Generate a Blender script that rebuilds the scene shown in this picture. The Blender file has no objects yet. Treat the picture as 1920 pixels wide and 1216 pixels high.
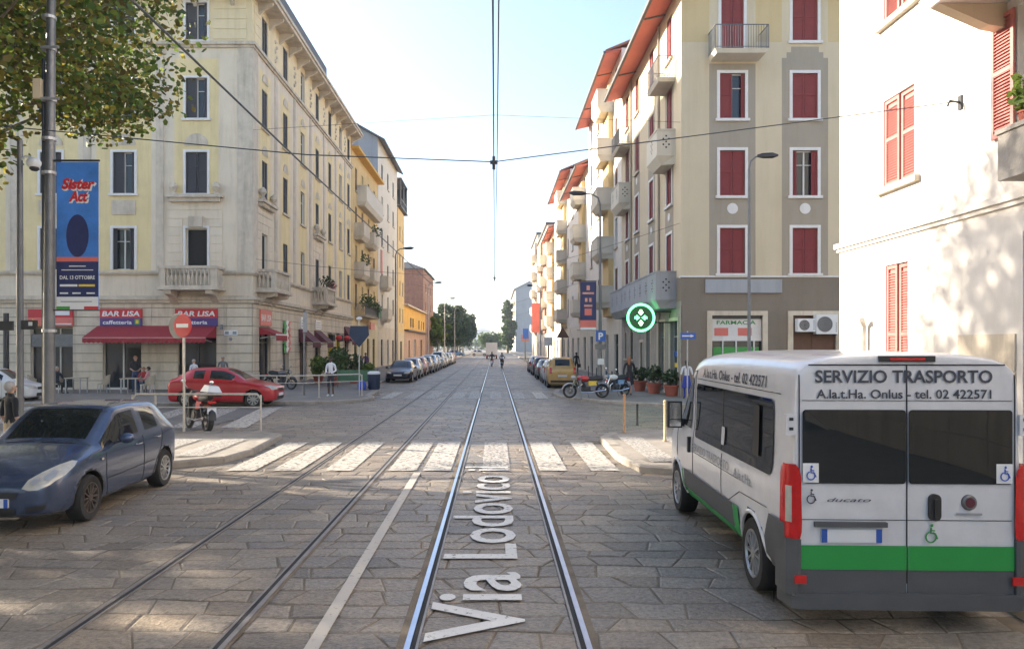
import bpy, bmesh, math, random
from mathutils import Vector, Matrix
from mathutils.bvhtree import BVHTree
from mathutils import noise as mnoise
R = math.radians
rnd = random.Random(7)
scene = bpy.context.scene
COL = scene.collection

# ------------------------------------------------------------------ camera
cam_d = bpy.data.cameras.new("camera")
cam = bpy.data.objects.new("camera", cam_d)
COL.objects.link(cam)
cam.location = (0, 0, 2.4)
cam.rotation_euler = (R(90), 0, 0)
cam_d.sensor_width = 36.0
cam_d.lens = 36.0 * 1390 / 1920
cam_d.shift_x = 32 / 1920
cam_d.shift_y = 40 / 1920
cam_d.clip_start = 0.1
cam_d.clip_end = 6000
scene.camera = cam

# ------------------------------------------------------------------ world + sun
SUN_DIR = Vector((-2.2, 0.93, 1.0)).normalized()      # towards the sun
elev = math.asin(SUN_DIR.z)
world = bpy.data.worlds.new("World")
scene.world = world
world.use_nodes = True
wn = world.node_tree.nodes
wl = world.node_tree.links
bg = wn["Background"]
sky = wn.new("ShaderNodeTexSky")
sky.sky_type = 'NISHITA'
sky.sun_disc = False
sky.sun_elevation = elev
sky.sun_rotation = math.atan2(SUN_DIR.x, SUN_DIR.y)
sky.air_density = 1.0
sky.dust_density = 2.0
sky.ozone_density = 1.6
wl.new(sky.outputs[0], bg.inputs[0])
bg.inputs[1].default_value = 0.13
sun_d = bpy.data.lights.new("sun", 'SUN')
sun_d.energy = 5.0
sun_d.angle = R(0.6)
sun_d.color = (1.0, 0.90, 0.74)
sun = bpy.data.objects.new("sun", sun_d)
COL.objects.link(sun)
sun.location = (0, 0, 60)
sun.rotation_euler = SUN_DIR.to_track_quat('Z', 'Y').to_euler()
scene.view_settings.view_transform = 'Standard'
scene.view_settings.look = 'None'
scene.view_settings.exposure = 1.75
scene.view_settings.gamma = 1.0
scene.cycles.max_bounces = 6
scene.cycles.diffuse_bounces = 4
scene.cycles.transparent_max_bounces = 12

# ------------------------------------------------------------------ materials
def s2l(c):
    return tuple((x / 12.92 if x <= 0.04045 else ((x + 0.055) / 1.055) ** 2.4) for x in c)

def new_mat(name):
    m = bpy.data.materials.new(name)
    m.use_nodes = True
    return m, m.node_tree.nodes, m.node_tree.links, m.node_tree.nodes["Principled BSDF"]

def mat(name, col, rough=0.8, metal=0.0, var=0.12, scale=3.0, bump=0.0, bscale=40.0, spec=None,
        stain=0.0, coat=0.0, slats=None, sub=None):
    m, n, l, p = new_mat(name)
    c = tuple(col)
    p.inputs['Roughness'].default_value = rough
    p.inputs['Metallic'].default_value = metal
    if spec is not None:
        p.inputs['Specular IOR Level'].default_value = spec
    if coat:
        p.inputs['Coat Weight'].default_value = coat
        p.inputs['Coat Roughness'].default_value = 0.05
    if var > 0:
        tc = n.new('ShaderNodeTexCoord')
        t = n.new('ShaderNodeTexNoise'); t.inputs['Scale'].default_value = scale
        t.inputs['Detail'].default_value = 6; t.inputs['Roughness'].default_value = 0.65
        l.new(tc.outputs['Object'], t.inputs['Vector'])
        r = n.new('ShaderNodeValToRGB')
        r.color_ramp.elements[0].position = 0.28; r.color_ramp.elements[1].position = 0.72
        r.color_ramp.elements[0].color = tuple(x * (1 - var) for x in c) + (1,)
        r.color_ramp.elements[1].color = tuple(min(1, x * (1 + var)) for x in c) + (1,)
        l.new(t.outputs['Fac'], r.inputs['Fac'])
        out = r.outputs['Color']
        if stain > 0:
            mp = n.new('ShaderNodeMapping'); mp.inputs['Scale'].default_value = (1.2, 1.2, 0.12)
            l.new(tc.outputs['Object'], mp.inputs['Vector'])
            t2 = n.new('ShaderNodeTexNoise'); t2.inputs['Scale'].default_value = 1.6
            t2.inputs['Detail'].default_value = 8; t2.inputs['Roughness'].default_value = 0.7
            l.new(mp.outputs[0], t2.inputs['Vector'])
            r2 = n.new('ShaderNodeValToRGB')
            r2.color_ramp.elements[0].position = 0.48; r2.color_ramp.elements[1].position = 0.75
            r2.color_ramp.elements[0].color = (1, 1, 1, 1)
            k = 1 - stain
            r2.color_ramp.elements[1].color = (k, k * 0.97, k * 0.92, 1)
            l.new(t2.outputs['Fac'], r2.inputs['Fac'])
            mx = n.new('ShaderNodeMix'); mx.data_type = 'RGBA'; mx.blend_type = 'MULTIPLY'
            mx.inputs[0].default_value = 1.0
            l.new(out, mx.inputs[6]); l.new(r2.outputs['Color'], mx.inputs[7])
            out = mx.outputs[2]
        l.new(out, p.inputs['Base Color'])
    else:
        p.inputs['Base Color'].default_value = c + (1,)
    if slats:
        tc2 = n.new('ShaderNodeTexCoord')
        w = n.new('ShaderNodeTexWave'); w.wave_type = 'BANDS'; w.bands_direction = 'Z'
        w.inputs['Scale'].default_value = slats
        l.new(tc2.outputs['Object'], w.inputs['Vector'])
        b = n.new('ShaderNodeBump'); b.inputs['Strength'].default_value = 0.7; b.inputs['Distance'].default_value = 0.02
        l.new(w.outputs['Fac'], b.inputs['Height']); l.new(b.outputs[0], p.inputs['Normal'])
    elif bump > 0:
        tc2 = n.new('ShaderNodeTexCoord')
        t3 = n.new('ShaderNodeTexNoise'); t3.inputs['Scale'].default_value = bscale
        t3.inputs['Detail'].default_value = 4
        l.new(tc2.outputs['Object'], t3.inputs['Vector'])
        b = n.new('ShaderNodeBump'); b.inputs['Strength'].default_value = bump; b.inputs['Distance'].default_value = 0.02
        l.new(t3.outputs['Fac'], b.inputs['Height']); l.new(b.outputs[0], p.inputs['Normal'])
    return m

def glow(name, col, strength):
    m, n, l, p = new_mat(name)
    p.inputs['Base Color'].default_value = tuple(col) + (1,)
    p.inputs['Emission Color'].default_value = tuple(col) + (1,)
    p.inputs['Emission Strength'].default_value = strength
    return m

def leaf_mat(name, cols, trans=0.35):
    m, n, l, p = new_mat(name)
    g = n.new('ShaderNodeNewGeometry')
    r = n.new('ShaderNodeValToRGB')
    els = r.color_ramp.elements
    while len(els) < len(cols):
        els.new(0.5)
    for i, c in enumerate(cols):
        els[i].position = i / (len(cols) - 1)
        els[i].color = tuple(c) + (1,)
    l.new(g.outputs['Random Per Island'], r.inputs['Fac'])
    l.new(r.outputs['Color'], p.inputs['Base Color'])
    p.inputs['Roughness'].default_value = 0.55
    tr = n.new('ShaderNodeBsdfTranslucent')
    l.new(r.outputs['Color'], tr.inputs['Color'])
    mx = n.new('ShaderNodeMixShader'); mx.inputs[0].default_value = trans
    l.new(p.outputs[0], mx.inputs[1]); l.new(tr.outputs[0], mx.inputs[2])
    l.new(mx.outputs[0], n['Material Output'].inputs[0])
    return m

def paint_mat(name, col, wear=0.5, rough=0.6, scale=9.0):
    """worn road paint: patches where the stone shows"""
    m, n, l, p = new_mat(name)
    tc = n.new('ShaderNodeTexCoord')
    t = n.new('ShaderNodeTexNoise'); t.inputs['Scale'].default_value = scale
    t.inputs['Detail'].default_value = 8; t.inputs['Roughness'].default_value = 0.75
    l.new(tc.outputs['Object'], t.inputs['Vector'])
    r = n.new('ShaderNodeValToRGB')
    r.color_ramp.elements[0].position = wear; r.color_ramp.elements[1].position = wear + 0.12
    r.color_ramp.elements[0].color = (1, 1, 1, 1); r.color_ramp.elements[1].color = (0, 0, 0, 1)
    l.new(t.outputs['Fac'], r.inputs['Fac'])
    p.inputs['Base Color'].default_value = tuple(col) + (1,)
    p.inputs['Roughness'].default_value = rough
    l.new(r.outputs['Color'], p.inputs['Alpha'])
    return m

M = {}
M['cobble'], n, l, p = new_mat('cobble')
g = n.new('ShaderNodeNewGeometry'); tc = n.new('ShaderNodeTexCoord')
r = n.new('ShaderNodeValToRGB')
cs = [(0.180, 0.158, 0.136), (0.250, 0.214, 0.176), (0.215, 0.198, 0.184), (0.300, 0.256, 0.206), (0.20, 0.180, 0.162), (0.275, 0.246, 0.212)]
while len(r.color_ramp.elements) < 6:
    r.color_ramp.elements.new(0.5)
for i, c in enumerate(cs):
    r.color_ramp.elements[i].position = i / 6; r.color_ramp.elements[i].color = c + (1,)
r.color_ramp.interpolation = 'LINEAR'
l.new(g.outputs['Random Per Island'], r.inputs['Fac'])
t = n.new('ShaderNodeTexNoise'); t.inputs['Scale'].default_value = 17; t.inputs['Detail'].default_value = 10; t.inputs['Roughness'].default_value = 0.8
l.new(tc.outputs['Object'], t.inputs['Vector'])
r2 = n.new('ShaderNodeValToRGB')
r2.color_ramp.elements[0].position = 0.36; r2.color_ramp.elements[0].color = (0.52, 0.50, 0.47, 1)
r2.color_ramp.elements[1].position = 0.64; r2.color_ramp.elements[1].color = (1.3, 1.26, 1.2, 1)
l.new(t.outputs['Fac'], r2.inputs['Fac'])
mx = n.new('ShaderNodeMix'); mx.data_type = 'RGBA'; mx.blend_type = 'MULTIPLY'; mx.inputs[0].default_value = 1
l.new(r.outputs['Color'], mx.inputs[6]); l.new(r2.outputs['Color'], mx.inputs[7])
t4 = n.new('ShaderNodeTexNoise'); t4.inputs['Scale'].default_value = 0.55; t4.inputs['Detail'].default_value = 5
l.new(tc.outputs['Object'], t4.inputs['Vector'])
r4 = n.new('ShaderNodeValToRGB')
r4.color_ramp.elements[0].position = 0.35; r4.color_ramp.elements[0].color = (0.74, 0.75, 0.78, 1)
r4.color_ramp.elements[1].position = 0.68; r4.color_ramp.elements[1].color = (1.16, 1.08, 0.98, 1)
l.new(t4.outputs['Fac'], r4.inputs['Fac'])
mx2 = n.new('ShaderNodeMix'); mx2.data_type = 'RGBA'; mx2.blend_type = 'MULTIPLY'; mx2.inputs[0].default_value = 1
l.new(mx.outputs[2], mx2.inputs[6]); l.new(r4.outputs['Color'], mx2.inputs[7])
l.new(mx2.outputs[2], p.inputs['Base Color'])
p.inputs['Roughness'].default_value = 0.5
t2 = n.new('ShaderNodeTexNoise'); t2.inputs['Scale'].default_value = 30; t2.inputs['Detail'].default_value = 6
l.new(tc.outputs['Object'], t2.inputs['Vector'])
b = n.new('ShaderNodeBump'); b.inputs['Strength'].default_value = 0.9; b.inputs['Distance'].default_value = 0.016
l.new(t2.outputs['Fac'], b.inputs['Height']); l.new(b.outputs[0], p.inputs['Normal'])

M['joint'] = mat('joint', (0.165, 0.13, 0.095), 0.95, var=0.5, scale=1.3, bump=0.6, bscale=60)
M['ground'] = mat('ground', (0.12, 0.115, 0.11), 0.9, var=0.25, scale=0.3)
M['asphalt'] = mat('asphalt', (0.13, 0.122, 0.118), 0.85, var=0.28, scale=1.1, bump=0.4, bscale=120)
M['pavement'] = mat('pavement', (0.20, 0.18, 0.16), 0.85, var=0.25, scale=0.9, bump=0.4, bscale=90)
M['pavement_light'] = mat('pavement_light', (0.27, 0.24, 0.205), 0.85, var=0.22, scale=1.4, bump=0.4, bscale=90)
M['kerb'] = mat('kerb', (0.30, 0.265, 0.225), 0.8, var=0.3, scale=2.6, bump=0.5, bscale=50)
M['rail'] = mat('rail', (0.42, 0.44, 0.52), 0.28, metal=1.0, var=0.1, scale=4)
M['rail_dull'] = mat('rail_dull', (0.27, 0.24, 0.22), 0.5, metal=0.6, var=0.25, scale=5)
M['groove'] = mat('groove', (0.02, 0.02, 0.022), 0.9, var=0)
M['white_paint'] = paint_mat('white_paint', (0.44, 0.405, 0.36), 0.505)
M['white_paint_worn'] = paint_mat('white_paint_worn', (0.42, 0.39, 0.36), 0.47, scale=14)
M['line_paint'] = paint_mat('line_paint', (0.46, 0.41, 0.35), 0.58, scale=12)
M['letter_paint'] = paint_mat('letter_paint', (0.58, 0.56, 0.53), 0.56, scale=14)

M['stone'] = mat('stone', (0.62, 0.535, 0.42), 0.85, var=0.13, scale=1.4, bump=0.3, bscale=25, stain=0.35)
M['stone_joint'] = mat('stone_joint', (0.26, 0.22, 0.17), 0.9, var=0.1)
M['cream'] = mat('cream', (0.70, 0.60, 0.465), 0.9, var=0.08, scale=0.8, bump=0.15, bscale=30, stain=0.22)
M['yellow'] = mat('yellow', (0.74, 0.60, 0.33), 0.9, var=0.09, scale=0.9, bump=0.15, bscale=30, stain=0.16)
M['yellow_pale'] = mat('yellow_pale', (0.74, 0.61, 0.39), 0.9, var=0.08, scale=0.9, stain=0.16)
M['trim'] = mat('trim', (0.58, 0.50, 0.40), 0.85, var=0.15, scale=2, stain=0.4)
M['trim_white'] = mat('trim_white', (0.72, 0.69, 0.66), 0.8, var=0.06, scale=2, stain=0.12)
M['ochre'] = mat('ochre', (0.66, 0.48, 0.23), 0.9, var=0.1, scale=0.7, stain=0.2)
M['ochre_deep'] = mat('ochre_deep', (0.72, 0.42, 0.10), 0.9, var=0.12, scale=0.7, stain=0.2)
M['pink'] = mat('pink', (0.50, 0.33, 0.25), 0.9, var=0.16, scale=0.5, stain=0.3)
M['beige'] = mat('beige', (0.60, 0.50, 0.35), 0.9, var=0.05, scale=0.5, bump=0.2, bscale=40, stain=0.1)
M['beige_warm'] = mat('beige_warm', (0.58, 0.44, 0.24), 0.9, var=0.05, scale=0.5, bump=0.2, bscale=40, stain=0.08)
M['taupe'] = mat('taupe', (0.35, 0.30, 0.235), 0.9, var=0.06, scale=0.5, bump=0.2, bscale=40, stain=0.12)
M['brown'] = mat('brown', (0.22, 0.18, 0.14), 0.8, var=0.1, scale=0.6, bump=0.2, bscale=40, stain=0.1)
M['grey_stone'] = mat('grey_stone', (0.33, 0.30, 0.265), 0.85, var=0.16, scale=1.2, bump=0.4, bscale=20, stain=0.25)
M['white_wall'] = mat('white_wall', (0.70, 0.655, 0.60), 0.9, var=0.05, scale=0.6, bump=0.15, bscale=40, stain=0.1)
M['warm_white'] = mat('warm_white', (0.66, 0.60, 0.50), 0.9, var=0.06, scale=0.6, stain=0.12)
M['cool_grey'] = mat('cool_grey', (0.36, 0.37, 0.39), 0.9, var=0.08, scale=0.5, stain=0.2)
M['red_soffit'] = mat('red_soffit', (0.50, 0.135, 0.095), 0.8, var=0.08, scale=1.5)
M['brick'] = mat('brick', (0.30, 0.175, 0.13), 0.9, var=0.25, scale=1.5, bump=0.5, bscale=20, stain=0.3)
M['roof_tile'] = mat('roof_tile', (0.28, 0.13, 0.085), 0.85, var=0.25, scale=3)
M['roof_dark'] = mat('roof_dark', (0.11, 0.105, 0.105), 0.7, var=0.2, scale=3)
M['zinc'] = mat('zinc', (0.34, 0.35, 0.37), 0.4, metal=0.7, var=0.1)
M['glass'] = mat('glass', (0.022, 0.026, 0.032), 0.06, var=0, spec=0.6)
M['glass_car'] = mat('glass_car', (0.012, 0.015, 0.017), 0.025, var=0, spec=0.6)
M['dark'] = mat('dark', (0.02, 0.018, 0.016), 0.8, var=0.2)
M['shutter_grey'] = mat('shutter_grey', (0.068, 0.066, 0.072), 0.6, var=0.1, slats=9)
M['shutter_red'] = mat('shutter_red', (0.27, 0.050, 0.050), 0.55, var=0.1, slats=9)
M['shutter_pink'] = mat('shutter_pink', (0.47, 0.155, 0.135), 0.6, var=0.08, scale=5)
M['shutter_brown'] = mat('shutter_brown', (0.19, 0.105, 0.07), 0.6, var=0.1, slats=9)
M['shutter_blue'] = mat('shutter_blue', (0.10, 0.13, 0.20), 0.6, var=0.1, slats=9)
M['curtain'] = mat('curtain', (0.55, 0.53, 0.48), 0.9, var=0.1, scale=6)
M['frame_white'] = mat('frame_white', (0.62, 0.60, 0.56), 0.5, var=0.04)
M['metal_dark'] = mat('metal_dark', (0.055, 0.055, 0.06), 0.45, metal=0.5, var=0.15, scale=6)
M['metal_grey'] = mat('metal_grey', (0.16, 0.16, 0.165), 0.45, metal=0.5, var=0.2, scale=3, bump=0.1)
M['metal_light'] = mat('metal_light', (0.42, 0.42, 0.43), 0.4, metal=0.5, var=0.15, scale=5)
M['galv'] = mat('galv', (0.50, 0.46, 0.40), 0.5, metal=0.2, var=0.2, scale=6)
M['rust_post'] = mat('rust_post', (0.42, 0.24, 0.13), 0.7, var=0.25, scale=9)
M['cable'] = mat('cable', (0.075, 0.08, 0.09), 0.5, metal=0.3, var=0)
M['red_awning'] = mat('red_awning', (0.30, 0.025, 0.035), 0.8, var=0.08)
M['maroon'] = mat('maroon', (0.10, 0.022, 0.035), 0.8, var=0.1)
M['sign_red'] = mat('sign_red', (0.52, 0.03, 0.035), 0.5, var=0.05)
M['sign_redlight'] = mat('sign_redlight', (0.66, 0.16, 0.13), 0.5, var=0.08)
M['sign_purple'] = mat('sign_purple', (0.075, 0.045, 0.19), 0.5, var=0.05)
M['sign_blue'] = mat('sign_blue', (0.02, 0.10, 0.42), 0.4, var=0.05)
M['sign_navy'] = mat('sign_navy', (0.03, 0.045, 0.085), 0.5, var=0.1)
M['sign_white'] = mat('sign_white', (0.72, 0.72, 0.72), 0.5, var=0.04)
M['sign_green'] = mat('sign_green', (0.05, 0.30, 0.06), 0.5, var=0.1)
M['sign_yellow'] = mat('sign_yellow', (0.70, 0.50, 0.06), 0.5, var=0.1)
M['banner_blue'] = mat('banner_blue', (0.055, 0.20, 0.56), 0.6, var=0.25, scale=1.6)
M['banner_navy'] = mat('banner_navy', (0.025, 0.032, 0.11), 0.6, var=0.2, scale=2)
M['neon'] = glow('neon', (0.10, 1.0, 0.30), 2.2)
M['neon_pale'] = glow('neon_pale', (0.5, 1.0, 0.55), 1.6)
M['neon_back'] = mat('neon_back', (0.01, 0.09, 0.03), 0.4, var=0)
M['tyre'] = mat('tyre', (0.022, 0.021, 0.021), 0.85, var=0.3, scale=8)
M['rim'] = mat('rim', (0.45, 0.44, 0.43), 0.35, metal=0.7, var=0.12, scale=9)
M['rim_dark'] = mat('rim_dark', (0.10, 0.08, 0.07), 0.6, metal=0.4, var=0.2, scale=9)
M['black_plastic'] = mat('black_plastic', (0.022, 0.022, 0.024), 0.5, var=0.12, scale=5)
M['grey_plastic'] = mat('grey_plastic', (0.075, 0.078, 0.085), 0.55, var=0.12, scale=4)
M['chrome'] = mat('chrome', (0.75, 0.75, 0.75), 0.15, metal=1.0, var=0)
M['lamp_clear'] = mat('lamp_clear', (0.42, 0.40, 0.36), 0.08, var=0.15, scale=12, spec=0.8)
M['lamp_red'] = mat('lamp_red', (0.50, 0.010, 0.012), 0.12, var=0.2, scale=12, spec=0.8)
M['plate'] = mat('plate', (0.62, 0.63, 0.66), 0.5, var=0.05)
M['plate_blue'] = mat('plate_blue', (0.02, 0.08, 0.36), 0.5, var=0)
M['bark'] = mat('bark', (0.17, 0.145, 0.11), 0.9, var=0.4, scale=5, bump=0.6, bscale=18)
M['leaf_plane'] = leaf_mat('leaf_plane', [(0.055, 0.105, 0.026), (0.10, 0.165, 0.034), (0.20, 0.25, 0.04), (0.055, 0.080, 0.020), (0.32, 0.27, 0.05), (0.13, 0.092, 0.032), (0.08, 0.11, 0.026)], 0.5)
M['leaf_dark'] = leaf_mat('leaf_dark', [(0.035, 0.065, 0.028), (0.060, 0.095, 0.034), (0.042, 0.075, 0.036)], 0.3)
M['pale_post'] = mat('pale_post', (0.50, 0.41, 0.26), 0.7, var=0.2, scale=9)
M['leaf_bright'] = leaf_mat('leaf_bright', [(0.13, 0.20, 0.04), (0.22, 0.29, 0.06), (0.09, 0.15, 0.03)], 0.4)
M['leaf_mid'] = leaf_mat('leaf_mid', [(0.05, 0.10, 0.03), (0.09, 0.14, 0.04), (0.04, 0.075, 0.025)], 0.35)
M['flower'] = leaf_mat('flower', [(0.40, 0.06, 0.08), (0.50, 0.20, 0.22), (0.06, 0.12, 0.03)], 0.3)
M['terracotta'] = mat('terracotta', (0.36, 0.10, 0.065), 0.8, var=0.12)
M['wicker'] = mat('wicker', (0.42, 0.37, 0.28), 0.8, var=0.2, scale=20, bump=0.4, bscale=60)
M['skin'] = mat('skin', (0.40, 0.24, 0.17), 0.6, var=0.06, scale=10)
M['skin_dark'] = mat('skin_dark', (0.10, 0.055, 0.036), 0.6, var=0.06, scale=10)
M['hair_dark'] = mat('hair_dark', (0.02, 0.016, 0.014), 0.6, var=0.2, scale=30)
M['hair_grey'] = mat('hair_grey', (0.33, 0.31, 0.29), 0.7, var=0.2, scale=30)
M['hair_red'] = mat('hair_red', (0.30, 0.12, 0.05), 0.7, var=0.2, scale=30)
for k, c in dict(black=(0.018, 0.018, 0.021), white=(0.68, 0.68, 0.72), blue=(0.03, 0.05, 0.30), jeans=(0.045, 0.07, 0.14),
                 grey=(0.13, 0.14, 0.15), dark=(0.035, 0.04, 0.055), red=(0.36, 0.04, 0.04), tan=(0.35, 0.27, 0.18),
                 pink=(0.5, 0.25, 0.25), purple=(0.12, 0.07, 0.16)).items():
    M['cloth_' + k] = mat('cloth_' + k, c, 0.9, var=0.15, scale=12, bump=0.3, bscale=30)
def paint(name, c, rough=0.3, metal=0.35, dirt=0.12):
    M[name] = mat(name, c, rough, metal=metal, var=dirt, scale=3.5, coat=0.6)
paint('car_blue', (0.060, 0.082, 0.145), 0.25, 0.45, 0.25)
M['green_dull'] = mat('green_dull', (0.07, 0.15, 0.08), 0.8, var=0.3, scale=3)
paint('car_red', (0.40, 0.015, 0.022), 0.3, 0.15)
paint('car_white', (0.66, 0.66, 0.66), 0.35, 0.0, 0.05)
paint('van_white', (0.58, 0.58, 0.61), 0.28, 0.0, 0.09)
paint('car_navy', (0.018, 0.022, 0.045))
paint('car_silver', (0.42, 0.42, 0.42), 0.3, 0.6)
paint('car_grey', (0.14, 0.14, 0.15), 0.3, 0.5)
paint('car_gold', (0.50, 0.30, 0.10), 0.35, 0.3)
paint('car_pink', (0.50, 0.22, 0.18), 0.35, 0.2)
paint('car_skyblue', (0.12, 0.24, 0.42), 0.3, 0.3)
paint('moto_red', (0.50, 0.02, 0.02), 0.3, 0.0)
M['van_green'] = mat('van_green', (0.020, 0.26, 0.055), 0.4, var=0.06, scale=4)
M['text_dark'] = mat('text_dark', (0.045, 0.05, 0.07), 0.5, var=0)
M['text_grey'] = mat('text_grey', (0.26, 0.27, 0.29), 0.5, var=0)
M['text_blue'] = mat('text_blue', (0.03, 0.08, 0.45), 0.5, var=0)
M['text_green'] = mat('text_green', (0.03, 0.25, 0.06), 0.5, var=0)
M['far_tower'] = mat('far_tower', (0.33, 0.38, 0.45), 0.9, var=0.1, scale=0.05)  # blue of the distant haze is put into the tower colour

# ------------------------------------------------------------------ mesh builder
class MB:
    def __init__(s, T=None):
        s.v = []; s.f = []; s.m = []; s.T = T or Matrix.Identity(4)
    def add(s, verts, faces, mi=0):
        o = len(s.v); T = s.T
        s.v += [tuple(T @ Vector(p)) for p in verts]
        s.f += [tuple(i + o for i in f) for f in faces]
        s.m += [mi] * len(faces)
    def box(s, x0, x1, y0, y1, z0, z1, mi=0):
        if x1 < x0: x0, x1 = x1, x0
        if y1 < y0: y0, y1 = y1, y0
        if z1 < z0: z0, z1 = z1, z0
        s.add([(x0, y0, z0), (x1, y0, z0), (x1, y1, z0), (x0, y1, z0), (x0, y0, z1), (x1, y0, z1), (x1, y1, z1), (x0, y1, z1)],
              [(0, 3, 2, 1), (4, 5, 6, 7), (0, 1, 5, 4), (1, 2, 6, 5), (2, 3, 7, 6), (3, 0, 4, 7)], mi)
    def hexa(s, p, mi=0):
        s.add(p, [(0, 3, 2, 1), (4, 5, 6, 7), (0, 1, 5, 4), (1, 2, 6, 5), (2, 3, 7, 6), (3, 0, 4, 7)], mi)
    def quad(s, a, b, c, d, mi=0):
        s.add([a, b, c, d], [(0, 1, 2, 3)], mi)
    def poly(s, pts, mi=0):
        s.add(pts, [tuple(range(len(pts)))], mi)
    def ring_tube(s, pts, rad, n=8, mi=0, cap=True):
        """tube through pts; rad scalar or list"""
        pts = [Vector(p) for p in pts]
        if not isinstance(rad, (list, tuple)): rad = [rad] * len(pts)
        vs = []; fs = []
        prev = None
        for i, p in enumerate(pts):
            if i == 0: d = pts[1] - p
            elif i == len(pts) - 1: d = p - pts[i - 1]
            else: d = pts[i + 1] - pts[i - 1]
            d.normalize()
            if prev is None:
                a = Vector((0, 0, 1)) if abs(d.z) < 0.9 else Vector((1, 0, 0))
                x = d.cross(a).normalized()
            else:
                x = (prev - d * prev.dot(d)).normalized()
            prev = x
            y = d.cross(x)
            for k in range(n):
                a = 2 * math.pi * k / n
                vs.append(p + (x * math.cos(a) + y * math.sin(a)) * rad[i])
        for i in range(len(pts) - 1):
            for k in range(n):
                k2 = (k + 1) % n
                fs.append((i * n + k, i * n + k2, (i + 1) * n + k2, (i + 1) * n + k))
        if cap:
            fs.append(tuple(range(n - 1, -1, -1)))
            fs.append(tuple((len(pts) - 1) * n + k for k in range(n)))
        s.add(vs, fs, mi)
    def cyl(s, p0, p1, r0, r1=None, n=12, mi=0):
        s.ring_tube([p0, p1], [r0, r0 if r1 is None else r1], n, mi)
    def lathe(s, prof, c=(0, 0, 0), axis='z', n=16, mi=0, a0=0, a1=2 * math.pi):
        vs = []; fs = []
        full = abs(a1 - a0 - 2 * math.pi) < 1e-6
        m = n if full else n + 1
        for (r, h) in prof:
            for k in range(m):
                a = a0 + (a1 - a0) * k / n
                x, y = r * math.cos(a), r * math.sin(a)
                if axis == 'z': q = (c[0] + x, c[1] + y, c[2] + h)
                elif axis == 'x': q = (c[0] + h, c[1] + x, c[2] + y)
                else: q = (c[0] + x, c[1] + h, c[2] + y)
                vs.append(q)
        for i in range(len(prof) - 1):
            for k in range(n):
                k2 = (k + 1) % m
                fs.append((i * m + k, i * m + k2, (i + 1) * m + k2, (i + 1) * m + k))
        s.add(vs, fs, mi)
    def prism(s, poly, a, b, plane='xz', mi=0):
        """extrude 2D polygon; plane xz -> extruded along y from a to b"""
        n = len(poly)
        def P(u, w, h):
            return (u, h, w) if plane == 'xz' else ((u, w, h) if plane == 'xy' else (h, u, w))
        vs = [P(u, w, a) for u, w in poly] + [P(u, w, b) for u, w in poly]
        fs = [tuple(range(n))[::-1], tuple(range(n, 2 * n))] + [(i, (i + 1) % n, n + (i + 1) % n, n + i) for i in range(n)]
        s.add(vs, fs, mi)
    def ball(s, c, r, n=10, mi=0, sc=(1, 1, 1)):
        k = max(4, n // 2)
        vs = [(c[0], c[1], c[2] - r * sc[2])]
        for i in range(1, k):
            t = math.pi * i / k - math.pi / 2
            for j in range(n):
                a = 2 * math.pi * j / n
                vs.append((c[0] + r * math.cos(t) * math.cos(a) * sc[0], c[1] + r * math.cos(t) * math.sin(a) * sc[1], c[2] + r * math.sin(t) * sc[2]))
        vs.append((c[0], c[1], c[2] + r * sc[2]))
        fs = [(0, 1 + (j + 1) % n, 1 + j) for j in range(n)]
        for i in range(k - 2):
            for j in range(n):
                a = 1 + i * n + j; b = 1 + i * n + (j + 1) % n
                fs.append((a, b, b + n, a + n))
        o = 1 + (k - 2) * n; top = len(vs) - 1
        fs += [(o + j, o + (j + 1) % n, top) for j in range(n)]
        s.add(vs, fs, mi)
    def mesh(s, name, mats, smooth=False):
        me = bpy.data.meshes.new(name)
        me.from_pydata(s.v, [], s.f)
        for m in mats:
            me.materials.append(M[m] if isinstance(m, str) else m)
        me.polygons.foreach_set('material_index', s.m)
        if smooth is not False:
            me.shade_smooth()
            me.set_sharp_from_angle(angle=R(smooth if smooth is not True else 40))
        me.update()
        return me
    def build(s, name, mats, parent=None, smooth=False, loc=None):
        if isinstance(mats, str): mats = [mats]
        return link(name, s.mesh(name, mats, smooth), parent, loc)

def link(name, me, parent=None, loc=None, mtx=None):
    o = bpy.data.objects.new(name, me)
    COL.objects.link(o)
    if parent: o.parent = parent
    if loc: o.location = loc
    if mtx: o.matrix_local = mtx
    return o

def tag(o, label=None, cat=None, group=None, kind=None):
    if label: o['label'] = label
    if cat: o['category'] = cat
    if group: o['group'] = group
    if kind: o['kind'] = kind
    return o

def thing(name, label, cat, loc=(0, 0, 0), rotz=0.0, group=None):
    o = bpy.data.objects.new(name, None)
    COL.objects.link(o)
    o.empty_display_size = 0.2
    o.location = loc
    o.rotation_euler = (0, 0, rotz)
    return tag(o, label, cat, group)

def dup(root, loc, rotz=None, label=None, group=None, paintmat=None):
    r_ = root.copy(); COL.objects.link(r_)
    r_.location = loc
    if rotz is not None: r_.rotation_euler = (0, 0, rotz)
    if label: r_['label'] = label
    if group: r_['group'] = group
    for ch in list(root.children):
        c = ch.copy(); COL.objects.link(c); c.parent = r_
        if paintmat and ch.get('paint'):
            c.data = ch.data.copy(); c.data.materials[0] = M[paintmat]
        for gch in ch.children:
            d = gch.copy(); COL.objects.link(d); d.parent = c
            if paintmat and gch.get('paint'):
                d.data = gch.data.copy(); d.data.materials[0] = M[paintmat]
    return r_

def bake(o, smooth=40):
    bpy.context.view_layer.update()
    dg = bpy.context.evaluated_depsgraph_get()
    me = bpy.data.meshes.new_from_object(o.evaluated_get(dg))
    if smooth:
        me.shade_smooth(); me.set_sharp_from_angle(angle=R(smooth))
    return me

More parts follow.
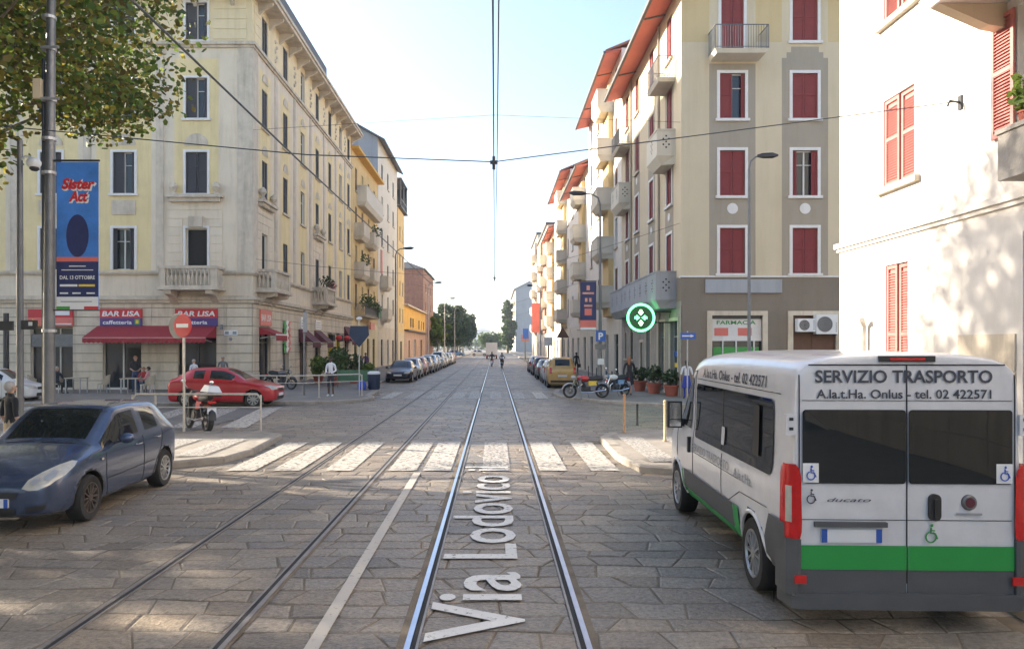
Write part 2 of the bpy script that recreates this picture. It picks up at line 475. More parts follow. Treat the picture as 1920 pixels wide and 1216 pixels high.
_txt = {}
def text_geo(s, bold=0.0, extrude=0.0, shear=0.0, space=1.0):
    """verts/faces of a line of lettering, normalised to cap height 1, starting at x=0"""
    key = (s, bold, extrude, shear, space)
    if key in _txt: return _txt[key]
    cu = bpy.data.curves.new('lettering', 'FONT')
    cu.body = s; cu.size = 1.0; cu.offset = bold; cu.extrude = extrude; cu.shear = shear
    cu.space_character = space; cu.resolution_u = 3
    o = bpy.data.objects.new('lettering', cu); COL.objects.link(o)
    me = bake(o, 0)
    vs = [v.co.copy() for v in me.vertices]; fs = [tuple(p.vertices) for p in me.polygons]
    bpy.data.objects.remove(o); bpy.data.curves.remove(cu); bpy.data.meshes.remove(me)
    x0 = min(v.x for v in vs); x1 = max(v.x for v in vs); k = 1 / 0.729
    vs = [((v.x - x0) * k, v.y * k, v.z) for v in vs]
    _txt[key] = (vs, fs, (x1 - x0) * k)
    return _txt[key]

def put_text(mb, s, o, ux, uy, h, width=None, mi=0, bold=0.0, center=True, shear=0.0, serif=False):
    """lettering lying on the plane through o spanned by ux, uy, cap height h, overall width"""
    vs, fs, w = text_geo(s, bold, 0, shear)
    o = Vector(o); ux = Vector(ux); uy = Vector(uy)
    kx = (width / w) if width else h
    off = -w * kx / 2 if center else 0
    mb.add([o + ux * (off + v[0] * kx) + uy * (v[1] * h) for v in vs], fs, mi)

# ------------------------------------------------------------------ ground, road, kerbs
def sheet(name, pts, z, m, kind='structure'):
    mb = MB(); mb.poly([(x, y, z) for x, y in pts])
    return tag(mb.build(name, [m]), kind=kind)

sheet('ground', [(-3000, -400), (3000, -400), (3000, 4500), (-3000, 4500)], -0.09, 'ground')
sheet('road_base', [(-9.2, -6), (8, -6), (8, 19.9), (60, 19.9), (60, 29), (8, 29), (8, 420), (-9.2, 420)], -0.013, 'joint')
sheet('side_street', [(-80, 16), (-8.5, 16), (-8.5, 34), (-80, 34)], 0.006, 'asphalt')

# pavements (outer outline), kerb height .13
def arc(cx, cy, r, a0, a1, n=8):
    return [(cx + r * math.cos(R(a0 + (a1 - a0) * i / n)), cy + r * math.sin(R(a0 + (a1 - a0) * i / n))) for i in range(n + 1)]
PAVE = {
    'pavement_near_left': [(-60, -8), (-7.7, -8), (-7.7, 13.2), (-6.6, 14.4), (-5.55, 15.2), (-5.35, 16.5), (-5.5, 19.2), (-6.1, 19.75), (-60, 19.75)],
    'pavement_far_left': [(-80, 30.2), (-13, 29.6), (-8.6, 30.3)] + arc(-8.1, 33.1, 2.7, -72, 30, 8) + [(-5.9, 37.5), (-6.6, 39.6), (-7.25, 40.3), (-7.25, 400), (-12.6, 400), (-12.6, 38.5), (-80, 38.5)],
    'pavement_near_right': [(4.65, -8), (4.65, 13.2), (2.75, 14.1), (2.55, 15.5), (2.62, 18.6), (3.0, 19.6), (3.9, 20.1), (60, 20.4), (60, 17.0), (8.5, 17.0), (8.5, -8)],
    'pavement_far_right': [(4.85, 400), (4.85, 41.0), (4.1, 40.4), (3.15, 38.9), (2.85, 36.5), (2.9, 34.6), (3.5, 32.6), (4.6, 30.9), (6.3, 29.4), (8.2, 28.2), (60, 26.5), (60, 33), (8.3, 33), (8.3, 400)],
}
def pip(x, y, poly):
    c = False; n = len(poly); j = n - 1
    for i in range(n):
        xi, yi = poly[i]; xj, yj = poly[j]
        if (yi > y) != (yj > y) and x < (xj - xi) * (y - yi) / (yj - yi) + xi: c = not c
        j = i
    return c
def inset(poly, d):
    n = len(poly); out = []
    A = sum(poly[i][0] * poly[(i + 1) % n][1] - poly[(i + 1) % n][0] * poly[i][1] for i in range(n))
    sg = 1 if A > 0 else -1
    for i in range(n):
        p0 = Vector(poly[i - 1]); p1 = Vector(poly[i]); p2 = Vector(poly[(i + 1) % n])
        e1 = (p1 - p0).normalized(); e2 = (p2 - p1).normalized()
        n1 = Vector((-e1.y, e1.x)) * sg; n2 = Vector((-e2.y, e2.x)) * sg
        k = max(0.35, 1 + n1.dot(n2))
        out.append(tuple(p1 + (n1 + n2) * (d / k)))
    return out
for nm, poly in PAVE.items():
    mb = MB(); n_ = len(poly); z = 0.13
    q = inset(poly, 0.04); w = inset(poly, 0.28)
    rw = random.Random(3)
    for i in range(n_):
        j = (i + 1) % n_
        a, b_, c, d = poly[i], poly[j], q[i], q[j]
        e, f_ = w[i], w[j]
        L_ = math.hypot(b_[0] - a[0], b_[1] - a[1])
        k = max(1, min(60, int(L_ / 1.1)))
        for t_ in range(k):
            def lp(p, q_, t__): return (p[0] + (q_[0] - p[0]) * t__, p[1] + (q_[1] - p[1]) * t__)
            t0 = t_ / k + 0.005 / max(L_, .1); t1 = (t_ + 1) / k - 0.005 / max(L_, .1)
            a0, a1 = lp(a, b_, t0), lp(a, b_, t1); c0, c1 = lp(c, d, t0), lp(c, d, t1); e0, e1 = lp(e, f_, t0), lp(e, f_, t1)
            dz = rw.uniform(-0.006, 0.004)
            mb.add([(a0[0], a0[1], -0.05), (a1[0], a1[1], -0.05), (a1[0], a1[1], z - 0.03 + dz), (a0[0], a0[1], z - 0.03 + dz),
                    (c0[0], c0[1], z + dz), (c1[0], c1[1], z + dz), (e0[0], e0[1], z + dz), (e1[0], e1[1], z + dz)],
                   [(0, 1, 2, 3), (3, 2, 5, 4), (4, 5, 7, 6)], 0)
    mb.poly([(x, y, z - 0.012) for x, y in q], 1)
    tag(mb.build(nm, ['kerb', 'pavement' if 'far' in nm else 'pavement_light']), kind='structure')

# stone setts as real stones
def fbm(x, y, z=0.0):
    return mnoise.noise(Vector((x, y, z)))
def paving(name, x0, x1, y0, y1, h, w, skip, detail=True):
    mb = MB(); rr = random.Random(hash(name) % 999 if False else len(name) * 31)
    V_ = mb.v; F_ = mb.f
    nrow = int((y1 - y0) / h)
    def by(j, x):
        return y0 + j * h + h * 0.42 * fbm(x * 0.42, j * 0.55, 3.1) + 0.16 * h * fbm(x * 2.4, j * 7.7, 8.0)
    for j in range(nrow):
        x = x0 - rr.random() * w; jr = 0.0
        while x < x1:
            ww = w * rr.uniform(0.68, 1.42)
            xa, xb = x, x + ww; x = xb
            xm = xa + ww * rr.uniform(0.3, 0.7)
            jl = jr; jr = rr.uniform(-0.28, 0.28) * h
            P = [(xa - jl, by(j, xa - jl)), (xm, by(j, xm)), (xb - jr, by(j, xb - jr)), (xb + jr, by(j + 1, xb + jr)), (xm, by(j + 1, xm)), (xa + jl, by(j + 1, xa + jl))]
            cx = sum(p[0] for p in P) / 6; cy = sum(p[1] for p in P) / 6
            if skip(cx, cy): continue
            gx = 0.007 + 0.006 * rr.random(); tx = rr.uniform(-0.006, 0.006); ty = rr.uniform(-0.006, 0.006); tz = rr.uniform(-0.007, 0.0)
            def shr(d):
                o_ = []
                for (px, py) in P:
                    vx, vy = px - cx, py - cy; L2 = math.hypot(vx, vy) or 1
                    sx_ = 0 if abs(vx) < ww * .25 else (1 if vx > 0 else -1)
                    sy_ = 1 if vy > 0 else -1
                    o_.append((px - sx_ * d, py - sy_ * d))
                return o_
            A_ = shr(gx); B_ = shr(gx + 0.018)
            o = len(V_)
            for (px, py) in A_: V_.append((px, py, -0.009 + tz * .5))
            for (px, py) in B_: V_.append((px, py, tz + tx * (px - cx) * 2 + ty * (py - cy) * 2))
            F_.append((o + 6, o + 7, o + 8, o + 9, o + 10, o + 11))
            for k in range(6):
                k2 = (k + 1) % 6
                F_.append((o + k, o + k2, o + 6 + k2, o + 6 + k))
    mb.m = [0] * len(F_)
    o = mb.build(name, ['cobble'], smooth=False)
    return tag(o, kind='structure')
NP = [PAVE[k] for k in PAVE]
def skip_near(x, y):
    return any(pip(x, y, p) for p in NP) or (x > 8.2 and not (20 < y < 29.5)) or (x < -8.5 and y > 15.9)
paving('road', -8.9, 14, 3.0, 41, 0.36, 0.48, skip_near)
paving('road_far', -7.6, 5.2, 41, 118, 0.55, 0.75, lambda x, y: any(pip(x, y, p) for p in NP))
sheet('road_distant', [(-7.25, 117.5), (4.85, 117.5), (4.85, 420), (-7.25, 420)], -0.005, 'cobble')

# tram tracks
for nm, xs, m in (('tram_track', (-0.70, 0.75), 'rail'), ('tram_track', (-2.17, -3.60), 'rail_dull')):
    mb = MB()
    for i, x in enumerate(xs):
        y0, y1 = -4, 400; mw = .09 if m == 'rail' else .055
        s_ = 1 if x > sum(xs) / 2 else -1
        mb.box(x - .023, x + .023, y0, y1, -0.03, 0.012, 0)
        mb.quad((x - mw, y0, .0035), (x + mw, y0, .0035), (x + mw, y1, .0035), (x - mw, y1, .0035), 2)
        mb.quad((x - s_ * .024, y0, .006), (x - s_ * .066, y0, .006), (x - s_ * .066, y1, .006), (x - s_ * .024, y1, .006), 1)
        mb.box(x - s_ * .067, x - s_ * .088, y0, y1, -0.03, 0.010, 3)
    tag(mb.build(nm, [m, 'groove', 'joint', 'rail_dull']), kind='structure')

# painted markings
ZP = 0.014
def stripes(name, lst, y0, y1, mats, w=.27):
    mb = MB()
    for i, (x, mi) in enumerate(lst):
        mb.quad((x - w, y0, ZP), (x + w, y0, ZP), (x + w, y1, ZP), (x - w, y1, ZP), mi)
    return tag(mb.build(name, mats), kind='structure')
stripes('crosswalk_near', [(-4.88, 0), (-4.02, 0), (-3.0, 0), (-1.78, 0), (-1.12, 0), (0.02, 1), (1.12, 0), (2.12, 0)], 14.2, 18.4, ['white_paint', 'white_paint_worn'])
mb = MB()
mb.quad((3.05, 14.5, .145), (3.6, 14.5, .145), (3.6, 18.4, .145), (3.05, 18.4, .145), 0)
mb.quad((4.1, 14.5, .145), (4.65, 14.5, .145), (4.65, 18.4, .145), (4.1, 18.4, .145), 0)
mb.quad((-6.6, 15.2, .145), (-6.0, 15.2, .145), (-6.0, 18.0, .145), (-6.6, 18.0, .145), 0)
mb.quad((-7.8, 15.2, .145), (-7.1, 15.2, .145), (-7.1, 18.0, .145), (-7.8, 18.0, .145), 0)
tag(mb.build('crosswalk_kerb_paint', ['white_paint_worn']), kind='structure')
stripes('crosswalk_far', [(-4.95, 0), (-3.9, 1), (-2.9, 1), (-1.7, 1), (-.95, 1), (0.02, 1), (1.1, 1), (2.15, 0)], 33.6, 38.2, ['white_paint', 'white_paint_worn'])
mb = MB()
for i, y in enumerate((100, 102.2, 126, 129)):
    mb.quad((-6.8, y, ZP), (2.8, y, ZP), (2.8, y + 1.2, ZP), (-6.8, y + 1.2, ZP))
tag(mb.build('crosswalk_distant', ['white_paint']), kind='structure')
mb = MB()
for i in range(7):
    x = -8.0 - i * 1.55
    mb.quad((x, 21.6, ZP), (x + .75, 21.6, ZP), (x + .55 - .9, 29.2, ZP), (x - .9 - .2, 29.2, ZP), 0 if i == 0 else 1)
for i in range(6):
    y = 21.4 + i * 1.25
    mb.quad((-26, y, ZP), (-19.5, y, ZP), (-19.5, y + .5, ZP), (-26, y + .5, ZP), 0)
tag(mb.build('crosswalk_side_street', ['white_paint', 'white_paint_worn']), kind='structure')
mb = MB()
mb.quad((-1.50, 2, ZP), (-1.385, 2, ZP), (-1.40, 14.0, ZP), (-1.53, 14.0, ZP))
for i in range(18):
    y = 41 + i * 4
    mb.quad((-1.5, y, ZP), (-1.4, y, ZP), (-1.4, y + 2, ZP), (-1.5, y + 2, ZP), 1)
tag(mb.build('lane_line', ['line_paint', 'white_paint_worn']), kind='structure')
mb = MB()
put_text(mb, "Via Lodovico il", (0.24, 5.98, ZP + .002), (0, 1, 0), (-1, 0, 0), 0.86, width=8.7, bold=0.012, center=False)
tag(mb.build('road_lettering', ['letter_paint']), kind='structure')

# ------------------------------------------------------------------ facade tools
def frame(side, o):
    U, W = {'front': ((1, 0, 0), (0, 1, 0)), 'right': ((0, -1, 0), (1, 0, 0)), 'left': ((0, 1, 0), (-1, 0, 0))}[side]
    m_ = Matrix.Identity(4)
    for i in range(3):
        m_[i][0] = U[i]; m_[i][1] = W[i]; m_[i][2] = (0, 0, 1)[i]; m_[i][3] = o[i]
    return m_

def wall_grid(mb, F, W, H, ops, matfn=lambda u, v: 0, us=(), vs=(), depth=0.26, v0=0.0, mi_rev=None):
    U = sorted(set([0, W] + list(us) + [x for o in ops for x in (o[0], o[1])]))
    V = sorted(set([v0, H] + list(vs) + [x for o in ops for x in (o[2], o[3])]))
    U = [x for x in U if 0 <= x <= W]; V = [x for x in V if v0 <= x <= H]
    T0 = mb.T; mb.T = T0 @ F
    for a, b_ in zip(U, U[1:]):
        if b_ - a < 1e-4: continue
        uc = (a + b_) / 2
        run = None
        for c, d in zip(V, V[1:]):
            if d - c < 1e-4: continue
            vc = (c + d) / 2
            if any(o[0] < uc < o[1] and o[2] < vc < o[3] for o in ops): continue
            mb.quad((a, 0, c), (b_, 0, c), (b_, 0, d), (a, 0, d), matfn(uc, vc))
    for (a, b_, c, d) in ops:
        r_ = matfn((a + b_) / 2, (c + d) / 2) if mi_rev is None else mi_rev
        mb.quad((a, 0, c), (a, depth, c), (a, depth, d), (a, 0, d), r_)
        mb.quad((b_, depth, c), (b_, 0, c), (b_, 0, d), (b_, depth, d), r_)
        mb.quad((a, depth, d), (b_, depth, d), (b_, 0, d), (a, 0, d), r_)
        mb.quad((a, 0, c), (b_, 0, c), (b_, depth, c), (a, depth, c), r_)
    mb.T = T0

def courses(mb, F, u0, u1, v0, v1, ops, ch=0.42, d=0.035, gap=0.03, mi=0, block=None):
    """rusticated courses, proud of the wall, split by openings"""
    T0 = mb.T; mb.T = T0 @ F
    v = v0; k = 0
    while v < v1 - .05:
        t_ = min(v + ch, v1)
        cuts = sorted([(max(u0, o[0]), min(u1, o[1])) for o in ops if o[2] < t_ - .02 and o[3] > v + .02 and o[1] > u0 and o[0] < u1])
        a = u0; segs = []
        for c0, c1 in cuts:
            if c0 > a: segs.append((a, c0))
            a = max(a, c1)
        if a < u1: segs.append((a, u1))
        for a, b_ in segs:
            if b_ - a < .05: continue
            if block:
                n_ = max(1, round((b_ - a) / block))
                for i in range(n_):
                    x0 = a + (b_ - a) * i / n_; x1 = a + (b_ - a) * (i + 1) / n_
                    mb.box(x0 + (.008 if i else 0), x1 - (.008 if i < n_ - 1 else 0), -d, 0.02, v + gap / 2, t_ - gap / 2, mi)
            else:
                mb.box(a, b_, -d, 0.02, v + gap / 2, t_ - gap / 2, mi)
        v = t_; k += 1
    mb.T = T0

_wc = {}
def window(parent, F, uc, v0, w, h, style='open', sh='shutter_grey', sur='trim_white', sill=True, depth=.2, name='window', bars=True, slats=False):
    key = ('w', w, h, style, depth, bars)
    if key not in _wc:
        mb = MB(); fr = .055; y = depth
        a, b_ = -w / 2, w / 2
        gm = {'dark': 1, 'curtain': 3}.get(style, 0)
        mb.quad((a, y, 0), (b_, y, 0), (b_, y, h), (a, y, h), 0 if style != 'dark' else 1)
        mb.box(a, a + fr, y - .05, y - .004, 0, h, 2); mb.box(b_ - fr, b_, y - .05, y - .004, 0, h, 2)
        mb.box(a + fr, b_ - fr, y - .05, y - .004, h - fr, h, 2); mb.box(a + fr, b_ - fr, y - .05, y - .004, 0, fr, 2)
        if bars and style != 'dark':
            mb.box(-.035, .035, y - .048, y - .006, fr, h - fr, 2)
            if w < 2: mb.box(a + fr, b_ - fr, y - .04, y - .008, h * .68, h * .68 + .035, 2)
        if style == 'curtain':
            mb.quad((a + fr, y - .003, fr), (b_ - fr, y - .003, fr), (b_ - fr, y - .003, h * .62), (a + fr, y - .003, h * .62), 3)
        _wc[key] = mb.mesh('window', ['glass', 'dark', 'frame_white', 'curtain'])
    o = link(name, _wc[key], parent, mtx=F @ Matrix.Translation((uc, 0, v0)))
    if sur or sill:
        key = ('s', w, h, sur, sill)
        if key not in _wc:
            mb = MB(); a, b_ = -w / 2, w / 2; t_ = .13
            if sur:
                mb.box(a - t_, a, -.035, .03, 0, h + t_, 0); mb.box(b_, b_ + t_, -.035, .03, 0, h + t_, 0)
                mb.box(a, b_, -.035, .03, h, h + t_, 0)
            if sill:
                mb.box(a - .2, b_ + .2, -.11, .06, -.12, -.002, 0)
            _wc[key] = mb.mesh('surround', [sur or 'trim'])
        link('surround', _wc[key], o)
    if style in ('shut', 'half', 'ajar', 'wings'):
        key = ('h', w, h, style, sh, slats)
        if key not in _wc:
            mb = MB(); a, b_ = -w / 2, w / 2
            def leaf(x0, x1, y0, ang=0):
                T0 = mb.T
                if ang:
                    piv = x0 if ang < 0 else x1
                    mb.T = T0 @ Matrix.Translation((piv, y0, 0)) @ Matrix.Rotation(R(ang), 4, 'Z') @ Matrix.Translation((-piv, -y0, 0))
                f = .07
                mb.box(x0, x0 + f, y0, y0 + .04, 0.02, h - .02); mb.box(x1 - f, x1, y0, y0 + .04, .02, h - .02)
                for z0 in (.02, h * .52, h - .02 - f):
                    mb.box(x0 + f, x1 - f, y0, y0 + .04, z0, z0 + f)
                if slats:
                    n_ = int((h - .2) / .055)
                    for i in range(n_):
                        z = .1 + i * .055
                        mb.hexa([(x0 + f, y0 + .004, z), (x1 - f, y0 + .004, z), (x1 - f, y0 + .034, z + .022), (x0 + f, y0 + .034, z + .022),
                                 (x0 + f, y0 + .004, z + .01), (x1 - f, y0 + .004, z + .01), (x1 - f, y0 + .034, z + .032), (x0 + f, y0 + .034, z + .032)])
                    mb.quad((x0 + f, y0 + .037, .05), (x1 - f, y0 + .037, .05), (x1 - f, y0 + .037, h - .05), (x0 + f, y0 + .037, h - .05))
                else:
                    mb.box(x0 + f, x1 - f, y0 + .028, y0 + .038, .03, h - .03)
                mb.T = T0
            out = []
            def one(*q):
                mb.v.clear(); mb.f.clear(); mb.m.clear()
                leaf(*q); out.append(mb.mesh('shutter', [sh]))
            if style == 'shut':
                one(a + .005, -.014, .02); one(.014, b_ - .005, .05)
            elif style == 'half':
                one(a + .005, -.004, .04); one(b_ - .16, b_ - .005, .04)
            elif style == 'ajar':
                one(a + .005, a + .2, .04); one(b_ - .26, b_ - .005, .04)
            else:
                one(a - w / 2, a - .02, -.06); one(b_ + .02, b_ + w / 2, -.06)
            _wc[key] = out
        for me_ in _wc[key]: link('shutter', me_, o)
    return o

def balcony_stone(parent, F, u0, u1, z, proj=1.0, h=1.0, m='trim'):
    """balustraded stone balcony; z = top of the rail"""
    mb = MB(F); b0 = z - h
    mb.box(u0 - .1, u1 + .1, -proj - .1, 0, b0 - .22, b0 - .08); mb.box(u0 - .03, u1 + .03, -proj - .03, 0, b0 - .08, b0)
    mb.box(u0 - .04, u1 + .04, -proj - .04, -proj + .22, z - .14, z)
    mb.box(u0 - .04, u0 + .2, -proj + .22, 0, z - .14, z); mb.box(u1 - .2, u1 + .04, -proj + .22, 0, z - .14, z)
    for x in (u0, u1 - .32): mb.box(x, x + .32, -proj, -proj + .2, b0, z - .14)
    prof = [(.035, 0), (.05, .05), (.03, .12), (.075, .32), (.07, .45), (.035, .62), (.05, .72), (.05, h - .14)]
    n_ = max(2, int((u1 - u0 - .64) / .2))
    for i in range(n_):
        x = u0 + .32 + (u1 - u0 - .64) * (i + .5) / n_
        mb.lathe(prof, (x, -proj + .1, b0), n=8)
    for x in (u0 + .08, u1 - .08):
        for k in range(3):
            mb.lathe(prof, (x, -proj + .4 + k * .22, b0), n=8)
    for x in (u0 + .25, u1 - .6):
        mb.add([(x, 0, b0 - .22), (x + .35, 0, b0 - .22), (x + .35, -proj, b0 - .22), (x, -proj, b0 - .22),
                (x, 0, b0 - .95), (x + .35, 0, b0 - .95), (x + .35, -proj * .45, b0 - .5), (x, -proj * .45, b0 - .5), (x, -proj * .95, b0 - .42), (x + .35, -proj * .95, b0 - .42)],
               [(0, 4, 7, 8, 3), (1, 2, 9, 6, 5), (0, 1, 5, 4), (4, 5, 6, 7), (7, 6, 9, 8), (8, 9, 2, 3)])
    return mb.build('balcony', [m], parent, smooth=35)

def balcony_parapet(parent, F, u0, u1, zb, zt, proj=.9, m='warm_white', hole=True, under=True):
    mb = MB(F)
    mb.box(u0, u1, -proj, 0, zb, zb + .14)
    mb.box(u0, u1, -proj, -proj + .1, zb + .14, zt); mb.box(u0, u0 + .1, -proj + .1, 0, zb + .14, zt); mb.box(u1 - .1, u1, -proj + .1, 0, zb + .14, zt)
    mb.box(u0 - .03, u1 + .03, -proj - .03, -proj + .13, zt, zt + .07)
    mb.box(u0 - .03, u0 + .13, -proj + .13, 0, zt, zt + .07); mb.box(u1 - .13, u1 + .03, -proj + .13, 0, zt, zt + .07)
    if under:
        mb.hexa([(u0 + .25, -proj + .25, zb - .38), (u1 - .25, -proj + .25, zb - .38), (u1 - .1, 0, zb - .38), (u0 + .1, 0, zb - .38),
                 (u0, -proj, zb - .003), (u1, -proj, zb - .003), (u1, 0, zb - .003), (u0, 0, zb - .003)])
    if hole:
        for (dx, dz) in ((0, 0), (.13, .13), (-.13, .13), (.13, -.13), (-.13, -.13), (0, .26), (0, -.26)):
            c = (-proj / 2 + dx, (zb + zt) / 2 + .06 + dz)
            for x in (u0 - .006, u1 + .006):
                mb.box(x - .004, x + .004, c[0] - .035, c[0] + .035, c[1] - .035, c[1] + .035, 1)
        n_ = max(1, int((u1 - u0) / 1.4))
        for k in range(n_):
            cu = u0 + (u1 - u0) * (k + .5) / n_
            for (dx, dz) in ((0, 0), (.13, .13), (-.13, .13), (.13, -.13), (-.13, -.13), (0, .26), (0, -.26)):
                mb.box(cu + dx - .035, cu + dx + .035, -proj - .01, -proj - .002, (zb + zt) / 2 + .06 + dz - .035, (zb + zt) / 2 + .06 + dz + .035, 1)
    return mb.build('balcony', [m, 'dark'], parent)

def balcony_rail(parent, F, u0, u1, zb, proj=.9, m='warm_white', h=1.0, rail='metal_grey'):
    mb = MB(F)
    mb.hexa([(u0 + .12, -proj + .1, zb - .16), (u1 - .12, -proj + .1, zb - .16), (u1 - .12, 0, zb - .16), (u0 + .12, 0, zb - .16),
             (u0, -proj, zb), (u1, -proj, zb), (u1, 0, zb), (u0, 0, zb)])
    o = mb.build('balcony', [m], parent)
    mb = MB(F)
    pr = -proj + .05
    mb.box(u0 + .03, u1 - .03, pr - .02, pr + .02, zb + h - .03, zb + h); mb.box(u0 + .03, u1 - .03, pr - .012, pr + .012, zb + .08, zb + .1)
    for x in (u0 + .03, u1 - .03):
        mb.box(x - .015, x + .015, pr, 0, zb + h - .03, zb + h)
        mb.box(x - .01, x + .01, pr, 0, zb + .08, zb + .1)
        k = -proj + .05
        while k < 0:
            mb.box(x - .008, x + .008, k - .008, k + .008, zb, zb + h); k += .11
    x = u0 + .03
    while x < u1:
        mb.box(x - .008, x + .008, pr - .008, pr + .008, zb, zb + h - .03); x += .11
    mb.build('railing', [rail], o)
    return o

def leaf_cloud(mb, c, r, n, size, rr, sc=(1, 1, 1), mi=0, shell=0.0):
    for _ in range(n):
        while True:
            p = Vector((rr.uniform(-1, 1), rr.uniform(-1, 1), rr.uniform(-1, 1)))
            if shell < p.length < 1: break
        p = Vector((p.x * sc[0], p.y * sc[1], p.z * sc[2])) * r + Vector(c)
        s_ = size * rr.uniform(.6, 1.25)
        a = Vector((rr.gauss(0, 1), rr.gauss(0, 1), rr.gauss(0, .6))).normalized()
        b_ = a.cross(Vector((rr.gauss(0, 1), rr.gauss(0, 1), rr.gauss(0, 1)))).normalized()
        o = len(mb.v)
        mb.v += [tuple(p + a * s_ * .6), tuple(p + b_ * s_ * .42 + a * s_ * .1), tuple(p + b_ * s_ * .2 - a * s_ * .5), tuple(p - b_ * s_ * .2 - a * s_ * .5), tuple(p - b_ * s_ * .42 + a * s_ * .1)]
        mb.f.append((o, o + 1, o + 2, o + 3, o + 4)); mb.m.append(mi)

def tree(name, label, loc, h, cr, ct, n, leaf, m='leaf_plane', seed=1, trunk_r=.22, clusters=60, group=None, crown_z=None, flat=1.0, cat='tree', cone=False, limbs=True, cf=1.0):
    """tapered trunk with limbs, crown built of many leaf clumps. cr = crown radius, ct = crown bottom height"""
    rr = random.Random(seed)
    t = thing(name, label, cat, loc, 0, group)
    mb = MB()
    top = h * .8
    pts = [(0, 0, 0)]; rad = [trunk_r * 1.3]
    k = 6
    for i in range(1, k + 1):
        f = i / k
        pts.append((rr.uniform(-.12, .12) * f * 2, rr.uniform(-.12, .12) * f * 2, top * f)); rad.append(trunk_r * (1 - .8 * f))
    mb.ring_tube(pts, rad, 10)
    cl = []
    cz = (h + ct) / 2; hz = (h - ct) / 2
    for i in range(clusters):
        while True:
            p = Vector((rr.uniform(-1, 1), rr.uniform(-1, 1), rr.uniform(-1, 1)))
            if .35 < p.length < 1.0: break
        if cone:
            f = (p.z + 1) / 2; sc_ = 1.15 * (1 - f * .72); p = Vector((p.x * sc_, p.y * sc_, p.z))
        c = Vector((p.x * cr, p.y * cr, cz + p.z * hz)); cl.append(c)
        if limbs and i % 2 == 0:
            f = max(.3, min(.95, (c.z - hz * .6) / top)); j = f * k; a = Vector(pts[int(j)] if int(j) < len(pts) else pts[-1])
            mid = (a + c) / 2 + Vector((0, 0, -.06 * (c - a).length))
            mb.ring_tube([a, mid, c], [trunk_r * .34, trunk_r * .2, trunk_r * .06], 5)
    mb.build('trunk', ['bark'], t, smooth=True)
    mb = MB()
    per = n // clusters
    for c in cl:
        rcl = cf * cr * rr.uniform(.17, .34) * (1.6 if clusters < 30 else 1.0)
        leaf_cloud(mb, c, rcl, per, leaf, rr, sc=(1, 1, .72 * flat))
    mb.build('crown', [m], t)
    return t

def plant(name, label, loc, r, h, m='leaf_mid', seed=1, pot='terracotta', group=None, n=260, leaf=.12, potr=.28, poth=.4):
    rr = random.Random(seed)
    t = thing(name, label, 'plant', loc, 0, group)
    mb = MB()
    mb.lathe([(potr * .7, 0), (potr * .95, poth * .85), (potr * 1.08, poth * .86), (potr * 1.08, poth), (potr * .9, poth), (potr * .88, poth * .9), (0, poth * .9)], n=16)
    mb.build('pot', [pot], t, smooth=40)
    mb = MB()
    for k in range(5):
        a = rr.uniform(0, 6.3); q = rr.uniform(0, r * .5)
        mb.ring_tube([(0, 0, poth * .9), (math.cos(a) * q, math.sin(a) * q, h * .85)], [.015, .006], 5, 1)
    leaf_cloud(mb, (0, 0, poth + (h - poth) * .55), 1, n, leaf, rr, sc=(r, r, (h - poth) * .55))
    mb.build('foliage', [m, 'bark'], t)
    return t

# ------------------------------------------------------------------ LEFT CORNER BUILDING (cream and yellow, five storeys)
LB = thing('apartment_building', 'cream and yellow five storey corner building above the bar with red awnings', 'building', (-12.6, 38.5, 0))
FW = 52.0; FF = frame('front', (-FW, 0, 0)); SF = frame('left', (0, 0, 0)); SL = 26.5; HT = 20.75
cols = [FW - 2.9 - 3.78 * i for i in range(13)]
srows = [2.1, 6.1, 10.1, 14.1, 18.1, 22.0, 25.3]
rows = [(6.35, 2.15), (10.3, 2.15), (14.2, 2.1), (18.25, 1.95)]
WW = 1.12
opsF = [(c - WW / 2, c + WW / 2, v, v + h) for c in cols for (v, h) in rows]
opsS = [(c - .5, c + .5, v, v + h) for c in srows for (v, h) in rows]
gdF = [(FW - 11.5, FW - 9.3, .13, 3.3), (FW - 7.75, FW - 5.75, .13, 3.35), (FW - 3.85, FW - 1.85, .9, 3.35)] + [(FW - 15.6 - 3.8 * i, FW - 13.7 - 3.8 * i, .13, 3.3) for i in range(9)]
gdS = [(1.0, 3.0, .13, 3.3), (5.3, 6.7, .13, 3.3), (9.2, 11.0, .13, 3.3), (13.2, 14.8, .13, 3.2), (17.1, 18.6, .13, 3.3), (20.2, 21.6, .13, 3.3), (23.6, 25.0, .13, 3.3)]
def lbF(u, v):
    if v < 4.6: return 4
    if v < 4.75: return 2
    if v < 6.2: return 0
    if v > 18.0: return 3
    for i, c in enumerate(cols):
        if i == 0:
            if abs(u - c) < 1.15 and 10.3 < v < 17.3: return 1
        elif abs(u - c) < 1.42 and v < 17.3: return 1
    return 0
def lbS(u, v):
    if v < 4.6: return 4
    if v < 4.75: return 2
    if v < 6.2: return 0
    if v > 18.0: return 3
    for i, c in enumerate(srows):
        if abs(u - c) < 1.05 and v < 17.3 and not (i in (0, 3) and v < 10.2): return 1
    return 0
mb = MB()
wall_grid(mb, FF, FW, HT, opsF + gdF, lbF, us=[x for c in cols for x in (c - 1.42, c + 1.42, c - 1.15, c + 1.15)], vs=[4.6, 4.75, 6.2, 17.3, 18.0, 10.3], mi_rev=0)
wall_grid(mb, SF, SL, HT, opsS + gdS, lbS, us=[x for c in srows for x in (c - 1.05, c + 1.05)], vs=[4.6, 4.75, 6.2, 17.3, 18.0, 10.2], mi_rev=0)
mb.quad((0, SL, 0), (-15, SL, 0), (-15, SL, HT), (0, SL, HT), 0)
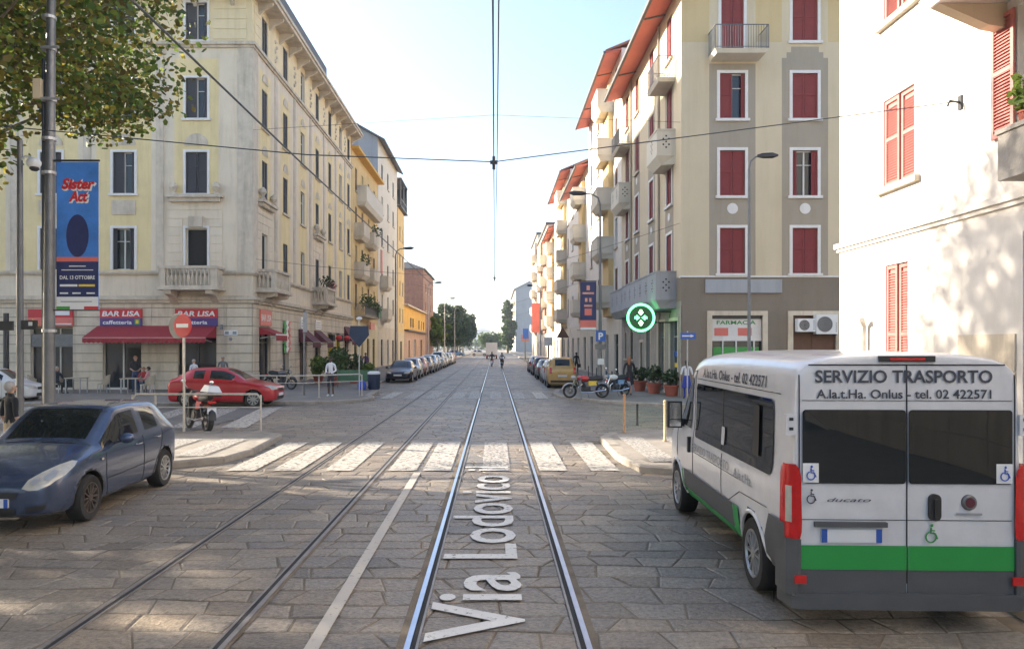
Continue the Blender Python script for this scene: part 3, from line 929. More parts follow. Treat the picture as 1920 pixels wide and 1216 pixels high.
mb.quad((-FW, 0, 0), (-FW, 15, 0), (-FW, 15, HT), (-FW, 0, HT), 0)
courses(mb, FF, 0, FW - .02, .13, 4.6, gdF, ch=.47, mi=2, block=1.3, gap=.035)
courses(mb, SF, .02, SL, .13, 4.6, gdS, ch=.47, mi=2, block=1.3)
# rusticated surround of the corner first floor window
courses(mb, FF, cols[0] - 1.5, cols[0] + 1.35, 6.35, 10.0, [o for o in opsF if abs((o[0] + o[1]) / 2 - cols[0]) < .1] + [(cols[0] - .72, cols[0] + .72, 6.3, 8.9)], ch=.44, d=.03, mi=0)
for c in (srows[0], srows[3]):
    courses(mb, SF, c - 1.3, c + 1.3, 6.35, 10.0, [(c - .68, c + .68, 6.3, 8.9)], ch=.44, d=.03, mi=0)
courses(mb, FF, FW - 2.0, FW - .3, 18.3, 20.5, [], ch=.52, d=.03, mi=3)
courses(mb, SF, .3, 1.3, 18.3, 20.5, [], ch=.52, d=.03, mi=3)
mb.build('wall', ['cream', 'yellow', 'stone', 'yellow_pale', 'stone_joint'], LB)
# string courses
mb = MB()
for z0, z1, d in ((4.62, 4.78, .14), (4.78, 4.92, .24), (4.92, 5.0, .12), (6.08, 6.16, .10), (6.16, 6.28, .16), (17.86, 17.98, .10), (17.98, 18.14, .20)):
    mb.box(-FW, d, -d, 0.0, z0, z1); mb.box(0.0, d, 0, SL, z0, z1)
# pilasters
T0 = mb.T
for i in range(len(cols)):
    u = cols[i] - 1.89
    if u > 1:
        mb.T = FF; mb.box(u - .2, u + .2, -.05, .02, 6.28, 17.86)
mb.T = FF; mb.box(FW - .75, FW + .05, -.05, .02, 6.28, 17.86)
mb.T = SF; mb.box(.021, .8, -.05, .02, 6.28, 17.86)
for a, b_ in zip(srows, srows[1:]):
    mb.box((a + b_) / 2 - .22, (a + b_) / 2 + .22, -.05, .02, 6.28, 17.86)
mb.T = T0
for c in cols:      # small hood arcs, panels
    mb.T = FF
    mb.box(c - .62, c + .62, -.04, .02, 9.2, 9.95) if c != cols[0] else None
    mb.lathe([(.02, -.04), (.62, -.04), (.62, .02)], (c, 0, 16.75 - 3.95), axis='y', n=14, a0=0, a1=math.pi)
for c in srows:
    mb.T = SF
    mb.lathe([(.02, -.04), (.5, -.04), (.5, .02)], (c, 0, 16.72), axis='y', n=12, a0=0, a1=math.pi)
    mb.lathe([(.02, -.04), (.5, -.04), (.5, .02)], (c, 0, 12.78), axis='y', n=12, a0=0, a1=math.pi)
for c in (cols[0],):
    mb.T = FF
    mb.box(c - 1.45, c + 1.45, -.38, 0, 10.05, 10.2); mb.box(c - 1.3, c + 1.3, -.26, 0, 9.85, 10.05)
    for x in (c - 1.1, c + 1.1):
        mb.lathe([(.14, 0), (.16, .1), (.07, .16), (.2, .38), (.17, .55), (.05, .66)], (x, -.2, 10.2), n=10)
    mb.box(c - .35, c + .35, -.2, 0, 8.55, 9.1)
for c in (srows[0], srows[3]):
    mb.T = SF
    mb.box(c - 1.3, c + 1.3, -.38, 0, 10.05, 10.2); mb.box(c - 1.15, c + 1.15, -.26, 0, 9.85, 10.05)
    for x in (c - 1.0, c + 1.0):
        mb.lathe([(.14, 0), (.16, .1), (.07, .16), (.2, .38), (.17, .55), (.05, .66)], (x, -.2, 10.2), n=10)
mb.T = T0
for a, b_ in zip(srows, srows[1:]):   # carved cartouches on the top floor
    mb.T = SF
    c = (a + b_) / 2
    for k in range(5):
        mb.ball((c + (.1 if k % 2 else -.1), 0, 18.7 + k * .27), .12, 6)
mb.T = T0
mb.build('moulding', ['trim'], LB, smooth=30)
# cornice with brackets + roof
mb = MB()
OV = .92
mb.box(-FW, OV, -OV, 0.0, HT - .12, HT + .06); mb.box(0.0, OV, 0, SL + .3, HT - .12, HT + .06)
mb.box(-FW, OV + .1, -OV - .1, -OV + .05, HT + .06, HT + .24); mb.box(OV - .05, OV + .1, -OV + .05, SL + .3, HT + .06, HT + .24)
for i in range(14):
    y = 1.0 + i * 1.95
    mb.prism([(0, HT - .75), (.3, HT - .5), (OV - .15, HT - .26), (OV - .12, HT - .122), (0, HT - .122)], y - .09, y + .09, 'xz')
for i in range(26):
    x = -1 - i * 1.95
    mb.prism([(0, HT - .75), (-.3, HT - .5), (-OV + .15, HT - .26), (-OV + .12, HT - .122), (0, HT - .122)], x - .09, x + .09, 'yz')
mb.build('cornice', ['trim'], LB)
mb = MB()
mb.add([(-FW, -OV + .05, HT + .07), (OV - .05, -OV + .05, HT + .07), (OV - .05, SL + .3, HT + .07), (-FW, 15, HT + .07), (-15, 15, HT + .07), (-15, SL + .3, HT + .07),
        (-FW, 2.0, HT + 2.3), (-1.2, 2.0, HT + 3.7), (-1.2, SL + .3, HT + 3.7), (-7, 8, HT + 4.6), (-7, SL + .3, HT + 4.6), (-FW, 8, HT + 4.6)],
       [(0, 1, 7, 6), (1, 2, 8, 7), (7, 8, 10, 9), (6, 7, 9, 11), (10, 8, 2, 5), (9, 10, 5, 4), (11, 9, 4, 3), (3, 0, 6, 11)])
mb.build('roof', ['roof_dark'], LB)
mb = MB()   # roof edge sets: parapet, dish, chimneys
mb.box(-1.5, -.9, 5, 21, HT + 3.3, HT + 3.9, 0)
for y in (9, 17): mb.box(-3.4, -2.6, y, y + 1.1, HT + 3, HT + 5.6, 1)
mb.build('chimney', ['roof_dark', 'trim'], LB)
mb = MB(); mb.lathe([(0, 0), (.3, .03), (.52, .12), (.6, .2)], (.15, 1.6, HT + 1.2), axis='x', n=16); mb.cyl((0.1, 1.6, HT + .2), (0.15, 1.6, HT + 1.2), .04)
tag(mb.build('satellite_dish', ['metal_light'], None, loc=(-12.6, 38.5, 0), smooth=40), 'grey satellite dish on the roof edge of the yellow corner building', 'satellite dish')
# windows
stl = ['half', 'shut', 'open', 'shut', 'half', 'open']
for i, c in enumerate(cols[:8]):
    for j, (v, h) in enumerate(rows):
        st = {(0, 0): 'dark', (0, 1): 'shut', (0, 2): 'half', (0, 3): 'half', (1, 0): 'ajar', (1, 1): 'half', (1, 2): 'half', (2, 0): 'shut', (2, 1): 'shut'}.get((i, j), stl[(i * 3 + j * 5) % 6])
        window(LB, FF, c, v, WW, h, st, 'shutter_grey', 'trim_white' if not (i == 0 and j < 1) else 'trim_white', sill=(j > 0))
for i, c in enumerate(srows):
    for j, (v, h) in enumerate(rows):
        st = {(0, 0): 'dark'}.get((i, j), stl[(i * 5 + j * 3 + 1) % 6])
        window(LB, SF, c, v, 1.0, h, st, 'shutter_grey', None, sill=(j > 0), depth=.18)
balcony_stone(LB, FF, cols[0] - 1.5, cols[0] + 1.45, 6.45, 1.05)
balcony_stone(LB, SF, srows[0] - 1.5, srows[0] + 1.5, 6.45, 1.0)
balcony_stone(LB, SF, srows[3] - 1.5, srows[3] + 1.5, 6.45, 1.0)
# shop fronts
def shopfront(parent, F, o, mats=('glass', 'frame_white', 'dark'), door=True, name='shop_window', base=.5, d=.2):
    a, b_, c, e = o
    mb = MB(F)
    mb.quad((a, d, c), (b_, d, c), (b_, d, e), (a, d, e), 0)
    n_ = max(2, round((b_ - a) / .8))
    for i in range(n_ + 1):
        x = a + (b_ - a) * i / n_
        mb.box(max(a, x - .035), min(b_, x + .035), d - .07, d - .004, c, e, 1)
    mb.box(a, b_, d - .06, d - .006, e - .75, e - .69, 1); mb.box(a, b_, d - .06, d - .006, c, c + .1, 1)
    if not door: mb.box(a, b_, d - .09, d - .008, c, c + base, 2)
    return mb.build(name, list(mats), parent)
for k, o in enumerate(gdF): shopfront(LB, FF, o, ('glass', ('galv', 'frame_white', 'metal_dark')[k % 3], 'dark'), door=(k != 2))
for k, o in enumerate(gdS): shopfront(LB, SF, o, ('glass', ('metal_dark', 'galv', 'shutter_brown')[k % 3], 'dark'))
mb = MB(FF); mb.box(gdF[1][1] - .75, gdF[1][1] - .08, .1, .16, .13, 2.3, 0); mb.build('door', ['dark'], LB)
mb = MB(FF); mb.box(gdF[0][0], gdF[0][1], .02, .12, 2.35, 3.0, 0); mb.build('roller_shutter_box', ['metal_grey'], LB)
mb = MB(SF)
for x in (gdS[4][0] + .05, gdS[4][1] - .2, gdS[5][0] + .05, gdS[5][1] - .2): mb.box(x, x + .15, -.06, .1, .3, 3.2, 0)
mb.build('door_panel', ['sign_yellow'], LB)
# marble plinth
mb = MB()
mb.box(-.02, .06, 0, 1.0, .13, 1.0, 0)
mb.build('plinth', ['trim'], LB)
# wall lamps + street name plate
for x in (gdF[2][0] - .35, gdF[2][1] + .3):
    mb = MB(FF); mb.cyl((x, -.16, 3.25), (x, -.16, 3.5), .09, .06, 10); mb.box(x - .03, x + .03, -.16, 0, 3.45, 3.5); mb.build('wall_lamp', ['metal_grey'], LB)
mb = MB(FF)
mb.box(FW - 1.45, FW - .75, -.06, -.037, 2.95, 3.2, 0); mb.box(FW - 1.4, FW - 1.2, -.064, -.061, 3.0, 3.15, 1); mb.box(FW - 1.0, FW - .8, -.064, -.061, 3.0, 3.15, 1)
mb.cyl((FW - 1.1, -.07, 2.75), (FW - 1.1, -.03, 2.75), .09, n=12, mi=1)
tag(mb.build('street_name_plate', ['sign_white', 'text_grey'], None, loc=(-12.6, 38.5, 0)), 'small pale street name plate on the stone wall right of the bar', 'name plate')

def sign_board(name, label, loc, F, u0, u1, z0, z1, texts, mats, cat='shop sign', bands=None, y=-.16):
    t = thing(name, label, cat, loc)
    mb = MB(F)
    if bands is None: bands = [(z0, z1, 0)]
    for (a, b_, mi) in bands: mb.box(u0, u1, y, y + .1, a, b_ - .002, mi)
    mb.build('board', mats, t)
    mb = MB(F)
    for (s_, uc, z, h, w, mi, bold, shear) in texts:
        put_text(mb, s_, (uc, y - .006, z), (1, 0, 0), (0, 0, 1), h, w, mi, bold, True, shear)
    mb.build('lettering', ['sign_white', 'sign_yellow', 'text_green', 'sign_red'], t)
    return t
LO = (-12.6, 38.5, 0)
o = gdF[1]; c1 = (o[0] + o[1]) / 2
sign_board('shop_sign', 'red and purple bar sign above the left end of the red awning', LO, FF, c1 - 1.08, c1 + 1.08, 3.42, 4.32,
           [('BAR LISA', c1, 3.94, .26, 1.95, 0, .03, .15), ('caffetteria', c1 - .18, 3.52, .2, 1.5, 0, .02, 0)], ['sign_purple', 'sign_red', 'sign_green'], bands=[(3.42, 3.84, 0), (3.84, 4.32, 1)])
mb = MB(FF); mb.box(c1 + .72, c1 + .98, -.172, -.162, 3.5, 3.78, 0); mb.box(c1 + .78, c1 + .92, -.178, -.173, 3.55, 3.73, 1)
mb.build('emblem', ['sign_green', 'sign_yellow'], bpy.data.objects['shop_sign'])
o = gdF[2]; c2 = (o[0] + o[1]) / 2
s2 = sign_board('shop_sign', 'red and purple bar sign behind the round no entry sign', LO, FF, c2 - 1.1, c2 + 1.08, 3.42, 4.32,
           [('BAR LISA', c2, 3.94, .26, 1.95, 0, .03, .15), ('caffetteria', c2 - .18, 3.52, .2, 1.5, 0, .02, 0)], ['sign_purple', 'sign_red', 'sign_green'], bands=[(3.42, 3.84, 0), (3.84, 4.32, 1)])
o = gdF[0]; c0 = (o[0] + o[1]) / 2
sign_board('shop_sign', 'red shop sign with yellow corner behind the large grey pole', LO, FF, c0 - 1.15, c0 + 1.15, 3.42, 4.3,
           [('PIZZERIA', c0 + .35, 3.98, .2, 1.25, 0, .02, 0), ('kebab', c0 + .3, 3.55, .12, 1.0, 0, .01, 0)][:0] , ['sign_redlight', 'sign_red', 'sign_yellow'], bands=[(3.42, 3.86, 0), (3.86, 4.3, 1)])
mb = MB(FF); mb.prism([(c0 - 1.13, 3.44), (c0 - .55, 3.44), (c0 - .9, 3.8)], -.175, -.165, 'xz', 0); mb.box(c0 + .25, c0 + 1.0, -.172, -.164, 3.98, 4.2, 1); mb.box(c0 + .1, c0 + 1.1, -.172, -.164, 3.5, 3.56, 1)
mb.build('emblem', ['sign_yellow', 'sign_white'], bpy.data.objects['shop_sign.002'])

def awning(name, label, loc, F, u0, u1, z, proj, drop, m, stripe=None, val=.22):
    t = thing(name, label, 'awning', loc)
    mb = MB(F); e = .02
    n_ = max(3, int((u1 - u0) / .22))
    mb.hexa([(u0, -proj, z - drop), (u1, -proj, z - drop), (u1, -.05, z), (u0, -.05, z), (u0, -proj, z - drop + e), (u1, -proj, z - drop + e), (u1, -.05, z + e), (u0, -.05, z + e)], 0)
    for i in range(n_):
        a = u0 + (u1 - u0) * i / n_; b_ = u0 + (u1 - u0) * (i + 1) / n_; m_ = (a + b_) / 2
        mb.add([(a, -proj, z - drop), (b_, -proj, z - drop), (b_, -proj - .01, z - drop - val), (m_, -proj + .02, z - drop - val - .05), (a, -proj - .01, z - drop - val)], [(0, 1, 2, 3, 4)], 0)
    mb.add([(u0, -.05, z), (u0, -proj, z - drop), (u0, -.05, z - drop)], [(0, 1, 2)], 0)
    mb.add([(u1, -.05, z), (u1, -proj, z - drop), (u1, -.05, z - drop)], [(0, 1, 2)], 0)
    mb.build('canopy', [m], t)
    mb = MB(F)
    mb.box(u0, u1, -proj - .02, -proj + .03, z - drop - .03, z - drop + .03, 0)
    for x in (u0 + .2, u1 - .25): mb.cyl((x, -proj, z - drop - .02), (x, -.05, z - drop - .2), .02, n=6)
    mb.build('frame_bar', [stripe or 'metal_dark'], t)
    return t
awning('awning', 'long dark red awning with pale front edge over the bar tables', LO, FF, FW - 8.0, FW - 1.85, 3.42, 1.5, .62, 'red_awning', 'cloth_pink')
awning('awning', 'small red awning with white edge around the corner from the bar', LO, SF, .95, 3.05, 3.35, .95, .35, 'red_awning', 'sign_white', .3)
awning('awning', 'maroon rounded awning above the third shop of the side front', LO, SF, 8.9, 11.1, 3.45, .95, .8, 'maroon', None, .35)
awning('awning', 'maroon rounded awning above the fourth shop of the side front', LO, SF, 13.0, 15.0, 3.45, .95, .8, 'maroon', None, .35)
awning('awning', 'dark maroon shop canopy beside the ochre building door', LO, SF, 23.2, 25.4, 4.0, .7, 1.2, 'maroon', None, .3)
def sgn(label, F, u0, u1, z0, z1, m, y=-.12, loc=LO, name='shop_sign', txt=None, tm='sign_white', cat='shop sign'):
    t = thing(name, label, cat, loc)
    mb = MB(F); mb.box(u0, u1, y, y + .07, z0, z1, 0)
    mb.build('board', [m], t)
    mb = MB(F)
    if txt: put_text(mb, txt, ((u0 + u1) / 2, y - .004, z0 + (z1 - z0) * .3), (1, 0, 0), (0, 0, 1), (z1 - z0) * .42, (u1 - u0) * .86, 0, .02)
    else:
        for k in range(3): mb.box(u0 + .12, u1 - .12 - k * .1, y - .006, y - .001, z0 + (z1 - z0) * (.2 + .24 * k), z0 + (z1 - z0) * (.28 + .24 * k))
    mb.build('lettering', [tm], t)
    return t
sgn('faded pink shop sign above the small red awning', SF, 1.0, 3.0, 3.5, 4.35, 'sign_redlight', txt='BAR LISA')
sgn('white shop sign above the fourth shop of the side front', SF, 13.2, 14.8, 3.55, 4.2, 'sign_white', tm='text_grey')
sgn('white hanging shop sign above the third shop of the side front', SF, 9.3, 10.6, 3.5, 4.25, 'sign_white', tm='text_grey')
t = thing('flag', 'faded green white and red flag hanging beside a shop door', 'flag', LO)
mb = MB(SF)
for k, mi in enumerate((0, 1, 2)):
    for q in range(6):
        z0 = 3.9 - q * .32; z1 = z0 - .32; w_ = .05 * math.sin(q * 1.3 + k)
        mb.hexa([(5.4 + k * .45, -.12 - w_, z1), (5.85 + k * .45, -.12 + w_, z1), (5.85 + k * .45, -.1 + w_, z1), (5.4 + k * .45, -.1 - w_, z1),
                 (5.4 + k * .45, -.12 + w_, z0), (5.85 + k * .45, -.12 - w_, z0), (5.85 + k * .45, -.1 - w_, z0), (5.4 + k * .45, -.1 + w_, z0)], mi)
mb.build('cloth', ['sign_green', 'sign_white', 'sign_redlight'], t)
for i, (u, lab) in enumerate(((17.85, 'first red globe lantern over the yellow framed doors'), (20.9, 'second red globe lantern over the yellow framed doors'))):
    t = thing('lantern', lab, 'lantern', LO)
    mb = MB(SF); mb.ball((u, -.75, 3.0), .26, 12, 0, (1, 1, .8)); mb.build('globe', ['sign_red'], t, smooth=True)
    mb = MB(SF); mb.box(u - .02, u + .02, -.75, 0, 3.3, 3.34); mb.box(u - .35, u + .35, -.4, -.02, 2.75, 3.25); mb.build('bracket', ['dark'], t)

# ------------------------------------------------------------------ OCHRE BUILDING WITH BALCONIES
def simple_building(name, label, loc, side, W, H, cols_, rows_, w, h, wall='ochre', sh='shutter_brown', sur=None, roof='flat', depth=12, ground=None, base=None, basem='grey_stone', styles=('shut', 'open', 'half'), eave=.6, eavem='trim', skip=(), frontw=None, fcols=(), frows=(), gable=None, fwall=None, zone=None, zones=(), cat='building', rooft='roof_dark'):
    """loc = near corner on the street line; side 'left'/'right'; runs away from the camera for W metres"""
    t = thing(name, label, cat, loc)
    sx = -1 if side == 'left' else 1
    F = frame('left', (0, 0, 0)) if side == 'left' else frame('right', (0, W, 0))
    conv = (lambda u: u) if side == 'left' else (lambda u: W - u)
    ops = [(conv(c) - w / 2, conv(c) + w / 2, v, v + h) for c in cols_ for v in rows_ if (c, v) not in skip]
    gops = []
    if ground:
        gops = [(conv(c) - gw / 2, conv(c) + gw / 2, .13, gh) for (c, gw, gh) in ground]
    mb = MB()
    zf = (lambda u, v: 1 if (base and v < base) else (zone(conv(u), v) if zone else 0))
    wall_grid(mb, F, W, H, ops + gops, zf, us=[conv(x) for x in zones], vs=[base] if base else [], mi_rev=0)
    fw = frontw or depth
    FFr = frame('front', (-fw if side == 'left' else 0, 0, 0))
    fops = [((fw - c if side == 'left' else c) - w / 2, (fw - c if side == 'left' else c) + w / 2, v, v + h) for c in fcols for v in frows]
    wall_grid(mb, FFr, fw, H, fops, (lambda u, v: 1 if (base and v < base) else (3 if fwall else 0)), vs=[base] if base else [], mi_rev=0)
    mb.quad((0, W, 0), (sx * depth, W, 0), (sx * depth, W, H), (0, W, H), 0)
    mb.quad((sx * depth, 0, 0), (sx * depth, W, 0), (sx * depth, W, H), (sx * depth, 0, H), 0)
    if gable:
        mb.add([(0, 0, H), (sx * fw, 0, H), (sx * fw / 2, 0, H + gable), (0, W, H), (sx * fw, W, H), (sx * fw / 2, W, H + gable)], [(0, 1, 2), (3, 5, 4)], 3 if fwall else 0)
    mb.build('wall', [wall, basem, wall, fwall or wall] if not zone else [wall, basem, zone_m[name_key(label)], fwall or wall], t)
    mb = MB()
    e = eave
    if gable:
        for k in (0, 1):
            x0 = -sx * e if k == 0 else sx * (fw + e); z0 = H - e * gable / (fw / 2)
            mb.hexa([(x0, -.4, z0), (x0, W + .2, z0), (sx * fw / 2, W + .2, H + gable), (sx * fw / 2, -.4, H + gable),
                     (x0, -.4, z0 + .2), (x0, W + .2, z0 + .2), (sx * fw / 2, W + .2, H + gable + .2), (sx * fw / 2, -.4, H + gable + .2)])
        mb.build('roof', [rooft], t)
    else:
        mb.hexa([(-sx * e, -.3, H), (sx * (depth + .2), -.3, H), (sx * (depth + .2), W + .1, H), (-sx * e, W + .1, H),
                 (-sx * e, -.3, H + .22), (sx * (depth + .2), -.3, H + .22), (sx * (depth + .2), W + .1, H + .22), (-sx * e, W + .1, H + .22)])
        mb.build('cornice', [eavem], t)
        mb = MB()
        mb.hexa([(-sx * (e - .1), -.2, H + .221), (sx * depth, -.2, H + .221), (sx * depth, W, H + .221), (-sx * (e - .1), W, H + .221),
                 (sx * 3, 2, H + 1.6), (sx * depth * .7, 2, H + 1.6), (sx * depth * .7, W - 1, H + 1.6), (sx * 3, W - 1, H + 1.6)])
        mb.build('roof', [rooft], t)
    i = 0
    for c in cols_:
        for v in rows_:
            i += 1
            if (c, v) in skip: continue
            window(t, F, conv(c), v, w, h, styles[(i * 7 + int(c)) % len(styles)], sh, sur, sill=True, depth=.18)
    for c in fcols:
        for v in frows:
            i += 1
            window(t, FFr, fw - c if side == 'left' else c, v, w, h, styles[(i * 7) % len(styles)], sh, sur, sill=True, depth=.18)
    for k, o in enumerate(gops): shopfront(t, F, o, ('glass', ('metal_dark', 'frame_white', 'shutter_brown')[k % 3], 'dark'))
    return t, F, conv
zone_m = {}
def name_key(l): return l

t, F, cv = simple_building('apartment_building', 'ochre four storey building with iron and stone balconies next to the corner building', (-12.6, 65.1, 0), 'left', 14.6, 19.7,
    [2.2, 5.4, 8.8, 12.2], [5.9, 9.4, 12.9, 16.4], .95, 2.1, 'ochre', 'shutter_brown', None, base=4.6, basem='yellow_pale',
    ground=[(2.0, 1.5, 3.1), (5.2, 1.2, 3.0), (8.6, 1.4, 3.1), (12.0, 1.4, 3.1)], eave=.7, eavem='ochre_deep')
balcony_parapet(t, F, 2.6, 12.6, 15.6, 17.0, .9, 'warm_white', hole=False)
for (a, b_, zb) in ((1.2, 4.2, 12.4), (6.8, 9.8, 12.4), (1.2, 4.2, 8.9), (7.0, 10.0, 8.9)):
    balcony_parapet(t, F, a, b_, zb - .1, zb + .95, .9, 'stone', hole=False)
balcony_rail(t, F, 1.4, 9.8, 5.2, 1.0, 'stone')
mb = MB(F); mb.box(8.4, 10.2, -1.06, -1.02, 5.15, 6.35); mb.build('balcony_screen', ['green_dull'], t)
mb = MB(F); mb.box(7.2, 9.6, -.5, -.4, 4.0, 4.7); mb.build('awning_board', ['sign_redlight'], t)
rr = random.Random(5)
pl = MB()
for k in range(9):
    leaf_cloud(pl, (-11.75 + rr.uniform(-.2, .2), 66.6 + k * .85, 6.2 + rr.uniform(-.1, .5)), .55, 70, .16, rr)
leaf_cloud(pl, (-11.7, 67.2, 10.2), .55, 110, .16, rr); leaf_cloud(pl, (-11.7, 73.0, 13.7), .6, 110, .16, rr)
tag(pl.build('balcony_plants', ['leaf_mid']), 'green potted plants trailing over the balconies of the ochre building', 'plants')
mb = MB(); leaf_cloud(mb, (-11.8, 52.0, 6.9), .55, 160, .13, rr, sc=(1, 1, .8)); mb.cyl((-11.8, 52, 6.4), (-11.8, 52, 6.8), .03)
tag(mb.build('balcony_shrub', ['leaf_dark']), 'round dark green shrub on the stone balcony of the corner building', 'plant')
mb = MB(); leaf_cloud(mb, (-11.7, 53.4, 6.7), .5, 160, .12, rr, sc=(.6, 1.6, .6))
tag(mb.build('balcony_flowers', ['flower']), 'pink and red flowers on the stone balcony of the corner building', 'flowers')
t2 = thing('street_flag', 'red cloth hanging from a balcony of the ochre building', 'cloth')
mb = MB(); mb.box(-11.66, -11.60, 75.6, 76.6, 9.8, 12.2); mb.build('cloth', ['sign_red'], t2)

# grey gabled building, yellow tower, low orange building, brick hall
t, F, cv = simple_building('apartment_building', 'tall pale grey building with bare side wall rising behind the ochre building', (-12.6, 79.8, 0), 'left', 15.6, 24.8,
    [3, 7.5, 12], [6.2, 9.9, 13.5, 17.1, 20.7], 1.1, 1.9, 'warm_white', 'shutter_grey', None, base=4.5, basem='stone', ground=[(3, 1.6, 3.1), (7.5, 1.4, 3.1), (12, 1.6, 3.1)],
    gable=4.2, frontw=15, fwall='cool_grey', eave=.8, rooft='roof_dark')
balcony_parapet(t, F, 1.5, 4.6, 8.9, 10.0, .9, 'stone', hole=False); balcony_parapet(t, F, 1.5, 4.6, 5.4, 6.4, .9, 'stone', hole=False)
t, F, cv = simple_building('tower_house', 'yellow narrow building with glazed roof loggia', (-12.6, 96.2, 0), 'left', 6.8, 20.4,
    [2.2, 5.2], [5.6, 9.2, 12.8, 16.4], .9, 1.8, 'ochre', 'shutter_blue', None, base=4.2, basem='beige', ground=[(3.4, 1.8, 3)], frontw=1.6, eave=.5, depth=8, fcols=(.8,), frows=(5.6, 9.2, 12.8, 16.4), eavem='metal_dark')
mb = MB()
for x in (-1.5, .35):
    for y in (0.1, 3.4, 6.6): mb.box(x - .07, x + .07, y - .07, y + .07, 20.63, 24.0)
mb.box(-1.7, .5, -.1, 6.8, 24.0, 24.2); mb.box(.3, .42, 0, 6.7, 21.5, 21.6)
for k in range(12): mb.box(.34, .37, .3 + k * .5, .33 + k * .5, 20.62, 21.5)
mb.quad((-1.5, 6.5, 20.63), (.35, 6.5, 20.63), (.35, 6.5, 24), (-1.5, 6.5, 24), 1)
mb.build('loggia', ['metal_grey', 'glass'], t)
t, F, cv = simple_building('low_building', 'low building with bright orange upper floor and faded pink ground floor', (-12.6, 103.1, 0), 'left', 31, 8.0,
    [8, 11, 20, 24, 28], [5.2], 1.8, 1.4, 'ochre_deep', 'shutter_grey', None, base=4.6, basem='pink', ground=[(6, 1.6, 3.2), (14, 3, 3.4), (24, 3, 3.4)], styles=('open', 'half'), rooft='roof_tile')
mb = MB(); mb.box(-.3, .6, 0, 31, 4.5, 4.7); mb.build('ledge', ['roof_dark'], t)
t, F, cv = simple_building('brick_hall', 'brown brick building with flat roof standing behind the low orange building', (-13.0, 134.3, 0), 'left', 22, 16.2,
    [5, 10, 15], [9, 12.4], 1.2, 1.5, 'brick', 'shutter_grey', None, depth=20, frontw=20, gable=None, eave=.4, eavem='roof_dark', styles=('open',))
mb = MB(); mb.box(-8, -4, -.05, .1, 0, 13, 0); mb.build('wall_patch', ['pink'], t)

# ------------------------------------------------------------------ RIGHT CORNER BUILDING (beige and taupe, red shutters)
RB = thing('apartment_building', 'beige and taupe corner building with red shutters above the pharmacy', 'building', (8.3, 33, 0))
RL = 15.4; RH = 18.65; RW = 13
RF = frame('front', (0, 0, 0)); RS = frame('right', (0, RL, 0))
fc = [2.27, 5.50]; frw = [5.62, 9.07, 12.5, 15.95]
sc_ = [2.3, 6.3, 10.3, 13.5]
rc = [RL - c for c in sc_]
fops = [(c - .56, c + .56, v, v + 2.02) for c in fc + [9.2] for v in frw]
fops = [o for o in fops if not (abs(o[2] - 15.95) < .1 and abs(o[0] + .56 - fc[0]) < .1)] + [(fc[0] - .5, fc[0] + .5, 15.3, 18.1)]
sops = [(c - .5, c + .5, v, v + 2.05) for c in rc for v in frw]
gF = [(1.35, 3.6, .6, 3.75), (4.95, 6.85, .6, 3.75)]
gS = [(RL - 2.0, RL - .5, .13, 3.55), (RL - 4.6, RL - 3.2, .13, 3.55), (RL - 7.6, RL - 6.4, .13, 3.3), (RL - 9.2, RL - 8.4, .13, 2.6), (RL - 12, RL - 11.3, 1.6, 3.2), (RL - 14.2, RL - 13.5, 1.6, 3.2)]
def zoneF(u, v):
    if v < 5.5: return 2
    for i, c in enumerate(fc + [9.2]):
        d = abs(u - c)
        if i == 0:
            if d < 1.03 and v < 14.95: return 1
        else:
            if d < 1.03 and v < 15.2: return 1
            if d < .82 and v < 15.45: return 1
            if d < .62 and v < 15.7: return 1
    if v > 15.9 and not any(abs(u - c) < 1.03 for c in fc): return 3
    return 0
def zoneS(u, v):
    if v < 5.5: return 4 if v < 4.4 else 2
    for c in rc:
        if abs(u - c) < .85 and v < 14.9: return 1
    return 0
mb = MB()
us_ = [x for c in fc + [9.2] for x in (c - 1.03, c + 1.03, c - .82, c + .82, c - .62, c + .62)]
wall_grid(mb, RF, RW, RH, fops + gF, zoneF, us=us_, vs=[5.5, 14.95, 15.2, 15.45, 15.7, 15.9])
wall_grid(mb, RS, RL, RH, sops + gS, zoneS, us=[x for c in rc for x in (c - .85, c + .85)], vs=[4.4, 5.5, 14.9])
mb.quad((0, RL, 0), (RW, RL, 0), (RW, RL, RH), (0, RL, RH), 0); mb.quad((RW, 0, 0), (RW, RL, 0), (RW, RL, RH), (RW, 0, RH), 0)
mb.build('wall', ['beige', 'taupe', 'brown', 'beige_warm', 'grey_stone'], RB)
mb = MB(); mb.box(-.05, RW, -.05, 0.0, 5.44, 5.52); mb.box(-.05, 0.0, 0, .3, 5.44, 5.52)
mb.T = RF
for c in fc: mb.lathe([(0, -.03), (.24, -.03), (.24, .02)], (c, 0, 8.5), axis='y', n=20)
mb.T = RS
for c in rc:
    for z in (8.5, 12.0): mb.lathe([(0, -.03), (.2, -.03), (.2, .02)], (c, 0, z), axis='y', n=16)
mb.build('moulding', ['trim_white'], RB)
stF = {(0, 0): 'shut', (0, 1): 'shut', (0, 2): 'half', (1, 0): 'shut', (1, 1): 'ajar', (1, 2): 'shut', (1, 3): 'shut'}
for i, c in enumerate(fc):
    for j, v in enumerate(frw):
        if (i, j) == (0, 3): continue
        window(RB, RF, c, v, 1.12, 2.02, stF.get((i, j), 'shut'), 'shutter_red', 'trim_white', depth=.2)
window(RB, RF, fc[0], 15.3, 1.0, 2.8, 'shut', 'shutter_red', 'trim_white', sill=False)
for i, c in enumerate(rc):
    for j, v in enumerate(frw):
        window(RB, RS, c, v, 1.0, 2.05, ('shut', 'half', 'shut', 'shut')[(i + j) % 4], 'shutter_red', 'trim_white' if j < 2 else None, depth=.16)
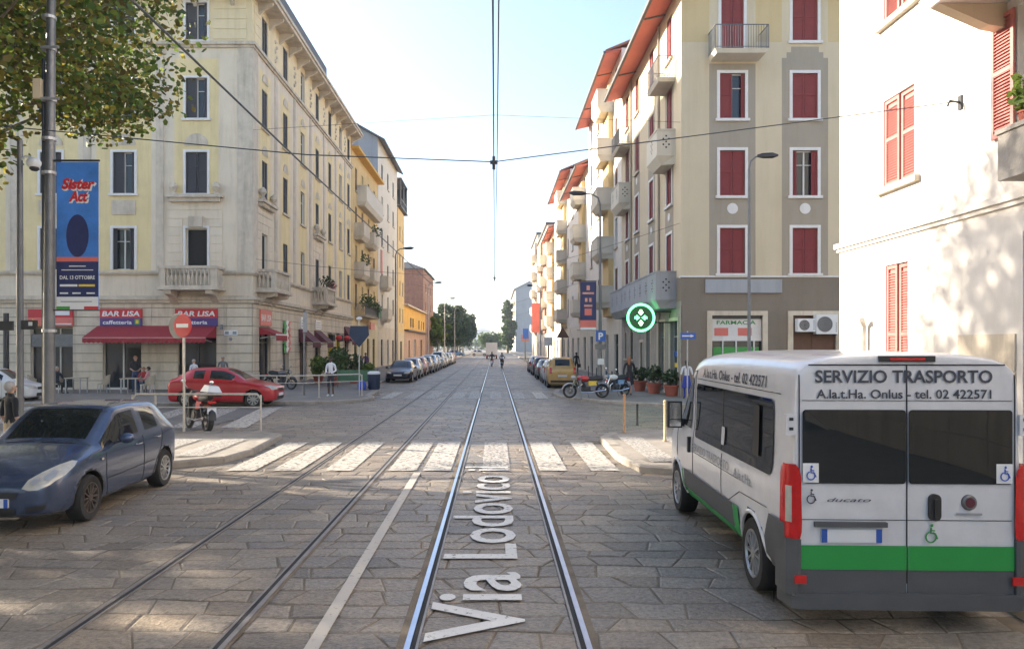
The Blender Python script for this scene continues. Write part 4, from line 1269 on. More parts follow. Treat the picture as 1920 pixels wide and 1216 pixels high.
balcony_rail(RB, RF, fc[0] - 1.1, fc[0] + 1.25, 15.2, 1.1, 'warm_white', 1.05)
balcony_parapet(RB, RS, RL - 3.4, RL - 1.1, 11.15, 12.3, .85, 'warm_white')
balcony_rail(RB, RS, RL - 3.4, RL - 1.1, 14.75, .85, 'warm_white')
balcony_parapet(RB, RS, RL - 15.2, RL - 12.2, 11.15, 12.3, .75, 'warm_white')
balcony_rail(RB, RS, RL - 15.2, RL - 12.2, 14.75, .75, 'warm_white')
balcony_parapet(RB, RS, RL - 9.6, RL - .9, 4.5, 5.75, .95, 'cool_grey')
balcony_parapet(RB, RS, RL - 15.2, RL - 9.9, 4.5, 5.75, .8, 'cool_grey')
def eave(parent, x_out, y0, y1, z, zin, depth=5, m='red_soffit', x0=0.0):
    """sloping red soffit and gutter along the street side; local coordinates, street is -x"""
    mb = MB()
    mb.hexa([(x_out, y0, z), (x0 + .1, y0, zin), (x0 + .1, y1, zin), (x_out, y1, z), (x_out, y0, z + .12), (x0 + .1, y0, zin + .14), (x0 + .1, y1, zin + .14), (x_out, y1, z + .12)], 0)
    k = y0 + 4
    mb.box(x_out - .14, x_out - .002, y0 - .02, y1 + .02, z - .02, z + .16, 1)
    while k < y1 - 1:
        mb.ring_tube([(x_out + .02, k, z - .03), (x0 + .06, k, zin - .03)], .05, 6, 1); k += 7.5
    mb.build('eave', [m, 'roof_dark'], parent)
    mb = MB()
    mb.hexa([(x_out, y0, z + .122), (x0 + depth, y0, zin + 2.2), (x0 + depth, y1, zin + 2.2), (x_out, y1, z + .122),
             (x_out, y0, z + .25), (x0 + depth, y0, zin + 2.5), (x0 + depth, y1, zin + 2.5), (x_out, y1, z + .25)])
    mb.box(x0 + depth, x0 + depth + 6, y0, y1, zin, zin + 2.5)
    mb.build('roof', ['roof_tile'], parent)
eave(RB, -1.05, -.9, RL, RH - .35, RH - .1)
mb = MB()
for y in (4.3, 11.9): mb.cyl((-.07, y, .2), (-.07, y, RH - .2), .055, n=8)
mb.build('downpipe', ['taupe'], RB)
mb = MB(RF)   # pharmacy window trims
for (a, b_, c, e) in gF:
    mb = MB(RF)
    mb.box(a - .22, a, -.08, .02, .13, e + .2); mb.box(b_, b_ + .22, -.08, .02, .13, e + .2); mb.box(a, b_, -.08, .02, e, e + .2)
    mb.build('shop_surround', ['stone'], RB)
for (a, b_, c, e) in gS[:4]:
    mb = MB(RS)
    mb.box(a - .15, a, -.06, .02, .13, e + .15); mb.box(b_, b_ + .15, -.06, .02, .13, e + .15); mb.box(a, b_, -.06, .02, e, e + .15)
    mb.build('shop_surround', ['stone'], RB)
for (a, b_, c, e) in gS[4:]:
    mb = MB(RS)
    mb.box(a - .1, a, -.05, .02, c, e + .1); mb.box(b_, b_ + .1, -.05, .02, c, e + .1); mb.box(a - .15, b_ + .15, -.1, .02, c - .1, c)
    mb.build('shop_surround', ['stone'], RB)
mb = MB(RF)
a, b_, c, e = gF[0]
mb.quad((a, .2, c), (b_, .2, c), (b_, .2, e), (a, .2, e), 0)
mb.box(a, b_, .1, .19, 2.62, 2.75, 1); mb.box(a, b_, .08, .18, 3.6, 3.75, 3)
mb.box(a, b_, .12, .185, 2.75, 3.6, 1); mb.box(a + .1, b_ - .1, .13, .19, 1.9, 2.35, 2)
for x in (a + .5, a + 1.1, b_ - .35): mb.box(x, x + .05, .1, .19, .6, 2.62, 1)
mb.build('shop_window', ['glass', 'trim_white', 'sign_green', 'metal_dark'], RB)
mb = MB(RF)
for x in (a + .15, b_ - 1.05): mb.box(x, x + .62, .112, .118, 2.85, 3.2, 0)
put_text(mb, 'FARMACIA', ((a + b_) / 2, .11, 3.36), (1, 0, 0), (0, 0, 1), .17, 1.75, 1, .02)
mb.build('lettering', ['sign_redlight', 'text_green'], RB)
mb = MB(RF)
a, b_, c, e = gF[1]
mb.box(a, b_, .12, .2, c, e, 0); mb.box((a + b_) / 2 - .05, (a + b_) / 2 + .05, .08, .119, c, e, 0)
mb.build('shop_window', ['shutter_brown'], RB)
for k, o in enumerate(gS): shopfront(RB, RS, o, ('glass', ('metal_light', 'metal_light', 'metal_light', 'metal_dark')[k % 4], 'dark'))
mb = MB(RS); a, b_, c, e = gS[0]
mb.box(a + .1, b_ - .1, .15, .17, 1.9, 2.15, 0); mb.box(a + .1, b_ - .1, .15, .17, 1.4, 1.6, 1)
mb.build('window_poster', ['sign_blue', 'sign_yellow'], RB)
mb = MB(RS); courses(mb, Matrix.Identity(4), 0, RL, .13, 4.2, [(o[0] - .15, o[1] + .15, o[2], o[3] + .15) for o in gS], ch=.5, d=.03, block=1.2)
mb.build('stone_base', ['grey_stone'], RB)
mb = MB(RF)     # blurred pale sign board: a plain fascia
mb.box(1.05, 4.45, -.1, 0, 4.75, 5.35, 0)
tag(mb.build('fascia_board', ['cool_grey'], None, loc=(8.3, 33, 0)), 'plain pale grey sign board above the pharmacy window', 'sign board')

# other blocks down the right side
def right_block(label, y0, L_, H, wall, loc_x=8.3, tall=False, cols_=None, sh='shutter_brown', base='warm_white', loggia=None, name='apartment_building', soffit='red_soffit', eave_on=True):
    n_ = max(2, int(L_ / 4.1))
    cols_ = cols_ or [L_ * (i + .5) / n_ for i in range(n_)]
    rows_ = []
    v = 5.7
    while v + 2.4 < H: rows_.append(v); v += 3.43
    t = thing(name, label, 'building', (loc_x, y0, 0))
    F = frame('right', (0, L_, 0)); cv = lambda u: L_ - u
    ops = [(cv(c) - .5, cv(c) + .5, v, v + 2.0) for c in cols_ for v in rows_]
    g_ = [(cv(c) - .8, cv(c) + .8, .13, 3.2) for c in cols_]
    mb = MB()
    wall_grid(mb, F, L_, H, ops + g_, lambda u, v: 1 if v < 4.4 else 0, vs=[4.4])
    mb.quad((0, 0, 0), (12, 0, 0), (12, 0, H), (0, 0, H), 0); mb.quad((0, L_, 0), (12, L_, 0), (12, L_, H), (0, L_, H), 0); mb.quad((12, 0, 0), (12, L_, 0), (12, L_, H), (12, 0, H), 0)
    mb.build('wall', [wall, base], t)
    if eave_on: eave(t, -1.05, 0.05, L_ - .1, H - .35, H - .1, m=soffit)
    else:
        mb = MB(); mb.box(-.3, 12.2, -.1, L_ + .1, H, H + .35); mb.build('roof', ['roof_dark'], t)
    for i, c in enumerate(cols_):
        for j, v in enumerate(rows_):
            window(t, F, cv(c), v, 1.0, 2.0, ('shut', 'open', 'shut', 'half')[(i * 3 + j) % 4], sh, None, depth=.16)
    for k, o in enumerate(g_): shopfront(t, F, o, ('glass', ('metal_dark', 'frame_white', 'shutter_brown')[k % 3], 'dark'))
    if loggia:
        for (a, b_, lm) in loggia:
            mb = MB(F); mb.box(cv(b_), cv(a), -.35, 0.0, 4.5, H - 1.2); mb.build('bay', [lm], t)
            for v in rows_:
                balcony_parapet(t, F, cv(b_) - .15, cv(a) + .15, v - .25, v + .85, 1.15, 'warm_white', hole=False)
    return t
right_block('tall cream building with red soffit next to the beige corner building', 48.55, 17.3, 21.9, 'white_wall', loggia=[(3.4, 6.2, 'ochre')], sh='shutter_brown')
right_block('cream building with orange bays and low red eave, second block on the right', 65.95, 15.6, 18.65, 'white_wall', loggia=[(2, 4.6, 'ochre')], sh='shutter_blue')
right_block('tall cream building with red soffit in the middle distance on the right', 81.7, 19, 21.9, 'white_wall', loggia=[(4, 7.5, 'ochre')])
right_block('cream building with red eave, last of the red soffit row', 100.9, 15.5, 18.65, 'warm_white', loggia=[(3, 6, 'ochre')])
right_block('flat roofed cream and brown balcony building far down on the right', 116.8, 26, 21.5, 'warm_white', loggia=[(2, 6, 'brick'), (12, 16, 'brick')], eave_on=False)
right_block('pale far apartment block with brown bays on the right', 143.5, 22, 24, 'warm_white', loggia=[(3, 8, 'brick')], eave_on=False)
t, F, cv = simple_building('apartment_building', 'far grey gabled building beyond the right hand row', (8.3, 300, 0), 'right', 70, 25.5,
    [6, 14, 22, 30, 38, 46, 54, 62], [5, 9, 13, 17, 21], 1.6, 2.0, 'warm_white', 'shutter_brown', None, gable=4, frontw=16, fwall='cool_grey', depth=16, eave=.8, rooft='roof_dark')
for v in (8, 12, 16, 20): balcony_parapet(t, F, 40, 66, v, v + 1, 1.3, 'warm_white', hole=False)
# distant towers
for i, (x, y, w_, h_) in enumerate(((-52, 1400, 34, 28), (-26, 1400, 22, 35), (-2, 1420, 26, 34), (-62, 1500, 26, 22))):
    t = thing('tower_block', ['low wide blue grey block on the horizon', 'left of the two pale blue towers on the horizon', 'right of the two pale blue towers on the horizon', 'faint low block left of the horizon towers'][i], 'tower block', (x - 20, y, 0))
    mb = MB(); mb.box(-w_ / 2, w_ / 2, 0, 20, 0, h_); mb.box(-w_ / 4, w_ / 6, 4, 12, h_, h_ + 3); mb.build('wall', ['far_tower'], t)
    mb = MB()
    for k in range(int(h_ / 4)): mb.box(-w_ / 2 + 1, w_ / 2 - 1, -.3, 0, 2 + k * 4, 3.6 + k * 4)
    mb.build('window_band', ['shutter_grey'], t)

# ------------------------------------------------------------------ NEAR RIGHT WHITE BUILDING
WB = thing('apartment_building', 'sunlit white building with faded red louvred shutters beside the van', 'building', (8.3, 17.85, 0))
WL = 30.0; WF = frame('right', (0, 0, 0)); WH = 17
# u = distance from the far corner towards the camera
wc = [2.6, 8.3, 12.8]
wops = [(2.02, 3.18, 5.75, 7.6), (2.02, 3.18, 9.25, 11.1), (2.1, 2.95, 1.0, 4.1), (6.08, 7.2, 5.78, 7.8), (6.08, 7.2, 9.3, 11.4), (6.2, 7.4, .2, 4.2), (10, 11.2, 5.75, 7.95), (10, 11.2, .2, 4.2)]
mb = MB()
wall_grid(mb, WF, WL, WH, wops, lambda u, v: 0)
mb.quad((0, 0, 0), (14, 0, 0), (14, 0, WH), (0, 0, WH), 0)
mb.quad((0, 0, WH), (14, 0, WH), (14, -WL, WH), (0, -WL, WH), 0)
mb.quad((14, 0, 0), (14, -WL, 0), (14, -WL, WH), (14, 0, WH), 0); mb.quad((0, -WL, 0), (14, -WL, 0), (14, -WL, WH), (0, -WL, WH), 0)
mb.build('wall', ['white_wall'], WB)
mb = MB(WF); mb.box(-.1, WL, -.1, 0, 4.72, 4.84); mb.box(-.05, WL, -.05, 0, 4.64, 4.72); mb.T = Matrix.Identity(4); mb.box(0, 14, 0, .1, 4.72, 4.84)
mb.build('cornice', ['white_wall'], WB)
mb = MB(WF)
k = .13
courses(mb, Matrix.Identity(4), 4.6, WL, .13, 2.6, [(o[0] - .15, o[1] + .15, o[2], o[3]) for o in wops if o[2] < 2], ch=.62, d=.03, block=1.4, gap=.015)
mb.build('stone_cladding', ['stone'], WB)
for (a, b_, c, e) in wops:
    hi = c > 5
    st = 'shut'
    if a > 5 and hi: st = 'wings' if c < 9 else 'shut'
    if a > 6 and not hi: st = 'open'
    if abs(a - 2.1) < .01: st = 'shut'
    window(WB, WF, (a + b_) / 2, c, b_ - a, e - c, st, 'shutter_pink', None, sill=hi, slats=True, depth=.22, name='window')
balcony_rail(WB, WF, 5.5, 9.3, 8.11, 1.25, 'white_wall')
for x in (5.62, 8.9):
    mb = MB(WF); mb.hexa([(x, -.3, 7.6), (x + .22, -.3, 7.6), (x + .22, 0, 7.55), (x, 0, 7.55), (x, -1.1, 7.945), (x + .22, -1.1, 7.945), (x + .22, 0, 7.945), (x, 0, 7.945)])
    mb.build('balcony_bracket', ['beige'], WB)
balcony_parapet(WB, WF, 6.35, 9.0, 4.95, 5.66, .5, 'grey_stone', hole=False, under=False)
mb = MB(WF)
mb.cyl((1.35, -.1, .13), (1.35, -.1, 2.75), .055, n=10); mb.ring_tube([(1.35, -.1, 2.72), (1.35, -.1, 2.85), (1.42, -.16, 2.95), (1.5, -.2, 2.97)], .06, 8)
mb.build('vent_pipe', ['leaf_pipe' if 'leaf_pipe' in M else 'galv'], WB)
mb = MB(WF); mb.ring_tube([(4.65, 0, 6.72), (4.65, -.2, 6.76), (4.65, -.24, 6.66)], .02, 6); mb.box(4.6, 4.7, -.03, 0, 6.6, 6.85)
mb.build('wall_hook', ['metal_dark'], WB)
plant('potted_plant', 'bright green plant in a terracotta pot on the white building balcony', (8.0, 11.15, 5.73), .24, .75, 'leaf_bright', 11, n=80, leaf=.13, potr=.12, poth=.2)

# ------------------------------------------------------------------ vehicles
def loft_body(st, side_glass, shield, rear_glass, wheels, wr, name, sub=2, lower=None, wheel_w=.26, crease_ring=None):
    """st: stations (y, zb, w, zbelt, w5, z5, w6, z6, ztop); returns baked mesh with slots 0 paint 1 glass 2 dark 3 lower
    side_glass / shield / rear_glass: station index intervals (i -> i+1) whose side / top-centre faces are glass"""
    bm = bmesh.new()
    rings = []
    for (y, zb, w, zl, w5, z5, w6, z6, zt) in st:
        half = [(0, zb), (.82 * w, zb), (.975 * w, zb + .07), (1.0 * w, zb + .5 * (zl - zb)), (.992 * w, zl - .02), (.955 * w, zl + .035), (w5, z5), (w6, z6), (0, zt)]
        ring = [bm.verts.new((x, y, z)) for x, z in half] + [bm.verts.new((-x, y, z)) for x, z in half[-2:0:-1]]
        rings.append(ring)
    n = len(rings[0])
    for i in range(len(rings) - 1):
        for k in range(n):
            k2 = (k + 1) % n
            f = bm.faces.new((rings[i][k], rings[i][k2], rings[i + 1][k2], rings[i + 1][k]))
            seg = k if k < 8 else n - 1 - k
            if seg == 5 and i in side_glass: f.material_index = 1
            if seg == 7 and (i in shield or i in rear_glass): f.material_index = 1
            if lower and seg in (1, 2) and i in lower: f.material_index = 3
    bm.faces.new(rings[0][::-1]); bm.faces.new(rings[-1])
    bmesh.ops.recalc_face_normals(bm, faces=bm.faces)
    me = bpy.data.meshes.new(name); bm.to_mesh(me); bm.free()
    o = bpy.data.objects.new(name, me); COL.objects.link(o)
    for k in range(4): me.materials.append(M['dark'])
    m_ = o.modifiers.new('s', 'SUBSURF'); m_.levels = sub; m_.render_levels = sub
    cb = MB()
    for (wy, tw) in wheels:
        for s_ in (-1, 1):
            cb.lathe([(0, s_ * (tw + .3)), (wr + .055, s_ * (tw + .3)), (wr + .055, s_ * (tw - wheel_w - .05)), (0, s_ * (tw - wheel_w - .05))], (0, wy, wr), axis='x', n=28)
    cme = cb.mesh('cut', ['dark', 'dark', 'dark', 'dark'])
    bmc = bmesh.new(); bmc.from_mesh(cme); bmesh.ops.remove_doubles(bmc, verts=bmc.verts, dist=1e-5)
    bmesh.ops.recalc_face_normals(bmc, faces=bmc.faces)
    for f in bmc.faces: f.material_index = 2
    bmc.to_mesh(cme); bmc.free()
    co = bpy.data.objects.new('cut', cme); COL.objects.link(co)
    b_ = o.modifiers.new('b', 'BOOLEAN'); b_.object = co; b_.operation = 'DIFFERENCE'; b_.solver = 'EXACT'
    out = bake(o, 32)
    bpy.data.objects.remove(o); bpy.data.objects.remove(co)
    # anything on the arch cylinders is dark
    for p in out.polygons:
        c = p.center
        for (wy, tw) in wheels:
            if abs(math.hypot(c.y - wy, c.z - wr) - (wr + .055)) < .012 or (abs(abs(c.x) - (tw - wheel_w - .05)) < .01 and math.hypot(c.y - wy, c.z - wr) < wr + .05):
                p.material_index = 2
    return out

def bvh_of(me):
    return BVHTree.FromPolygons([v.co for v in me.vertices], [tuple(p.vertices) for p in me.polygons])

def split_glass(me, root, mats, name='body'):
    """body object plus one child per pane"""
    bm = bmesh.new(); bm.from_mesh(me)
    gl = [f for f in bm.faces if f.material_index == 1]
    seen = set(); isl = []
    for f in gl:
        if f in seen: continue
        st = [f]; seen.add(f); cur = []
        while st:
            q = st.pop(); cur.append(q)
            for e in q.edges:
                for g_ in e.link_faces:
                    if g_.material_index == 1 and g_ not in seen: seen.add(g_); st.append(g_)
        isl.append([f_.index for f_ in cur])
    bm.free()
    def sub(idx, nm, ms, push=0.0):
        vm = {}; vs = []; fs = []; mi = []
        for i in idx:
            p = me.polygons[i]; f = []
            for v in p.vertices:
                if v not in vm: vm[v] = len(vs); vs.append(me.vertices[v].co + me.vertices[v].normal * push)
                f.append(vm[v])
            fs.append(f); mi.append(p.material_index if len(ms) > 1 else 0)
        m2 = bpy.data.meshes.new(nm); m2.from_pydata([tuple(v) for v in vs], [], fs)
        for m_ in ms: m2.materials.append(M[m_])
        m2.polygons.foreach_set('material_index', mi)
        m2.shade_smooth(); m2.set_sharp_from_angle(angle=R(32)); m2.update()
        return m2
    gset = set(i for l_ in isl for i in l_)
    b_ = link(name, sub([i for i in range(len(me.polygons)) if i not in gset], name, mats), root)
    b_['paint'] = 1
    for l_ in isl:
        cs_ = [me.polygons[i].center for i in l_]
        nx = sum(abs(me.polygons[i].normal.x) for i in l_) / len(l_)
        ny = sum(me.polygons[i].normal.y for i in l_) / len(l_)
        nm = 'side_window' if nx > .5 else ('windscreen' if ny < 0 else 'rear_window')
        link(nm, sub(l_, nm, ['glass_car']), root)
    return b_

def conform(mb, bvh, outline, axis, sgn, off=.008, mi=0, rings=4, thick=.0):
    """patch with the 2D outline laid on the body. axis 'x': outline in (y,z), seen from sgn*x; axis 'y': outline in (x,z)"""
    n = len(outline); cx = sum(p[0] for p in outline) / n; cz = sum(p[1] for p in outline) / n
    vs = []
    def hit(a, b_):
        if axis == 'x': o_ = Vector((sgn * 3, a, b_)); d = Vector((-sgn, 0, 0))
        elif axis == 'y': o_ = Vector((a, sgn * 8, b_)); d = Vector((0, -sgn, 0))
        else: o_ = Vector((a, b_, 5)); d = Vector((0, 0, -1))
        h, nn, i_, dist = bvh.ray_cast(o_, d)
        if h is None: return None
        if nn.dot(d) > 0: nn = -nn
        return h + (nn * off + -d * off * .5)
    last = None
    for r_ in range(rings + 1):
        for (a, b_) in (outline if r_ else [(cx, cz)]):
            f = r_ / rings
            h = hit(cx + (a - cx) * f, cz + (b_ - cz) * f)
            if h is None: h = last if last is not None else Vector((0, 0, -1))
            last = h; vs.append(h)
    fs = [(0, 1 + k, 1 + (k + 1) % n) for k in range(n)]
    for r_ in range(1, rings):
        for k in range(n):
            a = 1 + (r_ - 1) * n + k; b_ = 1 + (r_ - 1) * n + (k + 1) % n
            fs.append((a, a + n, b_ + n, b_))
    mb.add(vs, fs, mi)

def seam(mb, bvh, pts, axis, sgn, w=.006, mi=0, off=.003):
    """thin dark door gap following the body"""
    P = []
    for a, b_ in zip(pts, pts[1:]):
        k = max(2, int(math.hypot(b_[0] - a[0], b_[1] - a[1]) / .08))
        for i in range(k): P.append((a[0] + (b_[0] - a[0]) * i / k, a[1] + (b_[1] - a[1]) * i / k))
    P.append(pts[-1])
    H = []
    for (a, b_) in P:
        if axis == 'x': o_ = Vector((sgn * 3, a, b_)); d = Vector((-sgn, 0, 0))
        else: o_ = Vector((a, sgn * 8, b_)); d = Vector((0, -sgn, 0))
        h, nn, i_, dd = bvh.ray_cast(o_, d)
        if h is None: continue
        H.append(h - d * off)
    if len(H) > 1: mb.ring_tube(H, w / 2, 4, mi, cap=False)

def rrect(x0, x1, z0, z1, r, n=4):
    out = []
    for cx, cz, a0 in ((x1 - r, z1 - r, 0), (x0 + r, z1 - r, 90), (x0 + r, z0 + r, 180), (x1 - r, z0 + r, 270)):
        for i in range(n + 1):
            a = R(a0 + 90 * i / n); out.append((cx + r * math.cos(a), cz + r * math.sin(a)))
    # densify
    res = []
    for a, b_ in zip(out, out[1:] + out[:1]):
        k = max(1, int(math.hypot(b_[0] - a[0], b_[1] - a[1]) / .12))
        for i in range(k): res.append((a[0] + (b_[0] - a[0]) * i / k, a[1] + (b_[1] - a[1]) * i / k))
    return res
def dens(poly, s_=.07):
    res = []
    for a, b_ in zip(poly, poly[1:] + poly[:1]):
        k = max(1, int(math.hypot(b_[0] - a[0], b_[1] - a[1]) / s_))
        for i in range(k): res.append((a[0] + (b_[0] - a[0]) * i / k, a[1] + (b_[1] - a[1]) * i / k))
    return res
def ell(cx, cz, rx, rz, n=16):
    return [(cx + rx * math.cos(2 * math.pi * i / n), cz + rz * math.sin(2 * math.pi * i / n)) for i in range(n)]

_wh = {}
def wheel(root, x, y, r, w, style='spoke', rimm='rim'):
    """tyre with a rim child; x is the outer face plane"""
    s_ = 1 if x > 0 else -1
    key = (r, w, style, s_, rimm)
    if key not in _wh:
        mb = MB()
        mb.lathe([(r * .66, 0), (r * .70, s_ * .012), (r * .93, s_ * .012), (r * .985, -s_ * .02), (r, -s_ * .05), (r, -s_ * (w - .05)), (r * .98, -s_ * (w - .02)), (r * .9, -s_ * w), (r * .66, -s_ * w)], axis='x', n=32)
        ty = mb.mesh('tyre', ['tyre'], smooth=50)
        mb = MB()
        rr_ = r * .665
        mb.lathe([(rr_, .0), (rr_ * .96, s_ * .006), (rr_ * .9, -s_ * .02), (rr_ * .88, -s_ * .06), (0, -s_ * .07)], axis='x', n=28, mi=1)
        mb.lathe([(rr_ * 1.01, -s_ * .01), (rr_ * 1.0, s_ * .012), (rr_ * .93, s_ * .012), (rr_ * .9, -s_ * .01)], axis='x', n=28, mi=0)
        ns = {'spoke': 9, 'five': 5, 'steel': 12}[style]
        for k in range(ns):
            a = 2 * math.pi * k / ns; c, sn = math.cos(a), math.sin(a); hw = {'spoke': .16, 'five': .2, 'steel': .07}[style] * rr_
            def P(q, t_, xx): return (xx, c * q - sn * t_, sn * q + c * t_)
            q0, q1 = rr_ * .16, rr_ * .95
            v_ = [P(q0, -hw * .8, -s_ * .03), P(q1, -hw, -s_ * .03), P(q1, hw, -s_ * .03), P(q0, hw * .8, -s_ * .03), P(q0, -hw * .6, -s_ * .0), P(q1, -hw * .8, s_ * .004), P(q1, hw * .8, s_ * .004), P(q0, hw * .6, 0)]
            mb.hexa(v_, 0)
        mb.lathe([(rr_ * .25, -s_ * .03), (rr_ * .24, s_ * .006), (0, s_ * .01)], axis='x', n=16, mi=0)
        ri = mb.mesh('rim', [rimm, 'black_plastic'], smooth=35)
        _wh[key] = (ty, ri)
    ty, ri = _wh[key]
    t_ = link('wheel', ty, root, loc=(x, y, r))
    link('rim', ri, t_)
    return t_

def put_part(root, name, mb, mats, smooth=30):
    return mb.build(name, mats, root, smooth=smooth)

CARS = {}
def car_kind(kind, paintm):
    """generic cars for the parked rows; front faces -y, origin on the ground at the car's middle"""
    P = {
        'hatch': dict(L=3.9, W=1.66, H=1.48, hood=.93, nose=.72, ws0=1.02, ws1=1.78, r1=3.35, tail=3.86, wb=(.78, 3.18), r=.30),
        'small': dict(L=3.55, W=1.62, H=1.48, hood=.95, nose=.74, ws0=.82, ws1=1.5, r1=3.05, tail=3.52, wb=(.66, 2.96), r=.29),
        'sedan': dict(L=4.4, W=1.75, H=1.43, hood=.90, nose=.70, ws0=1.25, ws1=2.05, r1=3.1, tail=3.85, wb=(.85, 3.45), r=.31),
        'suv': dict(L=4.15, W=1.78, H=1.55, hood=1.02, nose=.80, ws0=1.15, ws1=2.0, r1=3.35, tail=4.1, wb=(.82, 3.38), r=.33),
        'mpv': dict(L=4.1, W=1.70, H=1.75, hood=1.08, nose=.85, ws0=.75, ws1=1.5, r1=3.75, tail=4.07, wb=(.80, 3.35), r=.31),
    }[kind]
    L, W, H = P['L'], P['W'] / 2, P['H']; hd, ns = P['hood'], P['nose']
    def S(y, zb, w, zl, wt, zt, crown=.02):
        return (y, zb, w, zl, wt, zt - .035 if zt - zl > .25 else zl + (zt - zl) * .6 + .03, wt * .86, zt - .012, zt + crown)
    bl = hd - .02
    st = [S(0, .32, W * .62, ns - .14, W * .5, ns - .04), S(.05, .26, W * .80, ns - .08, W * .62, ns + .0), S(.25, .22, W * .93, ns - .02, W * .72, ns + .08), S(.6, .2, W * .99, ns + .07, W * .76, ns + .15),
          S(P['ws0'] - .06, .19, W, hd - .06, W * .80, hd + .0), S(P['ws0'] + .02, .19, W, bl - .05, W * .80, hd + .05),
          S(P['ws0'] + .5 * (P['ws1'] - P['ws0']), .19, W, bl - .02, W * .74, hd + .58 * (H - hd)),
          S(P['ws1'] - .02, .19, W, bl, W * .68, H - .04), S(P['ws1'] + .1, .19, W, bl, W * .67, H - .015)]
    pil = (P['ws1'] + P['r1']) / 2 - .05
    st += [S(pil - .04, .19, W, bl + .02, W * .67, H), S(pil + .04, .19, W, bl + .02, W * .67, H)]
    st += [S(P['r1'] - .12, .19, W, bl + .04, W * .66, H - .02), S(P['r1'] + .02, .19, W, bl + .05, W * .65, H - .05)]
    gl0 = len(st) - 1
    if kind == 'sedan':
        st += [S(P['tail'] - .1, .2, W * .99, bl + .03, W * .72, bl + .12), S(P['tail'], .2, W * .98, bl + .03, W * .74, bl + .09), S(L - .12, .24, W * .95, bl - .02, W * .74, bl + .06), S(L - .03, .28, W * .86, bl - .12, W * .68, bl - .02), S(L, .34, W * .76, bl - .2, W * .6, bl - .1)]
    else:
        e = P['tail'] - (P['r1'] + .02)
        st += [S(P['r1'] + .02 + e * .9, .2, W * .975, bl + .02, W * .66, hd + (H - hd) * .08 + .04), S(P['tail'] - .02, .22, W * .955, bl - .02, W * .68, hd + .12), S(L - .01, .26, W * .92, bl - .14, W * .7, hd - .02), S(L, .34, W * .84, bl - .3, W * .62, hd - .2)]
    tw = W - .0
    me = loft_body(st, side_glass=[6, 7, 8, 10], shield=[5, 6], rear_glass=[gl0], wheels=[(P['wb'][0], tw), (P['wb'][1], tw)], wr=P['r'], name='body', sub=2)
    root = thing('parked_car', 'x', 'car', (0, 0, 0))
    # centre
    for v in me.vertices: v.co.y -= L / 2
    bv = bvh_of(me)
    split_glass(me, root, [paintm, 'glass_car', 'dark', 'grey_plastic'])
    h2 = L / 2
    for s_ in (-1, 1):
        mb = MB(); conform(mb, bv, dens([(s_ * W * .45, ns - .10), (s_ * W * .84, ns - .11), (s_ * W * .90, ns + .06), (s_ * W * .72, ns + .05), (s_ * W * .5, ns - .02)]), 'y', -1, .012)
        put_part(root, 'headlight', mb, ['lamp_clear'])
        mb = MB()
        if kind in ('mpv', 'suv', 'hatch', 'small'): conform(mb, bv, dens([(s_ * W * .70, hd - .26), (s_ * W * .88, hd - .26), (s_ * W * .86, hd + .08), (s_ * W * .72, hd + .08)]), 'y', 1, .012)
        else: conform(mb, bv, dens([(s_ * W * .45, hd - .18), (s_ * W * .88, hd - .2), (s_ * W * .86, hd - .03), (s_ * W * .5, hd - .05)]), 'y', 1, .012)
        put_part(root, 'tail_light', mb, ['lamp_red'])
        mb = MB(); y = P['ws0'] + .38 - h2
        mb.ball((s_ * (W + .09), y, bl + .07), .1, 10, 0, (1.0, .55, .72)); mb.box(s_ * (W - .08), s_ * (W + .04), y - .02, y + .03, bl + .0, bl + .05)
        o = put_part(root, 'mirror', mb, [paintm], 60); o['paint'] = 1
        mb = MB()
        seam(mb, bv, [(P['ws0'] + .32 - h2, .3), (P['ws0'] + .32 - h2, bl)], 'x', s_); seam(mb, bv, [(pil - h2, .28), (pil - h2, bl + .02)], 'x', s_)
        if kind != 'small': seam(mb, bv, [(P['wb'][1] - .42 - h2, .32), (P['wb'][1] - .40 - h2, .6), (P['wb'][1] - .18 - h2, .85), (P['wb'][1] - .12 - h2, bl)], 'x', s_)
        mb.box(s_ * (W - .012), s_ * (W + .018), pil - .28 - h2, pil - .1 - h2, bl - .12, bl - .09)
        put_part(root, 'door_trim', mb, ['black_plastic'])
    mb = MB(); conform(mb, bv, rrect(-W * .45, W * .45, .3, .44, .04), 'y', -1, .01); conform(mb, bv, rrect(-W * .36, W * .36, ns - .16, ns - .06, .02), 'y', -1, .01)
    put_part(root, 'grille', mb, ['black_plastic'])
    mb = MB(); mb.box(-.26, .26, -h2 - .03, -h2 + .0, .44, .55, 0); put_part(root, 'number_plate', mb, ['plate'])
    mb = MB(); zz = .62 if kind != 'mpv' else .7
    h, nn, i_, dd = bv.ray_cast(Vector((0, 8, zz)), Vector((0, -1, 0)))
    mb.box(-.26, .26, h.y, h.y + .02, zz - .05, zz + .06, 0); put_part(root, 'number_plate', mb, ['plate'])
    mb = MB(); conform(mb, bv, rrect(-W * .8, W * .8, .33, .45, .03), 'y', 1, .014); put_part(root, 'bumper_strip', mb, ['black_plastic'])
    for y in P['wb']:
        for s_ in (-1, 1): wheel(root, s_ * (W - .02), y - h2, P['r'], .2, 'spoke' if kind != 'sedan' else 'five')
    return root

